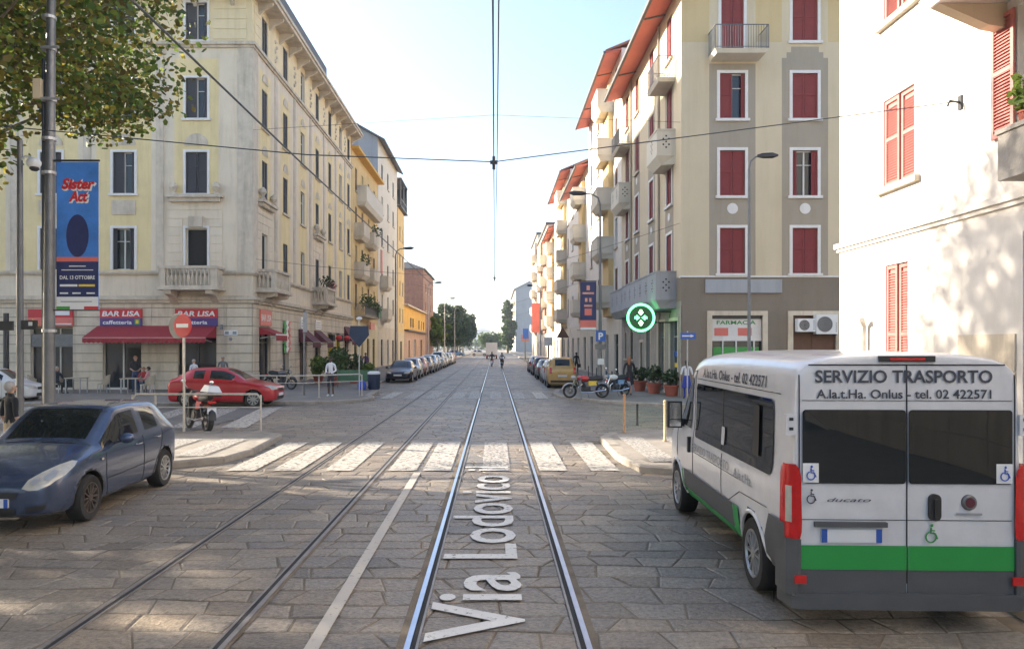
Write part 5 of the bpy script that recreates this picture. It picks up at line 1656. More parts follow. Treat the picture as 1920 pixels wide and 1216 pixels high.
def place_car(kind, paintm, x, y, rot, label, group, cat='car'):
    key = kind
    if key not in CARS:
        r_ = car_kind(kind, paintm); CARS[key] = r_
        r_.location = (x, y, 0.004); r_.rotation_euler = (0, 0, rot); r_['label'] = label; r_['group'] = group
        CARS[key + '_src'] = r_
        return r_
    return dup(CARS[key], (x, y, 0.004), rot, label, group, paintm)
GL = 'cars parked along the left kerb'
row = [('sedan', 'car_navy', 'dark navy car with bright windscreen, nearest of the left parked row'),
       ('hatch', 'car_silver', 'silver hatchback parked second behind the navy car'),
       ('small', 'car_pink', 'faded red small car parked third in the left row'),
       ('hatch', 'car_grey', 'grey hatchback parked fourth in the left row'),
       ('suv', 'car_silver', 'silver high car parked fifth in the left row'),
       ('hatch', 'car_skyblue', 'light blue hatchback parked sixth in the left row'),
       ('mpv', 'car_white', 'white tall car parked seventh in the left row'),
       ('sedan', 'car_silver', 'silver car parked eighth in the left row'),
       ('hatch', 'car_grey', 'dark grey car parked ninth in the left row'),
       ('hatch', 'car_white', 'white hatchback parked tenth in the left row'),
       ('small', 'car_red', 'red car at the far end of the left row')]
y = 48.0
for i, (k, p_, lab) in enumerate(row):
    L_ = {'sedan': 4.4, 'hatch': 3.9, 'small': 3.55, 'suv': 4.25, 'mpv': 4.1}[k]
    place_car(k, p_, -6.25 + rnd.uniform(-.06, .06), y + L_ / 2, R(rnd.uniform(-1.2, 1.2)), lab, GL)
    y += L_ + rnd.uniform(1.0, 1.5)
GR = 'cars parked along the right kerb'
for (k, p_, y, lab) in (('mpv', 'car_gold', 43.9, 'yellow tall car behind the red motorcycle, nearest of the right parked row'),
                        ('small', 'car_white', 49.0, 'white small car parked in front of the yellow car'),
                        ('sedan', 'car_grey', 54.4, 'grey car with dark roof, third of the right parked row'),
                        ('hatch', 'car_navy', 61.5, 'dark blue car with bright rear glass, fourth of the right parked row'),
                        ('hatch', 'car_silver', 68.5, 'silver car, farthest of the right parked row')):
    place_car(k, p_, 3.85, y, R(180 + rnd.uniform(-1, 1)), lab, GR)
for i, (x, y, k, p_, lab) in enumerate(((-9, 168, 'sedan', 'car_skyblue', 'blue car crossing the far junction on the left'), (-3.6, 172, 'hatch', 'car_white', 'white car crossing the far junction in the middle'), (-14.5, 170, 'suv', 'car_silver', 'silver car crossing the far junction behind the parked row'))):
    place_car(k, p_, x, y, R(90), lab, 'cars crossing the far junction')
# white small car at the left edge, red SUV at the railing
place_car('small', 'car_white', -20.9, 31.0, R(90 + 8), 'small white car with rounded bonnet at the left edge of the street', None)
sv = place_car('suv', 'car_red', -10.6, 29.5, R(90), 'shiny red compact SUV stopped in front of the bar tables', None)

# ---- dark blue hatchback in the foreground
def blue_car():
    W = .845; L = 4.03
    def S(y, zb, w, zl, w5, z5, w6, z6, zt): return (y, zb, w, zl, w5, z5, w6, z6, zt)
    st = [S(0.0, .30, .50, .52, .42, .56, .34, .60, .61), S(.03, .24, .66, .60, .50, .645, .42, .665, .675), S(.16, .2, .76, .67, .60, .72, .50, .745, .765), S(.42, .18, .815, .77, .68, .82, .56, .845, .87),
          S(.85, .17, .84, .87, .735, .92, .62, .95, .98), S(1.13, .17, .845, .89, .75, .965, .66, 1.0, 1.03), S(1.22, .17, .845, .895, .75, .985, .655, 1.035, 1.075),
          S(1.60, .17, .845, .905, .70, 1.24, .63, 1.285, 1.30), S(1.93, .17, .845, .91, .655, 1.435, .59, 1.475, 1.49), S(2.03, .17, .845, .91, .65, 1.455, .585, 1.495, 1.51),
          S(2.52, .17, .845, .92, .65, 1.47, .585, 1.51, 1.525), S(2.58, .17, .845, .92, .65, 1.47, .585, 1.51, 1.525),
          S(3.28, .17, .845, .955, .64, 1.44, .575, 1.485, 1.50), S(3.38, .17, .84, .97, .635, 1.42, .57, 1.47, 1.49), S(3.68, .18, .83, 1.0, .61, 1.34, .54, 1.39, 1.41),
          S(3.88, .20, .81, .98, .60, 1.12, .51, 1.15, 1.17), S(3.97, .23, .78, .84, .62, .93, .5, .98, 1.0), S(4.03, .30, .70, .62, .56, .72, .46, .78, .80)]
    me = loft_body(st, side_glass=[6, 7, 8, 9, 11], shield=[6, 7], rear_glass=[13, 14], wheels=[(.87, .84), (3.38, .84)], wr=.315, name='body', sub=3)
    for v in me.vertices: v.co.y -= L / 2
    h2 = L / 2
    root = thing('parked_car', 'dark blue dusty hatchback parked at the left, front wheel towards the camera', 'car')
    bv = bvh_of(me)
    split_glass(me, root, ['car_blue', 'glass_car', 'dark', 'grey_plastic'])
    for s_ in (-1, 1):
        mb = MB()
        # swept headlamp laid over the wing: outline seen from the side and wrapped from the front
        out = [(.41, .60), (.50, .575), (.60, .58), (.70, .63), (.775, .72), (.79, .80), (.775, .85), (.72, .86), (.64, .83), (.54, .765), (.45, .69)]
        conform(mb, bv, dens([(s_ * a, b_) for a, b_ in out], .05), 'y', -1, .010, rings=6)
        hl = put_part(root, 'headlight', mb, ['lamp_clear'], 60)
        mb = MB(); conform(mb, bv, ell(s_ * .66, .735, .055, .05, 14), 'y', -1, .016); conform(mb, bv, ell(s_ * .54, .67, .045, .035, 14), 'y', -1, .016)
        mb.build('reflector', ['metal_light'], hl)
        mb = MB(); conform(mb, bv, dens([(s_ * .44, .30), (s_ * .66, .33), (s_ * .68, .40), (s_ * .46, .37)], .05), 'y', -1, .008); put_part(root, 'fog_lamp_recess', mb, ['black_plastic'])
        mb = MB(); conform(mb, bv, dens([(s_ * .58, .85), (s_ * .74, .82), (s_ * .66, 1.12), (s_ * .55, 1.2)], .06), 'y', 1, .012); put_part(root, 'tail_light', mb, ['lamp_red'])
        mb = MB(); y = 1.68 - h2
        mb.ball((s_ * .955, y, 1.03), .115, 14, 0, (1.0, .6, .68)); o = put_part(root, 'mirror', mb, ['car_blue'], 70)
        mb = MB(); mb.hexa([(s_ * .80, y - .03, .95), (s_ * .9, y - .02, .98), (s_ * .9, y + .04, .98), (s_ * .80, y + .05, .95), (s_ * .80, y - .03, .99), (s_ * .9, y - .02, 1.01), (s_ * .9, y + .04, 1.01), (s_ * .80, y + .05, .99)]); mb.build('mirror_arm', ['black_plastic'], o)
        mb = MB()
        yd = 1.32 - h2; yb = 2.55 - h2
        seam(mb, bv, [(yd + .06, .27), (yd - .02, .55), (yd, .93)], 'x', s_, .009)
        seam(mb, bv, [(yd + .06, .27), (yb, .25), (yb, .97)], 'x', s_, .009)
        seam(mb, bv, [(yb, .25), (2.92 - h2, .27), (3.02 - h2, .5), (3.22 - h2, .72), (3.30 - h2, 1.0)], 'x', s_, .009)
        seam(mb, bv, [(.55 - h2, .78), (.95 - h2, .9), (1.25 - h2, .935)], 'x', s_, .008)
        seam(mb, bv, [(1.3 - h2, .50), (2.95 - h2, .53)], 'x', s_, .012)
        put_part(root, 'door_seam', mb, ['dark'])
        mb = MB()
        for yy, zz in ((2.36, .86), (3.06, .89)):
            h, nn, i_, dd = bv.ray_cast(Vector((s_ * 3, yy - h2, zz)), Vector((-s_, 0, 0)))
            mb.ring_tube([(h.x - s_ * .01, yy - h2 - .09, zz), (h.x + s_ * .03, yy - h2 - .06, zz), (h.x + s_ * .03, yy - h2 + .06, zz), (h.x - s_ * .01, yy - h2 + .09, zz)], .013, 6)
        put_part(root, 'door_handle', mb, ['car_blue'])
        mb = MB(); conform(mb, bv, ell(1.18 - h2, .80, .035, .018), 'x', s_, .01); put_part(root, 'side_repeater', mb, ['lamp_clear'])
    mb = MB(); conform(mb, bv, dens([(-.34, .47), (.34, .47), (.36, .55), (-.36, .55)], .06), 'y', -1, .010); put_part(root, 'grille', mb, ['black_plastic'])
    mb = MB(); conform(mb, bv, rrect(-.33, .33, .26, .36, .03), 'y', -1, .008); put_part(root, 'lower_grille', mb, ['black_plastic'])
    mb = MB(); mb.lathe([(0, -.02), (.05, -.016), (.055, 0)], (0, -h2 + .03, .58), axis='y', n=20); put_part(root, 'badge', mb, ['chrome'])
    mb = MB(); mb.box(-.26, .26, -h2 - .03, -h2 + .0, .37, .48, 0); mb.box(-.26, -.21, -h2 - .033, -h2 - .031, .37, .48, 1); mb.box(.21, .26, -h2 - .033, -h2 - .031, .37, .48, 1); put_part(root, 'number_plate', mb, ['plate', 'plate_blue'])
    mb = MB(); seam(mb, bv, [(-.5, 1.045), (-.1, 1.06)], 'y', -1, .012, off=.015); seam(mb, bv, [(.0, 1.05), (.45, 1.03)], 'y', -1, .012, off=.015)
    put_part(root, 'wiper', mb, ['black_plastic'])
    for (y, st_, rm) in ((.87, 'steel', 'rim_dark'), (3.38, 'steel', 'rim')):
        for s_ in (-1, 1): wheel(root, s_ * .83, y - h2, .315, .21, st_, rm)
    return root
bc = blue_car()
bc.location = (-6.43, 11.3, 0.004); bc.rotation_euler = (0, 0, R(2.2))

# ---- white minibus
def minibus():
    L = 5.41; W = 1.02
    def S(y, zb, w, zl, w5, z5, w6, z6, zt): return (y, zb, w, zl, w5, z5, w6, z6, zt)
    Hh = 2.30
    def B(y, dz=0, k=1.0): return S(y, .30, W * k, 1.22, .975 * k, 2.09 + dz, .92 * k, Hh - .03 + dz, Hh + dz + .01)
    st = [S(0, .42, .62, .78, .5, .82, .4, .86, .88), S(.05, .34, .84, .95, .7, .99, .55, 1.02, 1.04), S(.25, .3, .96, 1.05, .8, 1.1, .65, 1.14, 1.17), S(.55, .28, 1.0, 1.14, .85, 1.2, .7, 1.25, 1.28),
          S(.75, .28, 1.015, 1.19, .87, 1.27, .76, 1.33, 1.36), S(1.3, .28, W, 1.21, .92, 1.78, .78, 1.92, 1.96), S(1.62, .28, W, 1.215, .95, 2.0, .84, 2.17, 2.20), S(1.82, .29, W, 1.22, .97, 2.05, .87, 2.22, 2.25),
          B(2.3, -.01), B(3.4), B(4.6), B(5.2, -.01), B(5.33, -.015, .997), B(5.385, -.03, .99), B(5.40, -.04, .985), B(5.41, -.05, .975)]
    me = loft_body(st, side_glass=[], shield=[4, 5], rear_glass=[], wheels=[(.95, 1.01), (4.40, 1.01)], wr=.345, name='body', sub=2, wheel_w=.3)
    for v in me.vertices: v.co.y -= L / 2
    h2 = L / 2
    root = thing('minibus', 'white transport minibus with dark windows and green stripe seen from behind', 'minibus')
    bv = bvh_of(me)
    split_glass(me, root, ['van_white', 'glass_car', 'dark', 'grey_plastic'])
    for s_ in (-1, 1):
        # side windows
        mb = MB(); conform(mb, bv, rrect(2.02 - h2, 4.95 - h2, 1.18, 1.86, .07), 'x', s_, .008, rings=5); put_part(root, 'side_window', mb, ['glass_car'], 40)
        mb = MB(); conform(mb, bv, rrect(4.42 - h2, 4.6 - h2, 1.3, 1.78, .02), 'x', s_, .02); seam(mb, bv, [(3.3 - h2, 1.2), (3.3 - h2, 1.84)], 'x', s_, .012, off=.012)
        put_part(root, 'window_frame', mb, ['black_plastic'])
        mb = MB(); conform(mb, bv, dens([(1.02 - h2, 1.28), (1.78 - h2, 1.26), (1.80 - h2, 1.93), (1.55 - h2, 1.90), (1.2 - h2, 1.60)]), 'x', s_, .008); put_part(root, 'door_window', mb, ['glass_car'], 40)
        mb = MB(); conform(mb, bv, rrect(3.30 - h2, 3.42 - h2, 1.25, 1.45, .02), 'x', s_, .018); put_part(root, 'window_sticker', mb, ['van_white'])
        # lower cladding and green stripe
        mb = MB(); conform(mb, bv, dens([(1.45 - h2, .46), (3.78 - h2, .46), (3.78 - h2, .70), (1.45 - h2, .70)], .15), 'x', s_, .012); put_part(root, 'side_cladding', mb, ['grey_plastic'])
        mb = MB(); conform(mb, bv, dens([(1.40 - h2, .33), (3.98 - h2, .33), (3.98 - h2, .455), (1.40 - h2, .455)], .15), 'x', s_, .012)
        conform(mb, bv, dens([(3.80 - h2, .40), (4.0 - h2, .40), (3.98 - h2, .70), (3.80 - h2, .70)], .1), 'x', s_, .013); conform(mb, bv, dens([(1.3 - h2, .40), (1.43 - h2, .40), (1.43 - h2, .72), (1.36 - h2, .66)], .1), 'x', s_, .013)
        put_part(root, 'green_stripe', mb, ['van_green'])
        mb = MB(); conform(mb, bv, dens([(4.84 - h2, .34), (5.36 - h2, .34), (5.36 - h2, .86), (4.98 - h2, .86), (4.84 - h2, .62)], .1), 'x', s_, .02)
        put_part(root, 'bumper_corner', mb, ['grey_plastic'])
        # arch lips
        mb = MB()
        for wy in (.95, 4.40):
            P = []
            for k in range(15):
                a = math.pi * k / 14; yy = wy - h2 + .40 * math.cos(a); zz = .345 + .40 * math.sin(a)
                h, nn, i_, dd = bv.ray_cast(Vector((s_ * 3, yy + .02 * math.cos(a), zz + .02 * math.sin(a))), Vector((-s_, 0, 0)))
                if h: P.append((h.x, yy, zz))
            if len(P) > 2: mb.ring_tube(P, .022, 6)
        put_part(root, 'wheel_arch_trim', mb, ['van_white'])
        # seams
        mb = MB()
        for pts in ([(1.0 - h2, .4), (.98 - h2, 1.2), (1.5 - h2, 1.98), (1.92 - h2, 2.02), (1.93 - h2, .4)], [(3.30 - h2, .36), (3.30 - h2, 1.15)], [(1.95 - h2, .98), (3.95 - h2, .98)], [(2.0 - h2, 1.92), (5.1 - h2, 1.92)], [(3.6 - h2, .7), (4.0 - h2, .86), (4.85 - h2, .88)]):
            seam(mb, bv, pts, 'x', s_, .008)
        put_part(root, 'panel_seam', mb, ['dark'])
        mb = MB(); mb.box(s_ * 1.005, s_ * 1.05, 1.74 - h2, 1.80 - h2, .95, 1.15); put_part(root, 'door_handle', mb, ['black_plastic'])
        # mirror
        mb = MB(); mb.box(s_ * 1.02, s_ * 1.22, 1.18 - h2, 1.32 - h2, 1.22, 1.58, 0); mb.box(s_ * .94, s_ * 1.04, 1.22 - h2, 1.3 - h2, 1.24, 1.34, 0)
        mr = put_part(root, 'mirror', mb, ['black_plastic'])
        mb = MB(); mb.box(s_ * 1.04, s_ * 1.20, 1.321 - h2, 1.326 - h2, 1.34, 1.56, 0); mb.box(s_ * 1.04, s_ * 1.20, 1.321 - h2, 1.326 - h2, 1.24, 1.33, 0); mb.build('mirror_glass', ['chrome'], mr)
        # tail lights: curved vertical lamp on the corner
        mb = MB()
        prof = [(.0, .86), (.0, 1.40), (-.03, 1.46)]
        zs_ = [.745, .80, .88, .98, 1.08, 1.18, 1.26, 1.32, 1.36]
        wi = [.13, .155, .16, .155, .15, .15, .145, .12, .06]
        V_ = []
        for z, w_ in zip(zs_, wi):
            xr = s_ * 1.028; yb = h2 + .012
            V_ += [(xr, yb - .05 - w_ * .95, z), (xr + s_ * .006, yb - .05, z), (xr - s_ * .03, yb + .006, z), (xr - s_ * (.03 + w_ * .55), yb + .012, z)]
        F_ = []; mi_ = []
        for i in range(len(zs_) - 1):
            for k in range(3): F_.append((i * 4 + k, i * 4 + k + 1, i * 4 + k + 5, i * 4 + k + 4)); mi_.append(1 if i in (2, 3, 4) and k == 1 else 0)
        o_ = len(mb.v); mb.add(V_, F_); mb.m = mi_
        put_part(root, 'tail_light', mb, ['lamp_red', 'lamp_clear'], 60)
        mb = MB(); mb.box(s_ * .88, s_ * .98, h2 + .035, h2 + .047, .38, .45); put_part(root, 'reflector', mb, ['lamp_red'])
        mb = MB()
        for z in (1.60, ): mb.box(s_ * .955, s_ * 1.045, h2 - .06, h2 + .02, z, z + .17, 0)
        for z in (1.64, 1.72): mb.box(s_ * .985, s_ * 1.02, h2 + .02, h2 + .026, z, z + .025, 1)
        put_part(root, 'door_hinge', mb, ['van_white', 'black_plastic'])
    # rear face -------------------------------------------------
    YR = h2 + .006
    def onback(x, z):
        h, nn, i_, dd = bv.ray_cast(Vector((x, 8, z)), Vector((0, -1, 0)))
        return h.y if h else YR
    def patch(x0, x1, z0, z1, off, r=.03, s=.12):
        mb = MB(); conform(mb, bv, rrect(x0, x1, z0, z1, r), 'y', 1, off, rings=4); return mb
    for s_ in (-1, 1):
        mb = patch(min(s_ * .012, s_ * .90), max(s_ * .012, s_ * .90), 1.20, 1.81, .009)
        put_part(root, 'rear_window', mb, ['glass_car'], 40)
        mb = patch(min(s_ * .006, s_ * .915), max(s_ * .006, s_ * .915), .49, .69, .010, .01); put_part(root, 'green_stripe', mb, ['van_green'])
        mb = MB(); mb.box(s_ * .006, s_ * .915, h2 - .2, h2 + .006, .276, .488); put_part(root, 'lower_door_panel', mb, ['grey_plastic'])
    mb = MB()
    for x in (-.925, 0, .925): seam(mb, bv, [(x, .30), (x, 2.18)], 'y', 1, .011, off=.006)
    seam(mb, bv, [(-.925, 2.18), (.925, 2.18)], 'y', 1, .011, off=.006); seam(mb, bv, [(-.9, 1.885), (.9, 1.885)], 'y', 1, .005, off=.005)
    seam(mb, bv, [(-.9, .90), (.9, .90)], 'y', 1, .006, off=.004)
    put_part(root, 'panel_seam', mb, ['dark'])
    mb = MB()
    mb.prism([(-1.0, h2 - .02), (-.98, h2 + .05), (.98, h2 + .05), (1.0, h2 - .02)], .275, .30, 'xy', 0)
    mb.prism([(-1.03, h2 - .25), (-1.0, h2 + .02), (-.9, h2 + .05), (.9, h2 + .05), (1.0, h2 + .02), (1.03, h2 - .25)], .17, .275, 'xy', 0)
    put_part(root, 'rear_bumper', mb, ['grey_plastic'])
    for s_ in (-1, 1):
        mb = MB(); mb.prism([(s_ * 1.035, h2 - .28), (s_ * 1.035, h2 - .02), (s_ * .95, h2 + .035), (s_ * .92, h2 + .03), (s_ * .92, h2 - .1)], .276, .74, 'xy', 0)
        put_part(root, 'bumper_corner', mb, ['grey_plastic'])
    mb = MB(); mb.box(-.24, .24, h2 - .03, h2 + .015, 2.205, 2.255, 0); mb.box(-.15, .15, h2 + .015, h2 + .02, 2.218, 2.238, 1)
    for v in range(len(mb.v)):
        pass
    put_part(root, 'brake_light', mb, ['black_plastic', 'lamp_red'])
    mb = MB(); mb.prism(rrect(-.28, -.18, .90, 1.12, .045), h2 + .004, h2 + .035, 'xz', 0); mb.box(-.245, -.215, h2 + .035, h2 + .05, .93, 1.08, 0); put_part(root, 'door_handle', mb, ['black_plastic'], 40)
    mb = MB(); mb.lathe([(0, .026), (.05, .026), (.062, .018), (.065, 0)], (-.53, h2 + .0, 1.05), axis='y', n=24, mi=0)
    mb.lathe([(0, .03), (.04, .03), (.041, .024)], (-.53, h2, 1.05), axis='y', n=24, mi=1); mb.box(-.64, -.42, h2 + .006, h2 + .012, .945, .962, 2); put_part(root, 'badge', mb, ['metal_grey', 'maroon', 'text_grey'])
    mb = MB(); mb.box(.18, .80, h2 - .0, h2 + .04, .845, .885, 0); put_part(root, 'plate_light_bar', mb, ['grey_plastic'])
    mb = MB(); mb.box(.22, .74, h2 + .006, h2 + .018, .715, .825, 0); mb.box(.22, .27, h2 + .018, h2 + .02, .715, .825, 1); mb.box(.69, .74, h2 + .018, h2 + .02, .715, .825, 1); put_part(root, 'number_plate', mb, ['plate', 'plate_blue'])
    # lettering (seen from behind, local -x is to the right)
    def lettering(name, s, xc, z, h, w, m, bold=.012, shear=0):
        vs, fs, tw_ = text_geo(s, bold, 0, shear)
        k = w / tw_
        V_ = []
        for v in vs:
            x = xc + w / 2 - v[0] * k; zz = z + v[1] * h
            V_.append((x, onback(x, zz) + .012, zz))
        mb = MB(); mb.add(V_, fs); return put_part(root, name, mb, [m], False)
    lettering('lettering', 'SERVIZIO TRASPORTO', 0.03, 2.035, .105, 1.52, 'text_dark', .022)
    lettering('lettering', 'A.la.t.Ha. Onlus - tel. 02 422571', 0.03, 1.905, .075, 1.50, 'text_dark', .018)
    lettering('lettering', 'ducato', .50, 1.05, .034, .38, 'text_dark', .004, .35)
    def wheelchair(x, z, s, m, back, name='accessibility_symbol'):
        mb = MB(); y = h2 + .016
        def arc_(cx, cz, r, a0, a1, w_, n=14):
            P = [(x - (cx + r * math.cos(R(a0 + (a1 - a0) * i / n))) * s, y + .002, z + (cz + r * math.sin(R(a0 + (a1 - a0) * i / n))) * s) for i in range(n + 1)]
            mb.ring_tube(P, w_ * s, 5, 0)
        if back: mb.box(x - s * 1.25, x + s * 1.25, y - .012, y - .004, z - s * 1.4, z + s * 1.5, 1)
        arc_(0, -.35, .62, -250, 60, .09)
        mb.ball((x - .12 * s, y, z + 1.0 * s), .2 * s, 8, 0, (1, .2, 1))
        mb.ring_tube([(x - .05 * s, y, z + .75 * s), (x - .0 * s, y, z + .1 * s), (x - .55 * s, y, z + .05 * s), (x - .8 * s, y, z - .55 * s)], .1 * s, 5, 0)
        mb.ring_tube([(x - .0 * s, y, z + .45 * s), (x - .5 * s, y, z + .4 * s)], .08 * s, 5, 0)
        return put_part(root, name, mb, [m, 'sign_white'], False)
    wheelchair(.83, 1.285, .055, 'text_blue', True); wheelchair(-.83, 1.285, .055, 'text_blue', True)
    wheelchair(.83, 1.09, .055, 'text_dark', False)
    wheelchair(-.2, .79, .07, 'text_green', False)
    # side lettering
    for s_ in (-1, 1):
        for (s, yc, z, h, w, m) in (('A.la.t.Ha. Onlus - tel. 02 422571', 3.5, 1.955, .11, 2.4, 'text_dark'), ('SERVIZIO TRASPORTO', 2.75, 1.0, .10, 1.7, 'text_grey'), ('A.la.t.Ha.', 4.1, .98, .10, .62, 'text_grey')):
            vs, fs, tw_ = text_geo(s, .012, 0, 0); k = w / tw_; V_ = []
            for v in vs:
                # left side of the van is local +x (front faces -y); reading direction runs to the rear
                yy = (yc - h2) + (v[0] * k - w / 2) * (1 if s_ > 0 else -1); zz = z + v[1] * h
                hh, nn, i_, dd = bv.ray_cast(Vector((s_ * 3, yy, zz)), Vector((-s_, 0, 0)))
                V_.append((hh.x + s_ * .006 if hh else s_, yy, zz))
            mb = MB(); mb.add(V_, fs); put_part(root, 'lettering', mb, [m], False)
    for y in (.95, 4.40):
        for s_ in (-1, 1): wheel(root, s_ * 1.0, y - h2, .345, .24, 'steel', 'rim')
    return root
van = minibus()
van.location = (3.57, 8.98, 0.004); van.rotation_euler = (0, 0, R(180 - 1.8)); van.scale = (.97, 1, 1.025)

# ---- motorcycles
def motorcycle(name, label, loc, rot, tank='moto_red', body2='black_plastic', topcase=None, wb=1.42, r=.31, scooter=False, side_panel='sign_yellow', fairing=None, seatm='black_plastic', cat='motorcycle', lean=0.0):
    t = thing(name, label, cat, loc, rot)
    t.rotation_euler = (0, lean, rot)
    for k, y in enumerate((-wb / 2, wb / 2)):
        mb = MB(); tw = .05 if k == 0 else .065
        prof = [(r - .085, -tw * .8), (r - .04, -tw), (r - .01, -tw * .6), (r, 0), (r - .01, tw * .6), (r - .04, tw), (r - .085, tw * .8), (r - .085, -tw * .8)]
        mb.lathe(prof, (0, y, r), axis='x', n=28)
        w_ = mb.build('wheel', ['tyre'], t, smooth=50)
        mb = MB(); mb.lathe([(r - .08, -.03), (r - .105, -.02), (r - .105, .02), (r - .08, .03)], (0, y, r), axis='x', n=28)
        mb.lathe([(0, -.05), (.05, -.05), (.05, .05), (0, .05)], (0, y, r), axis='x', n=12); mb.lathe([(0, .055), (.12, .055), (.12, .062), (0, .062)], (0, y, r), axis='x', n=18)
        for q in range(12):
            a = math.pi * 2 * q / 12; mb.cyl((.0, y + .04 * math.cos(a), r + .04 * math.sin(a)), (0, y + (r - .09) * math.cos(a), r + (r - .09) * math.sin(a)), .006, n=4)
        mb.build('rim', ['metal_grey'], w_, smooth=40)
    fy = -wb / 2; hy = fy + .30
    mb = MB()
    for s_ in (-1, 1): mb.cyl((s_ * .085, fy, r), (s_ * .08, hy - .02, .92), .022, .026, 8)
    mb.build('fork', ['chrome'], t, smooth=40)
    mb = MB()
    mb.ring_tube([(0, hy, .88), (0, hy + .25, .70), (0, .12, .74), (0, .45, .76), (0, .72, .80)], .03, 8)
    for s_ in (-1, 1): mb.ring_tube([(0, hy + .02, .80), (s_ * .12, -.2, .34), (s_ * .13, .18, .30), (s_ * .1, wb / 2, r)], .02, 8); mb.ring_tube([(s_ * .14, .42, .70), (s_ * .13, wb / 2, r + .02)], .022, 8)
    mb.build('frame', ['metal_dark'], t, smooth=40)
    mb = MB()
    mb.box(-.13, .13, -.20, .18, .28, .50); mb.cyl((0, -.08, .46), (0, -.16, .68), .095, .085, 12)
    for k in range(5): mb.cyl((0, -.085 - .016 * k, .50 + .035 * k), (0, -.09 - .016 * k, .512 + .035 * k), .125, n=14)
    mb.lathe([(0, -.17), (.1, -.16), (.1, .16), (0, .17)], (0, .02, .39), axis='x', n=16)
    mb.build('engine', ['metal_dark'], t, smooth=30)
    mb = MB(); mb.ring_tube([(.08, -.17, .62), (.12, -.36, .5), (.14, -.28, .28), (.15, .2, .27), (.15, wb / 2 + .1, .36)], [.022, .022, .025, .03, .045], 8); mb.build('exhaust', ['chrome'], t, smooth=40)
    mb = MB()
    mb.ball((0, -.12, .86), .17, 14, 0, (.85, 1.75, .72)); o = mb.build('tank', [tank], t, smooth=60)
    mb = MB(); mb.ring_tube([(0, .08, .84), (0, .28, .82), (0, .50, .85), (0, .72, .88)], [.10, .14, .14, .07], 10); mb.build('seat', [seatm], t, smooth=60)
    mb = MB()
    for s_ in (-1, 1): mb.hexa([(s_ * .10, .1, .55), (s_ * .15, .1, .55), (s_ * .15, .42, .58), (s_ * .10, .42, .58), (s_ * .09, .08, .76), (s_ * .13, .08, .76), (s_ * .13, .46, .76), (s_ * .09, .46, .76)])
    mb.build('side_panel', [side_panel], t)
    def fender(y, a0, a1, w_, rr_, m_):
        mb = MB(); n = 8
        for sgn in (0,):
            V_ = []; F_ = []
            for i in range(n + 1):
                a = R(a0 + (a1 - a0) * i / n)
                for (xx, q) in ((-w_, rr_ - .03), (0, rr_ + .01), (w_, rr_ - .03)): V_.append((xx, y + q * math.cos(a), r + q * math.sin(a)))
            for i in range(n):
                for k in (0, 1): F_.append((i * 3 + k, i * 3 + k + 1, i * 3 + k + 4, i * 3 + k + 3))
            mb.add(V_, F_)
        mb.build('mudguard', [m_], t, smooth=60)
    fender(fy, 40, 165, .07, r + .05, body2); fender(wb / 2, 5, 130, .09, r + .06, body2)
    mb = MB(); mb.lathe([(0, -.1), (.08, -.09), (.095, 0), (.0, .12)], (0, hy - .16, .90), axis='y', n=18); o = mb.build('headlight', ['lamp_clear'], t, smooth=50)
    mb = MB(); mb.lathe([(.1, -.02), (.1, .05), (.03, .14)], (0, hy - .16, .90), axis='y', n=18); mb.build('housing', [body2], o, smooth=50)
    mb = MB(); mb.ring_tube([(-.36, hy + .16, 1.03), (-.2, hy + .04, 1.06), (-.08, hy, 1.0), (.08, hy, 1.0), (.2, hy + .04, 1.06), (.36, hy + .16, 1.03)], .014, 8)
    for s_ in (-1, 1): mb.cyl((s_ * .25, hy + .08, 1.05), (s_ * .37, hy + .165, 1.03), .021, n=8)
    hb = mb.build('handlebar', ['metal_dark'], t, smooth=40)
    for s_ in (-1, 1):
        mb = MB(); mb.cyl((s_ * .24, hy + .06, 1.05), (s_ * .34, hy + .04, 1.20), .007, n=5); mb.ball((s_ * .36, hy + .04, 1.24), .06, 10, 0, (1.15, .25, .8)); mb.build('mirror', ['chrome'], t, smooth=60)
    mb = MB(); mb.box(-.09, .09, wb / 2 + .13, wb / 2 + .19, .74, .80); mb.build('tail_light', ['lamp_red'], t)
    mb = MB(); mb.hexa([(-.11, wb / 2 + .24, .48), (.11, wb / 2 + .24, .48), (.11, wb / 2 + .25, .48), (-.11, wb / 2 + .25, .48), (-.11, wb / 2 + .19, .66), (.11, wb / 2 + .19, .66), (.11, wb / 2 + .2, .66), (-.11, wb / 2 + .2, .66)]); mb.build('number_plate', ['plate'], t)
    mb = MB(); mb.ring_tube([(.1, .05, .28), (.22, .1, .02)], .012, 6); mb.build('kickstand', ['metal_dark'], t)
    if topcase:
        mb = MB(); mb.hexa([(-.2, wb / 2 - .12, .90), (.2, wb / 2 - .12, .90), (.17, wb / 2 + .30, .92), (-.17, wb / 2 + .30, .92), (-.21, wb / 2 - .13, 1.02), (.21, wb / 2 - .13, 1.02), (.18, wb / 2 + .32, 1.02), (-.18, wb / 2 + .32, 1.02)], 0)
        mb.hexa([(-.21, wb / 2 - .13, 1.022), (.21, wb / 2 - .13, 1.022), (.18, wb / 2 + .32, 1.022), (-.18, wb / 2 + .32, 1.022), (-.14, wb / 2 - .06, 1.19), (.14, wb / 2 - .06, 1.19), (.12, wb / 2 + .22, 1.17), (-.12, wb / 2 + .22, 1.17)], 1)
        o = mb.build('top_case', ['black_plastic', topcase], t)
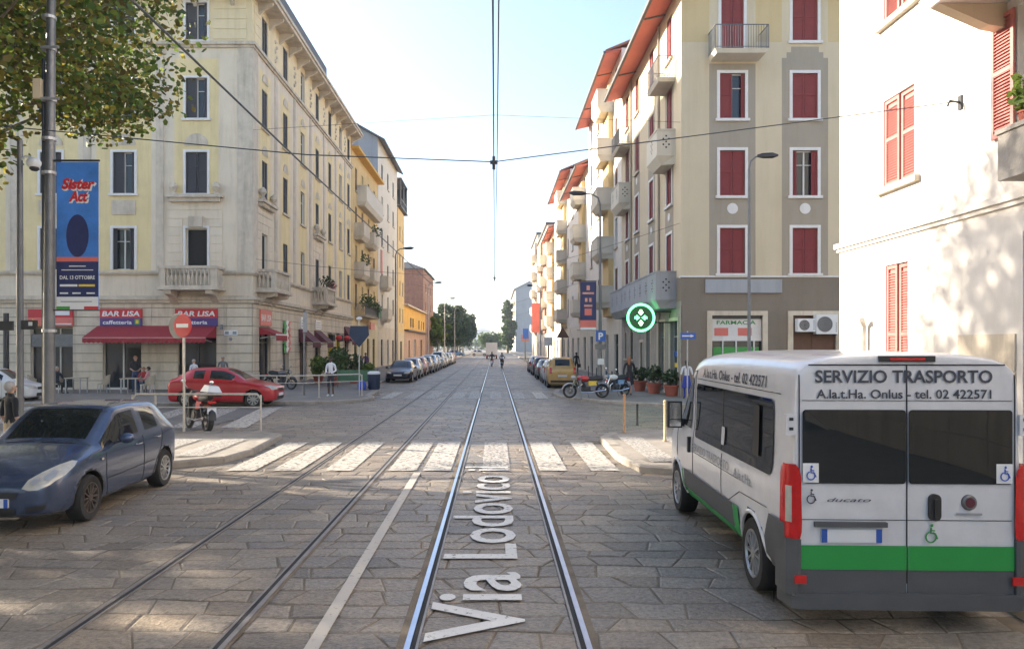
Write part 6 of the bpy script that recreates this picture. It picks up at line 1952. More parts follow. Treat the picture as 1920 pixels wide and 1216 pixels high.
    if fairing:
        mb = MB(); mb.ring_tube([(0, hy - .12, .60), (0, hy - .05, .8), (0, hy - .02, 1.0)], [.10, .2, .12], 12); mb.build('fairing', [fairing], t, smooth=60)
        mb = MB(); mb.hexa([(-.16, hy + .08, .3), (.16, hy + .08, .3), (.16, hy + .14, .3), (-.16, hy + .14, .3), (-.2, hy + .0, .85), (.2, hy + .0, .85), (.2, hy + .06, .85), (-.2, hy + .06, .85)]); mb.build('leg_shield', ['black_plastic'], t)
    return t
motorcycle('motorcycle', 'black and red motorcycle with white top case parked behind the blue car', (-8.38, 20.9, 0.015), R(220), 'moto_red', 'black_plastic', 'car_white', side_panel='moto_red', fairing='black_plastic', r=.30, wb=1.35, lean=R(-5)).scale = (1.1, 1.1, 1.1)
motorcycle('motorcycle', 'red motorcycle with yellow side panel on the right hand pavement', (3.95, 32.2, .135), R(-86), 'moto_red', 'metal_light', None, lean=R(4))
motorcycle('moped', 'small blue and white moped behind the red motorcycle', (5.35, 33.3, .135), R(-60), 'car_white', 'car_skyblue', None, wb=1.2, r=.27, side_panel='car_skyblue', cat='moped', lean=R(4))
motorcycle('motorcycle', 'dark motorcycle parked by the corner building wall', (-11.2, 38.6, .135), R(70), 'car_grey', 'black_plastic', None, side_panel='black_plastic', lean=R(4))
motorcycle('scooter', 'scooter with white body ridden down the tram track in the distance', (-.35, 86, 0.02), R(180), 'car_white', 'car_white', None, side_panel='car_white', fairing='car_white', cat='scooter')
motorcycle('scooter', 'scooter with silver top box on the tram track, right of the pair', (.75, 79, 0.02), R(178), 'car_silver', 'black_plastic', 'car_silver', side_panel='black_plastic', fairing='black_plastic', cat='scooter')
# distant box van
t = thing('box_van', 'pale pink box van driving ahead in the far street', 'van', (-.6, 138, 0))
mb = MB(); mb.box(-1.05, 1.05, -2.6, 1.2, .75, 3.0); mb.build('cargo_box', ['car_white'], t)
mb = MB(); mb.hexa([(-.95, 1.25, .4), (.95, 1.25, .4), (.9, 3.0, .4), (-.9, 3.0, .4), (-.95, 1.25, 2.2), (.95, 1.25, 2.2), (.85, 2.3, 2.1), (-.85, 2.3, 2.1)]); mb.build('cab', ['car_white'], t)
mb = MB(); mb.box(-1.0, 1.0, -2.62, -2.58, .45, .70); mb.box(-.9, .9, -2.6, 2.8, .5, .74); mb.build('chassis', ['black_plastic'], t)
for x in (-1, 1):
    wheel(t, x, -1.7, .38, .25, 'steel'); wheel(t, x, 2.0, .38, .25, 'steel')
    mb = MB(); mb.box(x * .9 - .08, x * .9 + .08, -2.66, -2.62, .5, .68); mb.build('tail_light', ['lamp_red'], t)

# ------------------------------------------------------------------ people
def person(label, loc, rot, h=1.72, pose='stand', top='cloth_black', bottom='cloth_jeans', skin='skin', hair='hair_dark', sleeves=True, shorts=False, shoes='black_plastic', skirt=None, longhair=False, hold=None, cat='person', bald=False):
    k = h / 1.72
    J = dict(pel=(0, 0, .93), wa=(0, .0, 1.07), ch=(0, .0, 1.28), nb=(0, .01, 1.43), ne=(0, -.005, 1.50), hd=(0, -.02, 1.585), ht=(0, -.01, 1.67))
    Rr = dict(pel=.135, wa=.125, ch=.15, nb=.075, ne=.052, hd=.082, ht=.075)
    segs = [('pel', 'wa', 'torso'), ('wa', 'ch', 'torso'), ('ch', 'nb', 'torso'), ('nb', 'ne', 'head'), ('ne', 'hd', 'head'), ('hd', 'ht', 'head')]
    for s_, n_ in ((-1, 'l'), (1, 'r')):
        arm = dict(sh=(s_ * .17, 0, 1.385), el=(s_ * .235, .03, 1.13), wr=(s_ * .25, -.06, .90), pa=(s_ * .25, -.085, .83))
        leg = dict(hi=(s_ * .095, 0, .87), kn=(s_ * .10, -.015, .49), an=(s_ * .105, .02, .09), to=(s_ * .12, -.13, .04))
        if pose == 'walk':
            leg = dict(hi=(s_ * .09, 0, .87), kn=(s_ * .09, -.02 - s_ * .14, .50), an=(s_ * .09, .04 - s_ * .20 if s_ > 0 else .26, .09 if s_ > 0 else .14), to=(s_ * .1, -.11 - s_ * .20 if s_ > 0 else .14, .04))
            arm['el'] = (s_ * .22, .03 + s_ * .10, 1.14); arm['wr'] = (s_ * .23, -.08 + s_ * .16, .93); arm['pa'] = (s_ * .23, -.11 + s_ * .18, .86)
        if pose == 'front_hands':
            arm['el'] = (s_ * .24, .02, 1.13); arm['wr'] = (s_ * .12, -.2, 1.02); arm['pa'] = (s_ * .06, -.24, 1.0)
        if pose in ('sit', 'ride'):
            leg = dict(hi=(s_ * .10, -.03, .86), kn=(s_ * .14, -.45, .88), an=(s_ * .13, -.42 if pose == 'sit' else -.3, .46), to=(s_ * .14, -.57 if pose == 'sit' else -.45, .42))
            arm['el'] = (s_ * .25, -.08, 1.15); arm['wr'] = (s_ * .18 if pose == 'sit' else s_ * .3, -.32 if pose == 'sit' else -.45, 1.06); arm['pa'] = (s_ * .15 if pose == 'sit' else s_ * .3, -.39 if pose == 'sit' else -.52, 1.06)
        for a, p in list(arm.items()) + list(leg.items()): J[a + n_] = p
        for a, r_ in dict(sh=.062, el=.043, wr=.028, pa=.034, hi=.092, kn=.058, an=.04, to=.036).items(): Rr[a + n_] = r_
        segs += [('nb', 'sh' + n_, 'torso'), ('sh' + n_, 'el' + n_, 'uparm'), ('el' + n_, 'wr' + n_, 'forearm'), ('wr' + n_, 'pa' + n_, 'hand'),
                 ('pel', 'hi' + n_, 'hips'), ('hi' + n_, 'kn' + n_, 'thigh'), ('kn' + n_, 'an' + n_, 'shin'), ('an' + n_, 'to' + n_, 'foot')]
    names = list(J)
    bm = bmesh.new(); lay = bm.verts.layers.skin.verify()
    V = {}
    for n_ in names:
        v = bm.verts.new(J[n_]); V[n_] = v
        q = Rr[n_]
        v[lay].radius = (q, q * (.72 if n_ in ('ch', 'wa', 'pel') else 1.0))
    V['pel'][lay].use_root = True
    for a, b_, _ in segs: bm.edges.new((V[a], V[b_]))
    me = bpy.data.meshes.new('body'); bm.to_mesh(me); bm.free()
    o = bpy.data.objects.new('body', me); COL.objects.link(o)
    o.modifiers.new('k', 'SKIN').branch_smoothing = .6
    m_ = o.modifiers.new('s', 'SUBSURF'); m_.levels = 1; m_.render_levels = 1
    out = bake(o, 60); bpy.data.objects.remove(o)
    mats = [top, bottom, skin, shoes]
    for m in mats: out.materials.append(M[m])
    def dist(p, a, b_):
        a, b_ = Vector(J[a]), Vector(J[b_]); d = b_ - a; t_ = max(0, min(1, (p - a).dot(d) / d.length_squared)); return (p - (a + d * t_)).length
    for p in out.polygons:
        c = p.center; best = min(segs, key=lambda s_: dist(c, s_[0], s_[1]) / (.5 * (Rr[s_[0]] + Rr[s_[1]])))[2]
        mi = {'torso': 0, 'head': 2, 'uparm': 0, 'forearm': 0 if sleeves is True else 2, 'hand': 2, 'hips': 1, 'thigh': 1, 'shin': 2 if shorts else 1, 'foot': 3}[best]
        if best == 'torso' and c.z < .98: mi = 1
        if best == 'head' and c.z < 1.45: mi = 0
        p.material_index = mi
    # fingers, thumb, face added to the same mesh
    mb = MB()
    for s_, n_ in ((-1, 'l'), (1, 'r')):
        w_, pa = Vector(J['wr' + n_]), Vector(J['pa' + n_]); d = (pa - w_).normalized(); side = Vector((0, 1, 0)) if abs(d.y) < .8 else Vector((1, 0, 0))
        side = (side - d * side.dot(d)).normalized(); curl = d.cross(side).normalized() * (-s_)
        for i, ln in enumerate((.062, .072, .068, .054)):
            b0 = pa + d * .02 + side * (.026 - .0175 * i)
            mb.ring_tube([b0, b0 + d * ln * .5 + curl * .008, b0 + d * ln * .85 + curl * .028], [.0095, .0085, .007], 6, 2)
        b0 = pa - d * .015 + side * .03
        mb.ring_tube([b0, b0 + side * .022 + d * .03, b0 + side * .026 + d * .055 + curl * .01], [.011, .010, .008], 6, 2)
    hz = 1.60
    mb.add([(0, -.125, hz - .005), (-.016, -.092, hz - .02), (.016, -.092, hz - .02), (0, -.09, hz + .03)], [(0, 1, 2), (0, 3, 1), (0, 2, 3)], 2)
    for s_ in (-1, 1):
        mb.ball((s_ * .03, -.093, hz + .022), .012, 6, 4); mb.ball((s_ * .083, .0, hz), .026, 6, 2, (.4, .7, 1.1))
    mb.box(-.024, .024, -.099, -.088, hz - .05, hz - .043, 5)
    root = thing('person', label, cat, loc, rot)
    root.scale = (k, k, k)
    b2 = bmesh.new(); b2.from_mesh(out)
    m2 = mb.mesh('f', [top, bottom, skin, shoes, 'dark', 'cloth_red'], smooth=60)
    for m in ('dark', 'cloth_red'): out.materials.append(M[m])
    b2.from_mesh(m2); b2.to_mesh(out); b2.free()
    link('body', out, root)
    if not bald:
        mb = MB(); mb.ball((0, .012, 1.625), .096, 14, 0, (.93, 1.02, 1.05))
        if longhair: mb.ring_tube([(0, .06, 1.64), (0, .08, 1.52), (0, .09, 1.36)], [.08, .075, .04], 10)
        # open the face: drop faces at the front below the hairline
        kf = [(f, m) for f, m in zip(mb.f, mb.m) if not (sum(mb.v[i][1] for i in f) / len(f) < -.035 and sum(mb.v[i][2] for i in f) / len(f) < 1.665)]
        mb.f = [f for f, _ in kf]; mb.m = [m for _, m in kf]
        mb.build('hair', [hair], root, smooth=60)
    if skirt:
        mb = MB(); mb.lathe([(.13, 1.04), (.155, .92), (.20, .6), (.21, .50)], (0, 0, 0), n=16); mb.build('skirt', [skirt], root, smooth=60)
    if hold:
        mb = MB(); mb.box(-.30, -.22, -.16, .16, .52, .80); mb.ring_tube([(-.26, -.1, .80), (-.26, 0, .86), (-.26, .1, .80)], .008, 5); mb.build('bag', [hold], root)
    return root
KZ = .13
person('person in dark T-shirt at the left edge behind the blue car, seen from behind', (-8.4, 12.85, KZ), R(150), 1.66, 'stand', 'cloth_black', 'cloth_tan', sleeves=False, hair='hair_grey')
person('person in white shirt and dark shorts standing behind the railing', (-7.35, 33.2, KZ), R(-15), 1.78, 'front_hands', 'cloth_white', 'cloth_dark', 'skin_dark', shorts=True, shoes='car_white')
person('person in dark T-shirt and jeans standing at the bar door', (-17.75, 36.6, KZ), R(30), 1.78, 'front_hands', 'cloth_black', 'cloth_jeans', sleeves=False, hair='hair_red')
person('person in dark jacket standing against the wall behind the red SUV', (-13.8, 37.6, KZ), R(20), 1.75, 'stand', 'cloth_grey', 'cloth_dark', hair='hair_grey')
person('person in white shirt bending behind the red SUV roof', (-14.7, 36.2, KZ), R(60), 1.62, 'front_hands', 'cloth_white', 'cloth_jeans', hair='hair_grey')
person('grey haired person in dark clothes seated at the left bar table', (-21.15, 35.8, KZ - .42), R(75), 1.70, 'sit', 'cloth_dark', 'cloth_black', hair='hair_grey')
person('dark haired person in pink top seated left of the red SUV', (-16.6, 35.5, KZ - .42), R(-80), 1.7, 'sit', 'cloth_pink', 'cloth_jeans')
person('person in red top seated behind the bar table near the door', (-17.2, 36.3, KZ - .42), R(20), 1.66, 'sit', 'cloth_red', 'cloth_jeans', hair='hair_red')
person('person in black clothes walking with bare calves by the pharmacy', (6.15, 33.9, KZ), R(160), 1.78, 'walk', 'cloth_black', 'cloth_black', shorts=True, skirt='cloth_black', hair='hair_red', longhair=True)
person('person in white top and blue skirt by the pharmacy corner, half hidden by the minibus', (8.2, 31.7, KZ), R(175), 1.66, 'stand', 'cloth_white', 'cloth_blue', sleeves=False, skirt='cloth_blue', longhair=True)
person('person in black standing by the sunlit far wall behind the yellow car', (6.6, 60, KZ), R(150), 1.75, 'stand', 'cloth_black', 'cloth_black', hold='cloth_black')
person('person with dark top walking beside the ochre building', (-10.2, 58.5, KZ), R(10), 1.72, 'walk', 'cloth_purple', 'cloth_black')
person('person in purple top seated outside beside the plants', (-9.6, 49.5, KZ - .42), R(-60), 1.7, 'sit', 'cloth_purple', 'cloth_black', hair='hair_red')
person('person in grey seated outside beside the plants', (-9.2, 51.0, KZ - .42), R(60), 1.7, 'sit', 'cloth_grey', 'cloth_dark')
person('rider in dark jacket on the white scooter far down the tram track', (-.35, 86.15, .0), R(180), 1.7, 'ride', 'cloth_dark', 'cloth_black', hair='cloth_black')
person('rider in dark green jacket and helmet on the scooter with silver top box', (.75, 79.15, .0), R(178), 1.7, 'ride', 'cloth_grey', 'cloth_dark', hair='cloth_black')

# ------------------------------------------------------------------ cafe furniture
def chair(name, label, loc, rot, group):
    t = thing(name, label, 'chair', loc, rot, group)
    mb = MB(); mb.prism(rrect(-.24, .24, -.23, .24, .06, 3), .42, .46, 'xy'); mb.build('seat', ['wicker'], t)
    mb = MB(); V_ = []; F_ = []; n = 12
    for i in range(n + 1):
        a = R(-15 + 210 * i / n); x, y = .27 * math.cos(a), .05 + .22 * math.sin(a)
        hh = .66 + .22 * max(0, math.sin(a)) ** .7 if 0 < R(210) else .7
        for (rr_, z) in ((1, .46), (1.08, hh), (.98, hh), (.92, .46)): V_.append((x * rr_, y * rr_, z))
    for i in range(n):
        for k in range(4): F_.append((i * 4 + k, i * 4 + (k + 1) % 4, i * 4 + 4 + (k + 1) % 4, i * 4 + 4 + k))
    mb.add(V_, F_); mb.build('backrest', ['wicker'], t, smooth=50)
    for x in (-.2, .2):
        for y in (-.19, .2):
            mb = MB(); mb.cyl((x * 1.12, y * 1.1, 0), (x, y, .43), .018, n=6); mb.build('leg', ['metal_light'], t)
    return t
def table(label, loc, rot=0):
    t = thing('cafe_table', label, 'table', loc, rot, 'tables outside the bar')
    mb = MB(); mb.box(-.4, .4, -.38, .38, .70, .74); mb.build('tabletop', ['wicker'], t)
    for x in (-.34, .34):
        for y in (-.32, .32): mb = MB(); mb.box(x - .025, x + .025, y - .025, y + .025, 0, .699); mb.build('leg', ['metal_light'], t)
    return t
table('square table between two pale chairs left of the bar door', (-20.2, 35.8, KZ))
table('dark legged square table right of the bar door', (-17.3, 35.3, KZ))
GC = 'pale wicker chairs outside the bar'
c0_ = chair('cafe_chair', 'pale wicker chair facing the seated grey haired person, leftmost', (-22.2, 35.7, KZ), R(100), GC)
for (x, y, a, lab) in ((-18.95, 35.9, -80, 'pale wicker chair right of the left bar table'), (-21.1, 35.85, 75, 'pale wicker chair under the grey haired person'), (-16.5, 35.0, -60, 'pale wicker chair left of the red SUV'),
                       (-17.15, 36.35, 20, 'pale wicker chair behind the right bar table'), (-16.6, 35.55, -80, 'pale wicker chair under the person in pink')):
    dup(c0_, (x, y, KZ), R(a), lab, GC)
dup(c0_, (-9.55, 49.5, KZ), R(-60), 'wicker chair under the person in purple top beside the plants', None)
dup(c0_, (-9.15, 51.0, KZ), R(60), 'wicker chair under the person in grey beside the plants', None)

# planters, pots, bins
for i, (x, y, r_, h_, m_, lab) in enumerate(((-9.3, 43.2, .7, 1.9, 'leaf_mid', 'tall green bush in a pot left of the street sign pole'), (-8.7, 45.5, .7, 1.7, 'leaf_dark', 'dark green bush in a pot behind the white shirted person'),
        (-9.9, 47.2, .65, 2.2, 'leaf_mid', 'tallest leafy bush in a pot beside the seated group'), (-8.3, 48.2, .45, 1.1, 'leaf_bright', 'small bright bush in a pot by the dark bin'), (-10.6, 44.5, .5, 1.6, 'leaf_bright', 'light green bush in a pot close to the corner building wall'))):
    plant('potted_bush', lab, (x, y, KZ), r_, h_, m_, 20 + i, n=420, leaf=.17, potr=.3, poth=.45)
for i, (x, y, h_, lab) in enumerate(((7.35, 37.6, 1.15, 'plant in a dark red pot by the pharmacy, farthest of the three'), (7.6, 35.4, 1.3, 'plant in a large dark red pot by the pharmacy, middle of the three'), (8.0, 33.6, 1.15, 'plant in a pale terracotta pot at the pharmacy corner'))):
    plant('potted_plant', lab, (x, y, KZ), .42, h_, 'leaf_dark', 40 + i, n=300, leaf=.13, potr=.36, poth=.5, pot='terracotta')
t = thing('litter_bin', 'dark green round litter bin with bag at the left kerb corner', 'bin', (-6.3, 38.6, KZ))
mb = MB(); mb.lathe([(.26, 0), (.29, .05), (.30, .82), (.32, .86), (.26, .87), (.24, .6)], n=18)
for k in range(18):
    a = 2 * math.pi * k / 18; mb.cyl((.3 * math.cos(a), .3 * math.sin(a), .06), (.31 * math.cos(a), .31 * math.sin(a), .82), .015, n=4)
mb.build('body', ['sign_navy'], t, smooth=35)
mb = MB(); mb.lathe([(.33, .80), (.33, .90), (.22, .95), (.1, .93)], n=14); mb.build('bag', ['sign_white'], t, smooth=50)
mb = MB(); mb.lathe([(0, 0), (.2, .02), (.24, .2), (.18, .42), (.05, .5), (0, .5)], n=12)
tag(mb.build('rubbish_bag', ['text_blue'], None, smooth=60, loc=(-6.85, 38.2, KZ)), 'blue rubbish bag standing beside the dark bin', 'bag')

# ------------------------------------------------------------------ railings, bollards, poles, signs
def railing(name, label, pts, loc, h=1.0, m='galv', mid=True, posts=None):
    t = thing(name, label, 'railing', loc)
    mb = MB()
    P = [Vector(p) for p in pts]
    up = Vector((0, 0, h))
    a, b_ = P[0], P[-1]
    mb.ring_tube([a + Vector((0, 0, h - .12)), a + up + (P[1] - a).normalized() * .1] + [p + up for p in P[1:-1]] + [b_ + up + (P[-2] - b_).normalized() * .1, b_ + Vector((0, 0, h - .12))], .03, 8)
    if mid: mb.ring_tube([p + Vector((0, 0, h * .68)) for p in P], .018, 8)
    mb.build('rail', [m], t, smooth=50)
    for p in (posts or P):
        mb = MB(); mb.cyl(Vector(p) - Vector((0, 0, .02)), Vector(p) + Vector((0, 0, h - .02)), .026, n=8); mb.cyl(Vector(p), Vector(p) + Vector((0, 0, .03)), .06, n=10); mb.build('post', [m], t, smooth=50)
    return t
railing('railing', 'pale curved metal railing behind the parked motorcycle', [(0, 0, 0), (.75, 0, 0), (1.9, 0, 0), (3.45, 0, 0)], (-9.75, 19.95, 0.0), 1.1, posts=[(0, 0, 0), (.62, 0, 0), (3.45, 0, 0)])
railing('railing', 'long grey metal railing at the far left corner in front of the person in white', [(0, 0, 0), (1.6, -.15, 0), (3.0, -.2, 0), (5.2, 1.9, 0)], (-11.3, 32.1, KZ), .98, posts=[(0, 0, 0), (1.05, -.1, 0), (1.9, -.16, 0), (3.6, .35, 0), (5.2, 1.9, 0)])
t = thing('barrier_screen', 'green mesh panel fixed behind the left end of the corner railing', 'panel', (-8.6, 40.5, KZ)); mb = MB(); mb.box(0, 2.2, 0, .04, .35, .95)
mb.build('panel', ['green_dull'], t); mb = MB(); mb.box(-.03, .03, -.02, .06, 0, 1.0); mb.box(2.17, 2.23, -.02, .06, 0, 1.0); mb.build('frame', ['metal_grey'], t)
def bollard(label, loc, h=.95, m='rust_post', tilt=0):
    mb = MB(); mb.lathe([(.05, 0), (.045, .03), (.032, .05), (.032, h - .08), (.045, h - .07), (.03, h - .05), (.045, h), (.02, h + .03), (0, h + .03)], n=12)
    o = mb.build('bollard', [m], None, smooth=40, loc=loc); o.rotation_euler = (tilt, tilt, 0)
    return tag(o, label, 'bollard', None)
bollard('orange brown metal bollard at the right kerb corner', (3.40, 19.5, KZ), .98)
bollard('pale weathered bollard beside the minibus mirror', (4.06, 17.7, KZ), .95, 'pale_post')
bollard('dark low bollard in the side street mouth behind the brown bollard', (4.3, 22.4, 0), .62, 'metal_dark')
bollard('short dark bollard in front of the parked red motorcycle', (3.62, 31.3, KZ), .9, 'metal_grey')
for i in range(7):
    bollard('dark low post, %s in the row along the grey stone wall' % ('first', 'second', 'third', 'fourth', 'fifth', 'sixth', 'seventh')[i], (6.9, 41.5 + i * 2.2, KZ), .75, 'metal_dark')['group'] = 'posts along the stone wall'

def lamp_post(name, label, loc, h, arm, m='metal_grey', r=.09, head='led'):
    t = thing(name, label, 'street lamp', loc)
    mb = MB(); mb.ring_tube([(0, 0, 0), (0, 0, .9), (0, 0, .95), (0, 0, h - .5)], [r * 1.15, r * 1.15, r, r * .6], 12)
    mb.build('pole', [m], t, smooth=40)
    a = Vector(arm)
    mb = MB(); mb.ring_tube([(0, 0, h - .52), (a.x * .08, a.y * .08, h - .2), (a.x * .35, a.y * .35, h - .02), (a.x * .8, a.y * .8, h + .02)], [r * .55, r * .5, r * .45, r * .4], 8); mb.build('arm', [m], t, smooth=50)
    mb = MB(); mb.T = Matrix.Translation((a.x, a.y, h + .02)) @ Matrix.Rotation(math.atan2(a.y, a.x), 4, 'Z')
    mb.ring_tube([(-.42, 0, 0), (-.2, 0, .01), (.2, 0, .02), (.42, 0, .03)], [.05, .11, .12, .04], 8); mb.build('lamp_head', ['metal_dark'], t, smooth=50)
    return t
lamp_post('street_lamp', 'tall dark street lamp in front of the beige building', (10.25, 29.9, KZ), 9.9, (.75, 0, 0), 'metal_grey', .075)
lamp_post('street_lamp', 'curved arm street lamp beside the right hand banner', (5.15, 36.3, KZ), 9.7, (-1.1, 0, 0), 'metal_grey', .085)
lamp_post('street_lamp', 'slim dark street lamp in front of the yellow tower on the left', (-7.7, 57.5, KZ), 9.8, (1.0, 0, 0), 'metal_grey', .085)
for (x, y, lab) in ((-7.6, 84, 'second pale street lamp along the left row of cars'), (-7.6, 112, 'third pale street lamp far along the left row of cars'), (5.4, 88, 'far street lamp on the right pavement'), (-7.6, 140, 'fourth street lamp near the trees at the end')):
    lamp_post('street_lamp', lab, (x, y, KZ), 9.4, (1.2 if x < 0 else -1.2, 0, 0), 'metal_light', .08)

# tall poles on the left
t = thing('banner_pole', 'tall grey pole carrying the blue banner, by the blue car', 'pole', (-9.2, 15.3, KZ))
mb = MB(); mb.ring_tube([(0, 0, 0), (0, 0, 3), (.02, 0, 6), (.06, 0, 12)], [.12, .112, .098, .078], 16); mb.build('pole', ['metal_grey'], t, smooth=50)
mb = MB(); mb.ring_tube([(-.14, .05, 0), (-.14, .05, 8.2)], .04, 8); mb.build('cable_duct', ['metal_dark'], t)
for z in (2.55, 5.8, 6.5, 7.3, 8.35, 9.0):
    mb = MB(); mb.cyl((0, 0, z), (0, 0, z + .06), .14, n=14)
    if z in (7.3, 8.35): mb.box(-.1, .28, -.14, -.12, z, z + .05)
    mb.build('clamp', ['metal_light'], t)
mb = MB(); mb.box(-.28, -.12, -.1, .0, 7.35, 7.75); mb.build('junction_box', ['beige'], t)
t = thing('lamp_pole', 'slim grey pole with a round white lamp left of the banner pole', 'pole', (-10.25, 16.0, KZ))
mb = MB(); mb.ring_tube([(0, 0, 0), (0, 0, 3), (0, 0, 6.7)], [.075, .07, .055], 12); mb.build('pole', ['metal_grey'], t, smooth=50)
mb = MB(); mb.ring_tube([(0, 0, 6.25), (.12, -.02, 6.35), (.28, -.04, 6.33)], .025, 6); mb.ball((.32, -.04, 6.2), .15, 14, 0, (1, 1, .85)); o = mb.build('lamp', ['sign_white'], t, smooth=60)
mb = MB(); mb.ball((.34, -.05, 6.08), .1, 10, 0, (1, 1, .6)); mb.build('lens', ['black_plastic'], o, smooth=60)
t = thing('direction_sign', 'dark grey blank street sign boards on the slim pole', 'sign', (-10.25, 16.0, KZ))
mb = MB(); mb.box(-.42, -.09, -.1, -.06, 2.6, 2.8); mb.box(.09, .42, -.1, -.06, 2.62, 2.82); mb.build('board', ['metal_dark'], t)
mb = MB(); mb.box(.25, .33, -.112, -.101, 2.7, 2.78); mb.build('sticker', ['sign_white'], t)
t = thing('wall_pole', 'thin dark pole against the facade behind the slim lamp pole', 'pole', (-24.4, 37.0, KZ)); mb = MB(); mb.ring_tube([(0, 0, 0), (0, 0, 3.9)], .13, 10); mb.build('pole', ['metal_dark'], t, smooth=40); mb = MB(); mb.cyl((0, 0, 0), (0, 0, .3), .18, n=12); mb.build('foot', ['metal_dark'], t, smooth=40)

# banners
def banner(label, loc, x0, x1, z0, z1, kind, cat='banner'):
    t = thing('banner', label, cat, loc)
    mb = MB(); mb.box(x0 - .15, x1 + .02, -.02, .02, z1 + .015, z1 + .05); mb.box(x0 - .15, x1 + .02, -.02, .02, z0 - .03, z0 - .005); mb.build('bracket', ['metal_dark'], t)
    W_, H_ = x1 - x0, z1 - z0
    mb = MB()
    def slab(a, b_, c, d, y, mi): mb.box(x0 + W_ * a, x0 + W_ * b_, -.008 - y, .008 + (y if y == 0 else 0), z0 + H_ * c, z0 + H_ * d, mi)
    def face(a, b_, c, d, lv, mi): mb.quad((x0 + W_ * a, -.008 - .002 * lv, z0 + H_ * c), (x0 + W_ * b_, -.008 - .002 * lv, z0 + H_ * c), (x0 + W_ * b_, -.008 - .002 * lv, z0 + H_ * d), (x0 + W_ * a, -.008 - .002 * lv, z0 + H_ * d), mi)
    mb.box(x0, x1, -.008, .008, z0, z1, 0)
    if kind == 'blue':
        face(0, 1, .0, .085, 1, 4); face(0, .32, .0, .02, 2, 5); face(.66, 1, .0, .02, 2, 6)
        face(0, 1, .085, .33, 1, 1); face(0, 1, .325, .355, 2, 3)
        # plain dark rounded shape in place of the printed artwork
        P = [(.5 + .27 * math.cos(a), .50 + .145 * math.sin(a)) for a in [2 * math.pi * i / 24 for i in range(24)]]
        mb.poly([(x0 + W_ * a, -.011, z0 + H_ * b_) for a, b_ in P], 1)
        o = mb.build('cloth', ['banner_blue', 'banner_navy', 'metal_grey', 'sign_redlight', 'sign_white', 'sign_green', 'sign_red'], t)
        mb = MB()
        xc = (x0 + x1) / 2
        for (dx, dz, mi) in ((.0, 0, 1),):
            put_text(mb, 'Sister', (xc + .02 + dx, -.018, z0 + H_ * .82 + dz), (1, 0, 0), (0, 0, 1), .21, W_ * .80, 0, .05, True, .25)
            put_text(mb, 'Act', (xc + .02, -.018, z0 + H_ * .735), (1, 0, 0), (0, 0, 1), .21, W_ * .46, 0, .05, True, .25)
            put_text(mb, 'Sister', (xc + .04, -.014, z0 + H_ * .812), (1, 0, 0), (0, 0, 1), .22, W_ * .84, 1, .08, True, .25)
            put_text(mb, 'Act', (xc + .04, -.014, z0 + H_ * .728), (1, 0, 0), (0, 0, 1), .22, W_ * .50, 1, .08, True, .25)
        put_text(mb, 'DAL 13 OTTOBRE', (xc, -.014, z0 + H_ * .205), (1, 0, 0), (0, 0, 1), .075, W_ * .84, 1, .02)
        mb.box(x0 + W_ * .3, x0 + W_ * .7, -.014, -.0125, z0 + H_ * .29, z0 + H_ * .297, 1); mb.box(x0 + W_ * .12, x0 + W_ * .88, -.014, -.0125, z0 + H_ * .265, z0 + H_ * .27, 1)
        mb.box(x0 + W_ * .08, x0 + W_ * .5, -.014, -.0125, z0 + H_ * .155, z0 + H_ * .17, 1); mb.box(x0 + W_ * .53, x0 + W_ * .92, -.014, -.0125, z0 + H_ * .155, z0 + H_ * .17, 2)
        for a in (.08, .38, .72): mb.box(x0 + W_ * a, x0 + W_ * (a + .2), -.014, -.0125, z0 + H_ * .105, z0 + H_ * .115, 1)
        mb.box(x0 + W_ * .1, x0 + W_ * .85, -.0145, -.013, z0 + H_ * .05, z0 + H_ * .056, 3)
        mb.build('lettering', ['sign_red', 'sign_white', 'sign_yellow', 'text_grey'], o)
    else:
        face(0, 1, 0, .2, 1, 3); face(.02, .98, .0, .05, 2, 4)
        face(.28, .72, .3, .44, 1, 3)
        for (a, b_, c, d) in ((.4, .6, .82, .92), (.15, .85, .74, .78), (.3, .45, .58, .66), (.55, .7, .58, .66), (.25, .75, .48, .52)): face(a, b_, c, d, 1, 2)
        o = mb.build('cloth', ['banner_navy', 'dark', 'car_pink', 'sign_redlight', 'sign_white'], t)
    return t
banner('tall blue show banner with red lettering hanging from the left pole', (-9.2, 15.28, KZ), .17, 1.03, 3.02, 6.05, 'blue')
banner('dark blue and red banner hanging from the right street lamp pole', (5.15, 36.2, KZ), -.99, -.2, 3.05, 5.4, 'navy')

# signs
def sign_pole(name, label, loc, h, r=.03, m='metal_light'):
    t = thing(name, label, 'sign', loc); mb = MB(); mb.cyl((0, 0, 0), (0, 0, h), r, n=10); mb.build('pole', [m], t, smooth=50); return t
t = sign_pole('no_entry_sign', 'round red no entry sign on a slim pole by the motorcycle', (-8.22, 19.6, KZ), 3.1, .032, 'galv')
mb = MB(); mb.lathe([(0, -.03), (.30, -.03), (.31, -.01), (.31, 0), (0, 0)], (0, -.03, 2.80), axis='y', n=32, mi=0)
mb.box(-.21, .21, -.066, -.061, 2.75, 2.85, 1); mb.build('disc', ['sign_red', 'sign_white'], t, smooth=30)
t.rotation_euler = (0, 0, R(-24))
t = thing('round_sign', 'grey backed round sign turned away behind the no entry sign', 'sign', (-8.42, 19.72, KZ)); t.rotation_euler = (0, 0, R(-24))
mb = MB(); mb.lathe([(0, -.012), (.33, -.012), (.34, 0), (.33, .012), (0, .012)], (0, 0, 2.79), axis='y', n=32); mb.build('disc', ['metal_grey'], t, smooth=30)
mb = MB(); mb.box(-.05, .05, .01, .05, 2.6, 2.95); mb.build('bracket', ['metal_grey'], t)
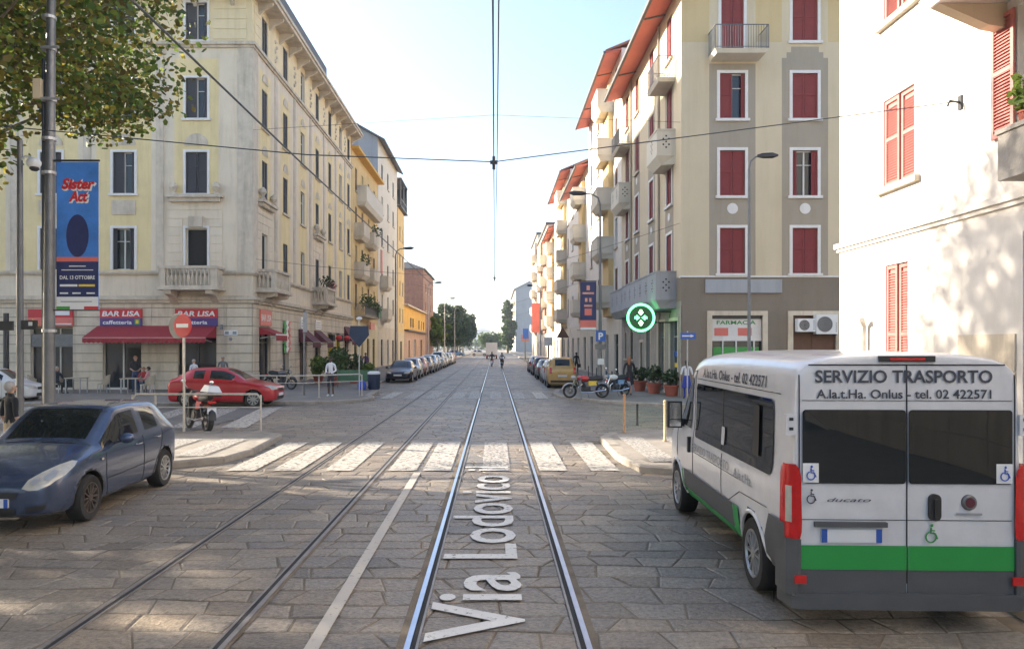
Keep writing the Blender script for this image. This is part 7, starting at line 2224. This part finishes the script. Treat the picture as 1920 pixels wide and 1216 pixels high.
t = sign_pole('direction_sign', 'dark diamond shaped sign on a pole behind the corner railing', (-6.15, 33.6, KZ), 3.5, .03)
mb = MB(); mb.T = Matrix.Translation((0, -.04, 2.75)); mb.prism([(-.45, 0), (0, -.55), (.45, 0), (.40, .42), (-.40, .42)], 0, .02, 'xz', 0); mb.build('board', ['sign_navy'], t)
mb = MB(); mb.ball((0, 0, 3.5), .14, 10, 0, (1, 1, .6)); mb.build('cap', ['sign_white'], t, smooth=60)
t = sign_pole('street_sign_pole', 'plain grey sign pole with narrow column sign left of the person in white', (-8.75, 34.0, KZ), 3.9, .05, 'metal_grey')
mb = MB(); mb.box(-.03, .16, -.08, -.05, 2.9, 3.8); mb.build('board', ['metal_light'], t)
t = thing('parking_sign', 'blue square parking sign with white letter below the right banner', 'sign', (5.15, 36.2, KZ))
mb = MB(); mb.box(-.24, .24, -.14, -.11, 2.48, 3.02); mb.build('board', ['sign_blue'], t)
mb = MB(); put_text(mb, 'P', (0, -.145, 2.58), (1, 0, 0), (0, 0, 1), .34, None, 0, .03); mb.build('lettering', ['sign_white'], t)
t = thing('small_sign', 'small pale square notice on the right lamp pole', 'sign', (5.15, 36.2, KZ))
mb = MB(); mb.box(-.15, .15, -.14, -.11, 1.35, 1.65, 0); mb.box(-.28, .28, -.13, -.11, 2.1, 2.35, 1); mb.build('board', ['sign_white', 'metal_grey'], t)
t = sign_pole('one_way_sign', 'blue one way arrow sign on a slim pole at the pharmacy corner', (8.1, 31.2, KZ), 2.9, .03)
mb = MB(); mb.box(-.3, .34, -.06, -.03, 2.55, 2.82); mb.build('board', ['sign_blue'], t)
mb = MB(); mb.box(-.24, .12, -.068, -.062, 2.66, 2.71); mb.prism([(.12, 2.62), (.26, 2.685), (.12, 2.75)], -.068, -.062, 'xz'); mb.build('arrow', ['sign_white'], t)
# pharmacy cross
t = thing('pharmacy_sign', 'lit green round pharmacy sign hanging over the right pavement', 'sign', (6.85, 34.9, 0))
mb = MB(); mb.lathe([(0, -.09), (.60, -.09), (.60, .09), (0, .09)], (0, 0, 3.72), axis='y', n=40); mb.build('panel', ['neon_back'], t, smooth=40)
mb = MB(); P = [(.615 * math.cos(2 * math.pi * i / 48), -.10, 3.72 + .615 * math.sin(2 * math.pi * i / 48)) for i in range(49)]; mb.ring_tube(P, .05, 8, 0, cap=False); mb.build('neon_ring', ['neon'], t, smooth=60)
mb = MB()
def arrow(cx, cz, ang, s_, mi):
    T0 = mb.T; mb.T = Matrix.Translation((cx, -.105, cz)) @ Matrix.Rotation(ang, 4, 'Y')
    mb.prism([(0, .16 * s_), (.13 * s_, .0), (.055 * s_, -.0), (.055 * s_, -.10 * s_), (-.055 * s_, -.10 * s_), (-.055 * s_, 0), (-.13 * s_, 0)], 0, .01, 'xz', mi); mb.T = T0
arrow(0, 3.98, math.pi, 1, 1); arrow(0, 3.46, 0, 1, 1); arrow(-.2, 3.72, math.pi / 2, 1, 0); arrow(.2, 3.72, -math.pi / 2, 1, 0); arrow(0, 3.98, 0, .8, 1); arrow(0, 3.46, math.pi, .8, 1)
mb.build('cross', ['neon', 'neon_pale'], t)
mb = MB(); mb.cyl((.55, 0, 4.0), (1.45, 0, 4.0), .03, n=8); mb.cyl((.55, 0, 3.5), (1.45, 0, 3.5), .03, n=8); mb.build('bracket', ['metal_dark'], t)
# air conditioners
for (u, z, w_, h_, lab) in ((5.42, 3.02, .78, .58, 'small white air conditioner under the taupe wall, left of the pair'), (6.32, 2.92, .95, .86, 'larger white air conditioner right of the pair')):
    t = thing('air_conditioner', lab, 'air conditioner', (8.3 + u, 33, z))
    mb = MB(); mb.box(-w_ / 2, w_ / 2, -.38, -.06, 0, h_); mb.build('casing', ['sign_white'], t)
    mb = MB(); cx = -.1; rr_ = h_ * .4
    mb.lathe([(0, -.39), (rr_, -.39), (rr_, -.381)], (cx, 0, h_ / 2), axis='y', n=24, mi=0)
    for q in range(4): mb.lathe([(rr_ * (.25 + .22 * q), -.40), (rr_ * (.30 + .22 * q), -.40), (rr_ * (.30 + .22 * q), -.392)], (cx, 0, h_ / 2), axis='y', n=24, mi=1)
    for q in range(5): mb.box(w_ / 2 - .1, w_ / 2 - .04, -.386, -.381, .1 + q * .09, .13 + q * .09, 0)
    mb.build('fan_grille', ['metal_dark', 'metal_light'], t)
    mb = MB(); mb.box(-w_ / 2 + .05, -w_ / 2 + .1, -.38, 0, -.05, -.001); mb.box(w_ / 2 - .1, w_ / 2 - .05, -.38, 0, -.05, -.001); mb.build('bracket', ['metal_dark'], t)
# far right signs
for (x, y, z0, z1, w_, m_, lab, nm) in ((6.0, 108, 4.2, 8.5, 1.2, 'sign_redlight', 'red vertical shop sign far down the right row', 'shop_sign'), (4.9, 118, 3.4, 5.0, .9, 'sign_blue', 'small blue sign far down the right pavement', 'traffic_sign'),
                                  (5.2, 72, 2.3, 3.1, .8, 'sign_white', 'small white sign on the far right pavement', 'traffic_sign'), (5.2, 128, 3.0, 4.2, 1.3, 'car_pink', 'faded red sign near the far right trees', 'traffic_sign')):
    t = thing(nm, lab, 'sign', (x, y, KZ)); mb = MB(); mb.box(-w_ / 2, w_ / 2, -.1, .1, z0, z1); mb.build('board', [m_], t); mb = MB(); mb.cyl((0, .12, 0), (0, .12, z1), .06, n=8); mb.build('pole', ['metal_grey'], t)
t = thing('traffic_sign', 'brown triangular sign on a dark pole by the sunlit far wall', 'sign', (5.3, 58, KZ)); mb = MB(); mb.prism([(-.5, 2.9), (.5, 2.9), (0, 3.75)], -.08, -.05, 'xz'); mb.build('board', ['shutter_brown'], t); mb = MB(); mb.cyl((0, 0, 0), (0, 0, 3.8), .05, n=8); mb.build('pole', ['metal_dark'], t)

# ------------------------------------------------------------------ overhead wires
def wire(label, pts, r=.012, name='overhead_wire', sag=0.0, cat='wire'):
    mb = MB(); P = []
    for a, b_ in zip(pts, pts[1:]):
        a, b_ = Vector(a), Vector(b_); n = 8
        for i in range(n): 
            f = i / n; P.append(a.lerp(b_, f) - Vector((0, 0, sag * 4 * f * (1 - f))))
    P.append(Vector(pts[-1])); mb.ring_tube(P, r, 6)
    return tag(mb.build(name, ['cable'], None, smooth=50), label, cat)
wire('overhead tram wire running straight down the middle of the street', [(-.02, -6, 5.85), (-.02, 13.8, 5.78), (-.02, 37.5, 5.75), (-.02, 70, 5.75), (-.02, 110, 5.75), (0, 160, 5.75)], .010, 'tram_wire')
wire('upper thin cable above the middle tram wire', [(.04, -6, 6.3), (.04, 13.8, 5.86), (.02, 26, 6.05), (.0, 37.5, 5.8)], .008, 'tram_wire')
wire('overhead tram wire over the left hand track', [(-3.62, -6, 5.9), (-3.55, 13.8, 5.75), (-3.4, 37.5, 5.7), (-3.2, 80, 5.7), (-3.0, 150, 5.7)], .015, 'tram_wire')
wire('left part of the near span wire, from the street tree to the tram wire', [(-24, 15, 7.9), (-11, 14.2, 6.75), (-3.55, 13.9, 5.98), (-.02, 13.8, 5.82)], .011, 'span_wire')
wire('right part of the near span wire, hooked to the white building', [(-.02, 13.8, 5.82), (8.28, 13.2, 6.75)], .010, 'span_wire')
wire('high thin span wire between the corner buildings', [(-12.6, 30.5 + 8, 13.6), (0, 32, 12.35), (8.3, 33.2, 12.4)], .008, 'span_wire')
wire('left part of the far span wire, from the cream corner building', [(-12.6, 38.9, 6.95), (-.02, 37.5, 5.82)], .009, 'span_wire', .15)
wire('right part of the far span wire, to the beige corner building', [(-.02, 37.5, 5.82), (8.3, 33.3, 7.9)], .009, 'span_wire', .1)
for (y, lab) in ((70, 'third span wire down the street'), (110, 'fourth span wire far down the street')): wire(lab, [(-7.6, y, 8.2), (-.02, y, 5.85), (8.2, y, 8.4)], .012, 'span_wire')
for (y, z, lab) in ((13.8, 5.80, 'dark wire clamp where the near span meets the tram wire'), (37.5, 5.8, 'dark wire clamp where the far span meets the tram wire')):
    mb = MB(); mb.cyl((-.02, y, z - .12), (-.02, y, z + .12), .03, n=8); mb.box(-.09, .05, y - .03, y + .03, z - .02, z + .04); mb.cyl((-.02, y - .12, z - .05), (-.02, y + .12, z - .05), .02, n=6)
    tag(mb.build('wire_clamp', ['metal_dark']), lab, 'clamp')

# ------------------------------------------------------------------ trees
near = tree('plane_tree', 'large plane tree with yellowing leaves overhanging the top left', (-14.6, 16.6, KZ), 15.5, 6.5, 6.2, 52000, .155, 'leaf_plane', 4, .30, 190)
TREES_OFF = [(-14.8, 9.2, 40), (-15.2, 2.0, 140), (-14.6, -5.5, 250)]
for i, (x, y, a) in enumerate(TREES_OFF):
    dup(near, (x, y, KZ), R(a), ['plane tree of the left pavement row, standing beside the camera car', 'plane tree of the left pavement row, behind the camera', 'plane tree of the left pavement row, farthest behind the camera'][i], 'plane trees along the left pavement')
low = tree('plane_tree', 'broad low plane tree at the back of the left pavement', (-24.5, 15.0, KZ), 14.5, 7.0, 4.2, 7000, .28, 'leaf_plane', 6, .32, 110, 'plane trees along the left pavement')  # out of view; back row added to shade and dapple the foreground road
for i, (x, y, a) in enumerate(((-24.5, 2.5, 120), (-15.5, -14, 200), (-25, -9, 30))):
    dup(low, (x, y, KZ), R(a), ['second broad low plane tree, behind the camera car', 'broad low plane tree far behind the camera', 'last broad low plane tree, back row'][i])
far = []
ft = tree('street_tree', 'tall dark tree, first of the far left row', (-11.5, 168, 0), 12.5, 4.6, 2.6, 5200, .62, 'leaf_dark', 9, .3, 44, 'trees beyond the left hand row', limbs=False)
for i in range(6):
    o = dup(ft, (-11.0 + rnd.uniform(-1, 1), 178 + i * 13, 0), R(60 * i), 'tall dark tree, %s of the far left row' % ('second', 'third', 'fourth', 'fifth', 'sixth', 'seventh')[i], 'trees beyond the left hand row')
    k = rnd.uniform(.9, 1.15); o.scale = (k, k, k)
tree('street_tree', 'smaller bright green tree in front of the far dark trees', (-11.6, 150, 0), 8.2, 2.5, 2.0, 2600, .5, 'leaf_bright', 12, .2, 30)
tree('poplar_tree', 'tall light green tree at the far end of the right row', (4.2, 245, 0), 17.5, 3.2, 1.0, 7000, .6, 'leaf_mid', 15, .35, 90, limbs=False, cone=True, cf=1.25)
o = tree('street_tree', 'low rounded tree beside the far junction on the right', (-1.8, 290, 0), 7.5, 4.5, 1.5, 1800, .8, 'leaf_mid', 17, .25, 26, limbs=False)
dup(o, (-17, 300, 0), 1.0, 'low rounded tree beside the far junction on the left')
dup(o, (-28, 320, 0), 2.0, 'low rounded tree behind the far left dark row')

rr = random.Random(77); mb = MB()
for i in range(60):
    x = -75 + i * 1.9 + rr.uniform(-1, 1)
    leaf_cloud(mb, (x, 430 + rr.uniform(-8, 8), 2.2 + rr.uniform(-.5, 2.2)), 4.2, 70, 1.3, rr, sc=(1, 1, .8))
tag(mb.build('distant_trees', ['leaf_mid']), 'low green belt of trees closing the far end of the street', 'trees', kind='stuff')

# ------------------------------------------------------------------ air
hm = bpy.data.materials.new('haze'); hm.use_nodes = True
hn = hm.node_tree.nodes; hn.clear()
ho = hn.new('ShaderNodeOutputMaterial'); hv = hn.new('ShaderNodeVolumePrincipled')
hv.inputs['Color'].default_value = (.86, .92, 1.0, 1); hv.inputs['Density'].default_value = .00045; hv.inputs['Anisotropy'].default_value = .35
hm.node_tree.links.new(hv.outputs[0], ho.inputs['Volume'])
mb = MB(); mb.box(-160, 160, -60, 1560, -1.2, 62)
tag(mb.build('haze', [hm]), kind='stuff')
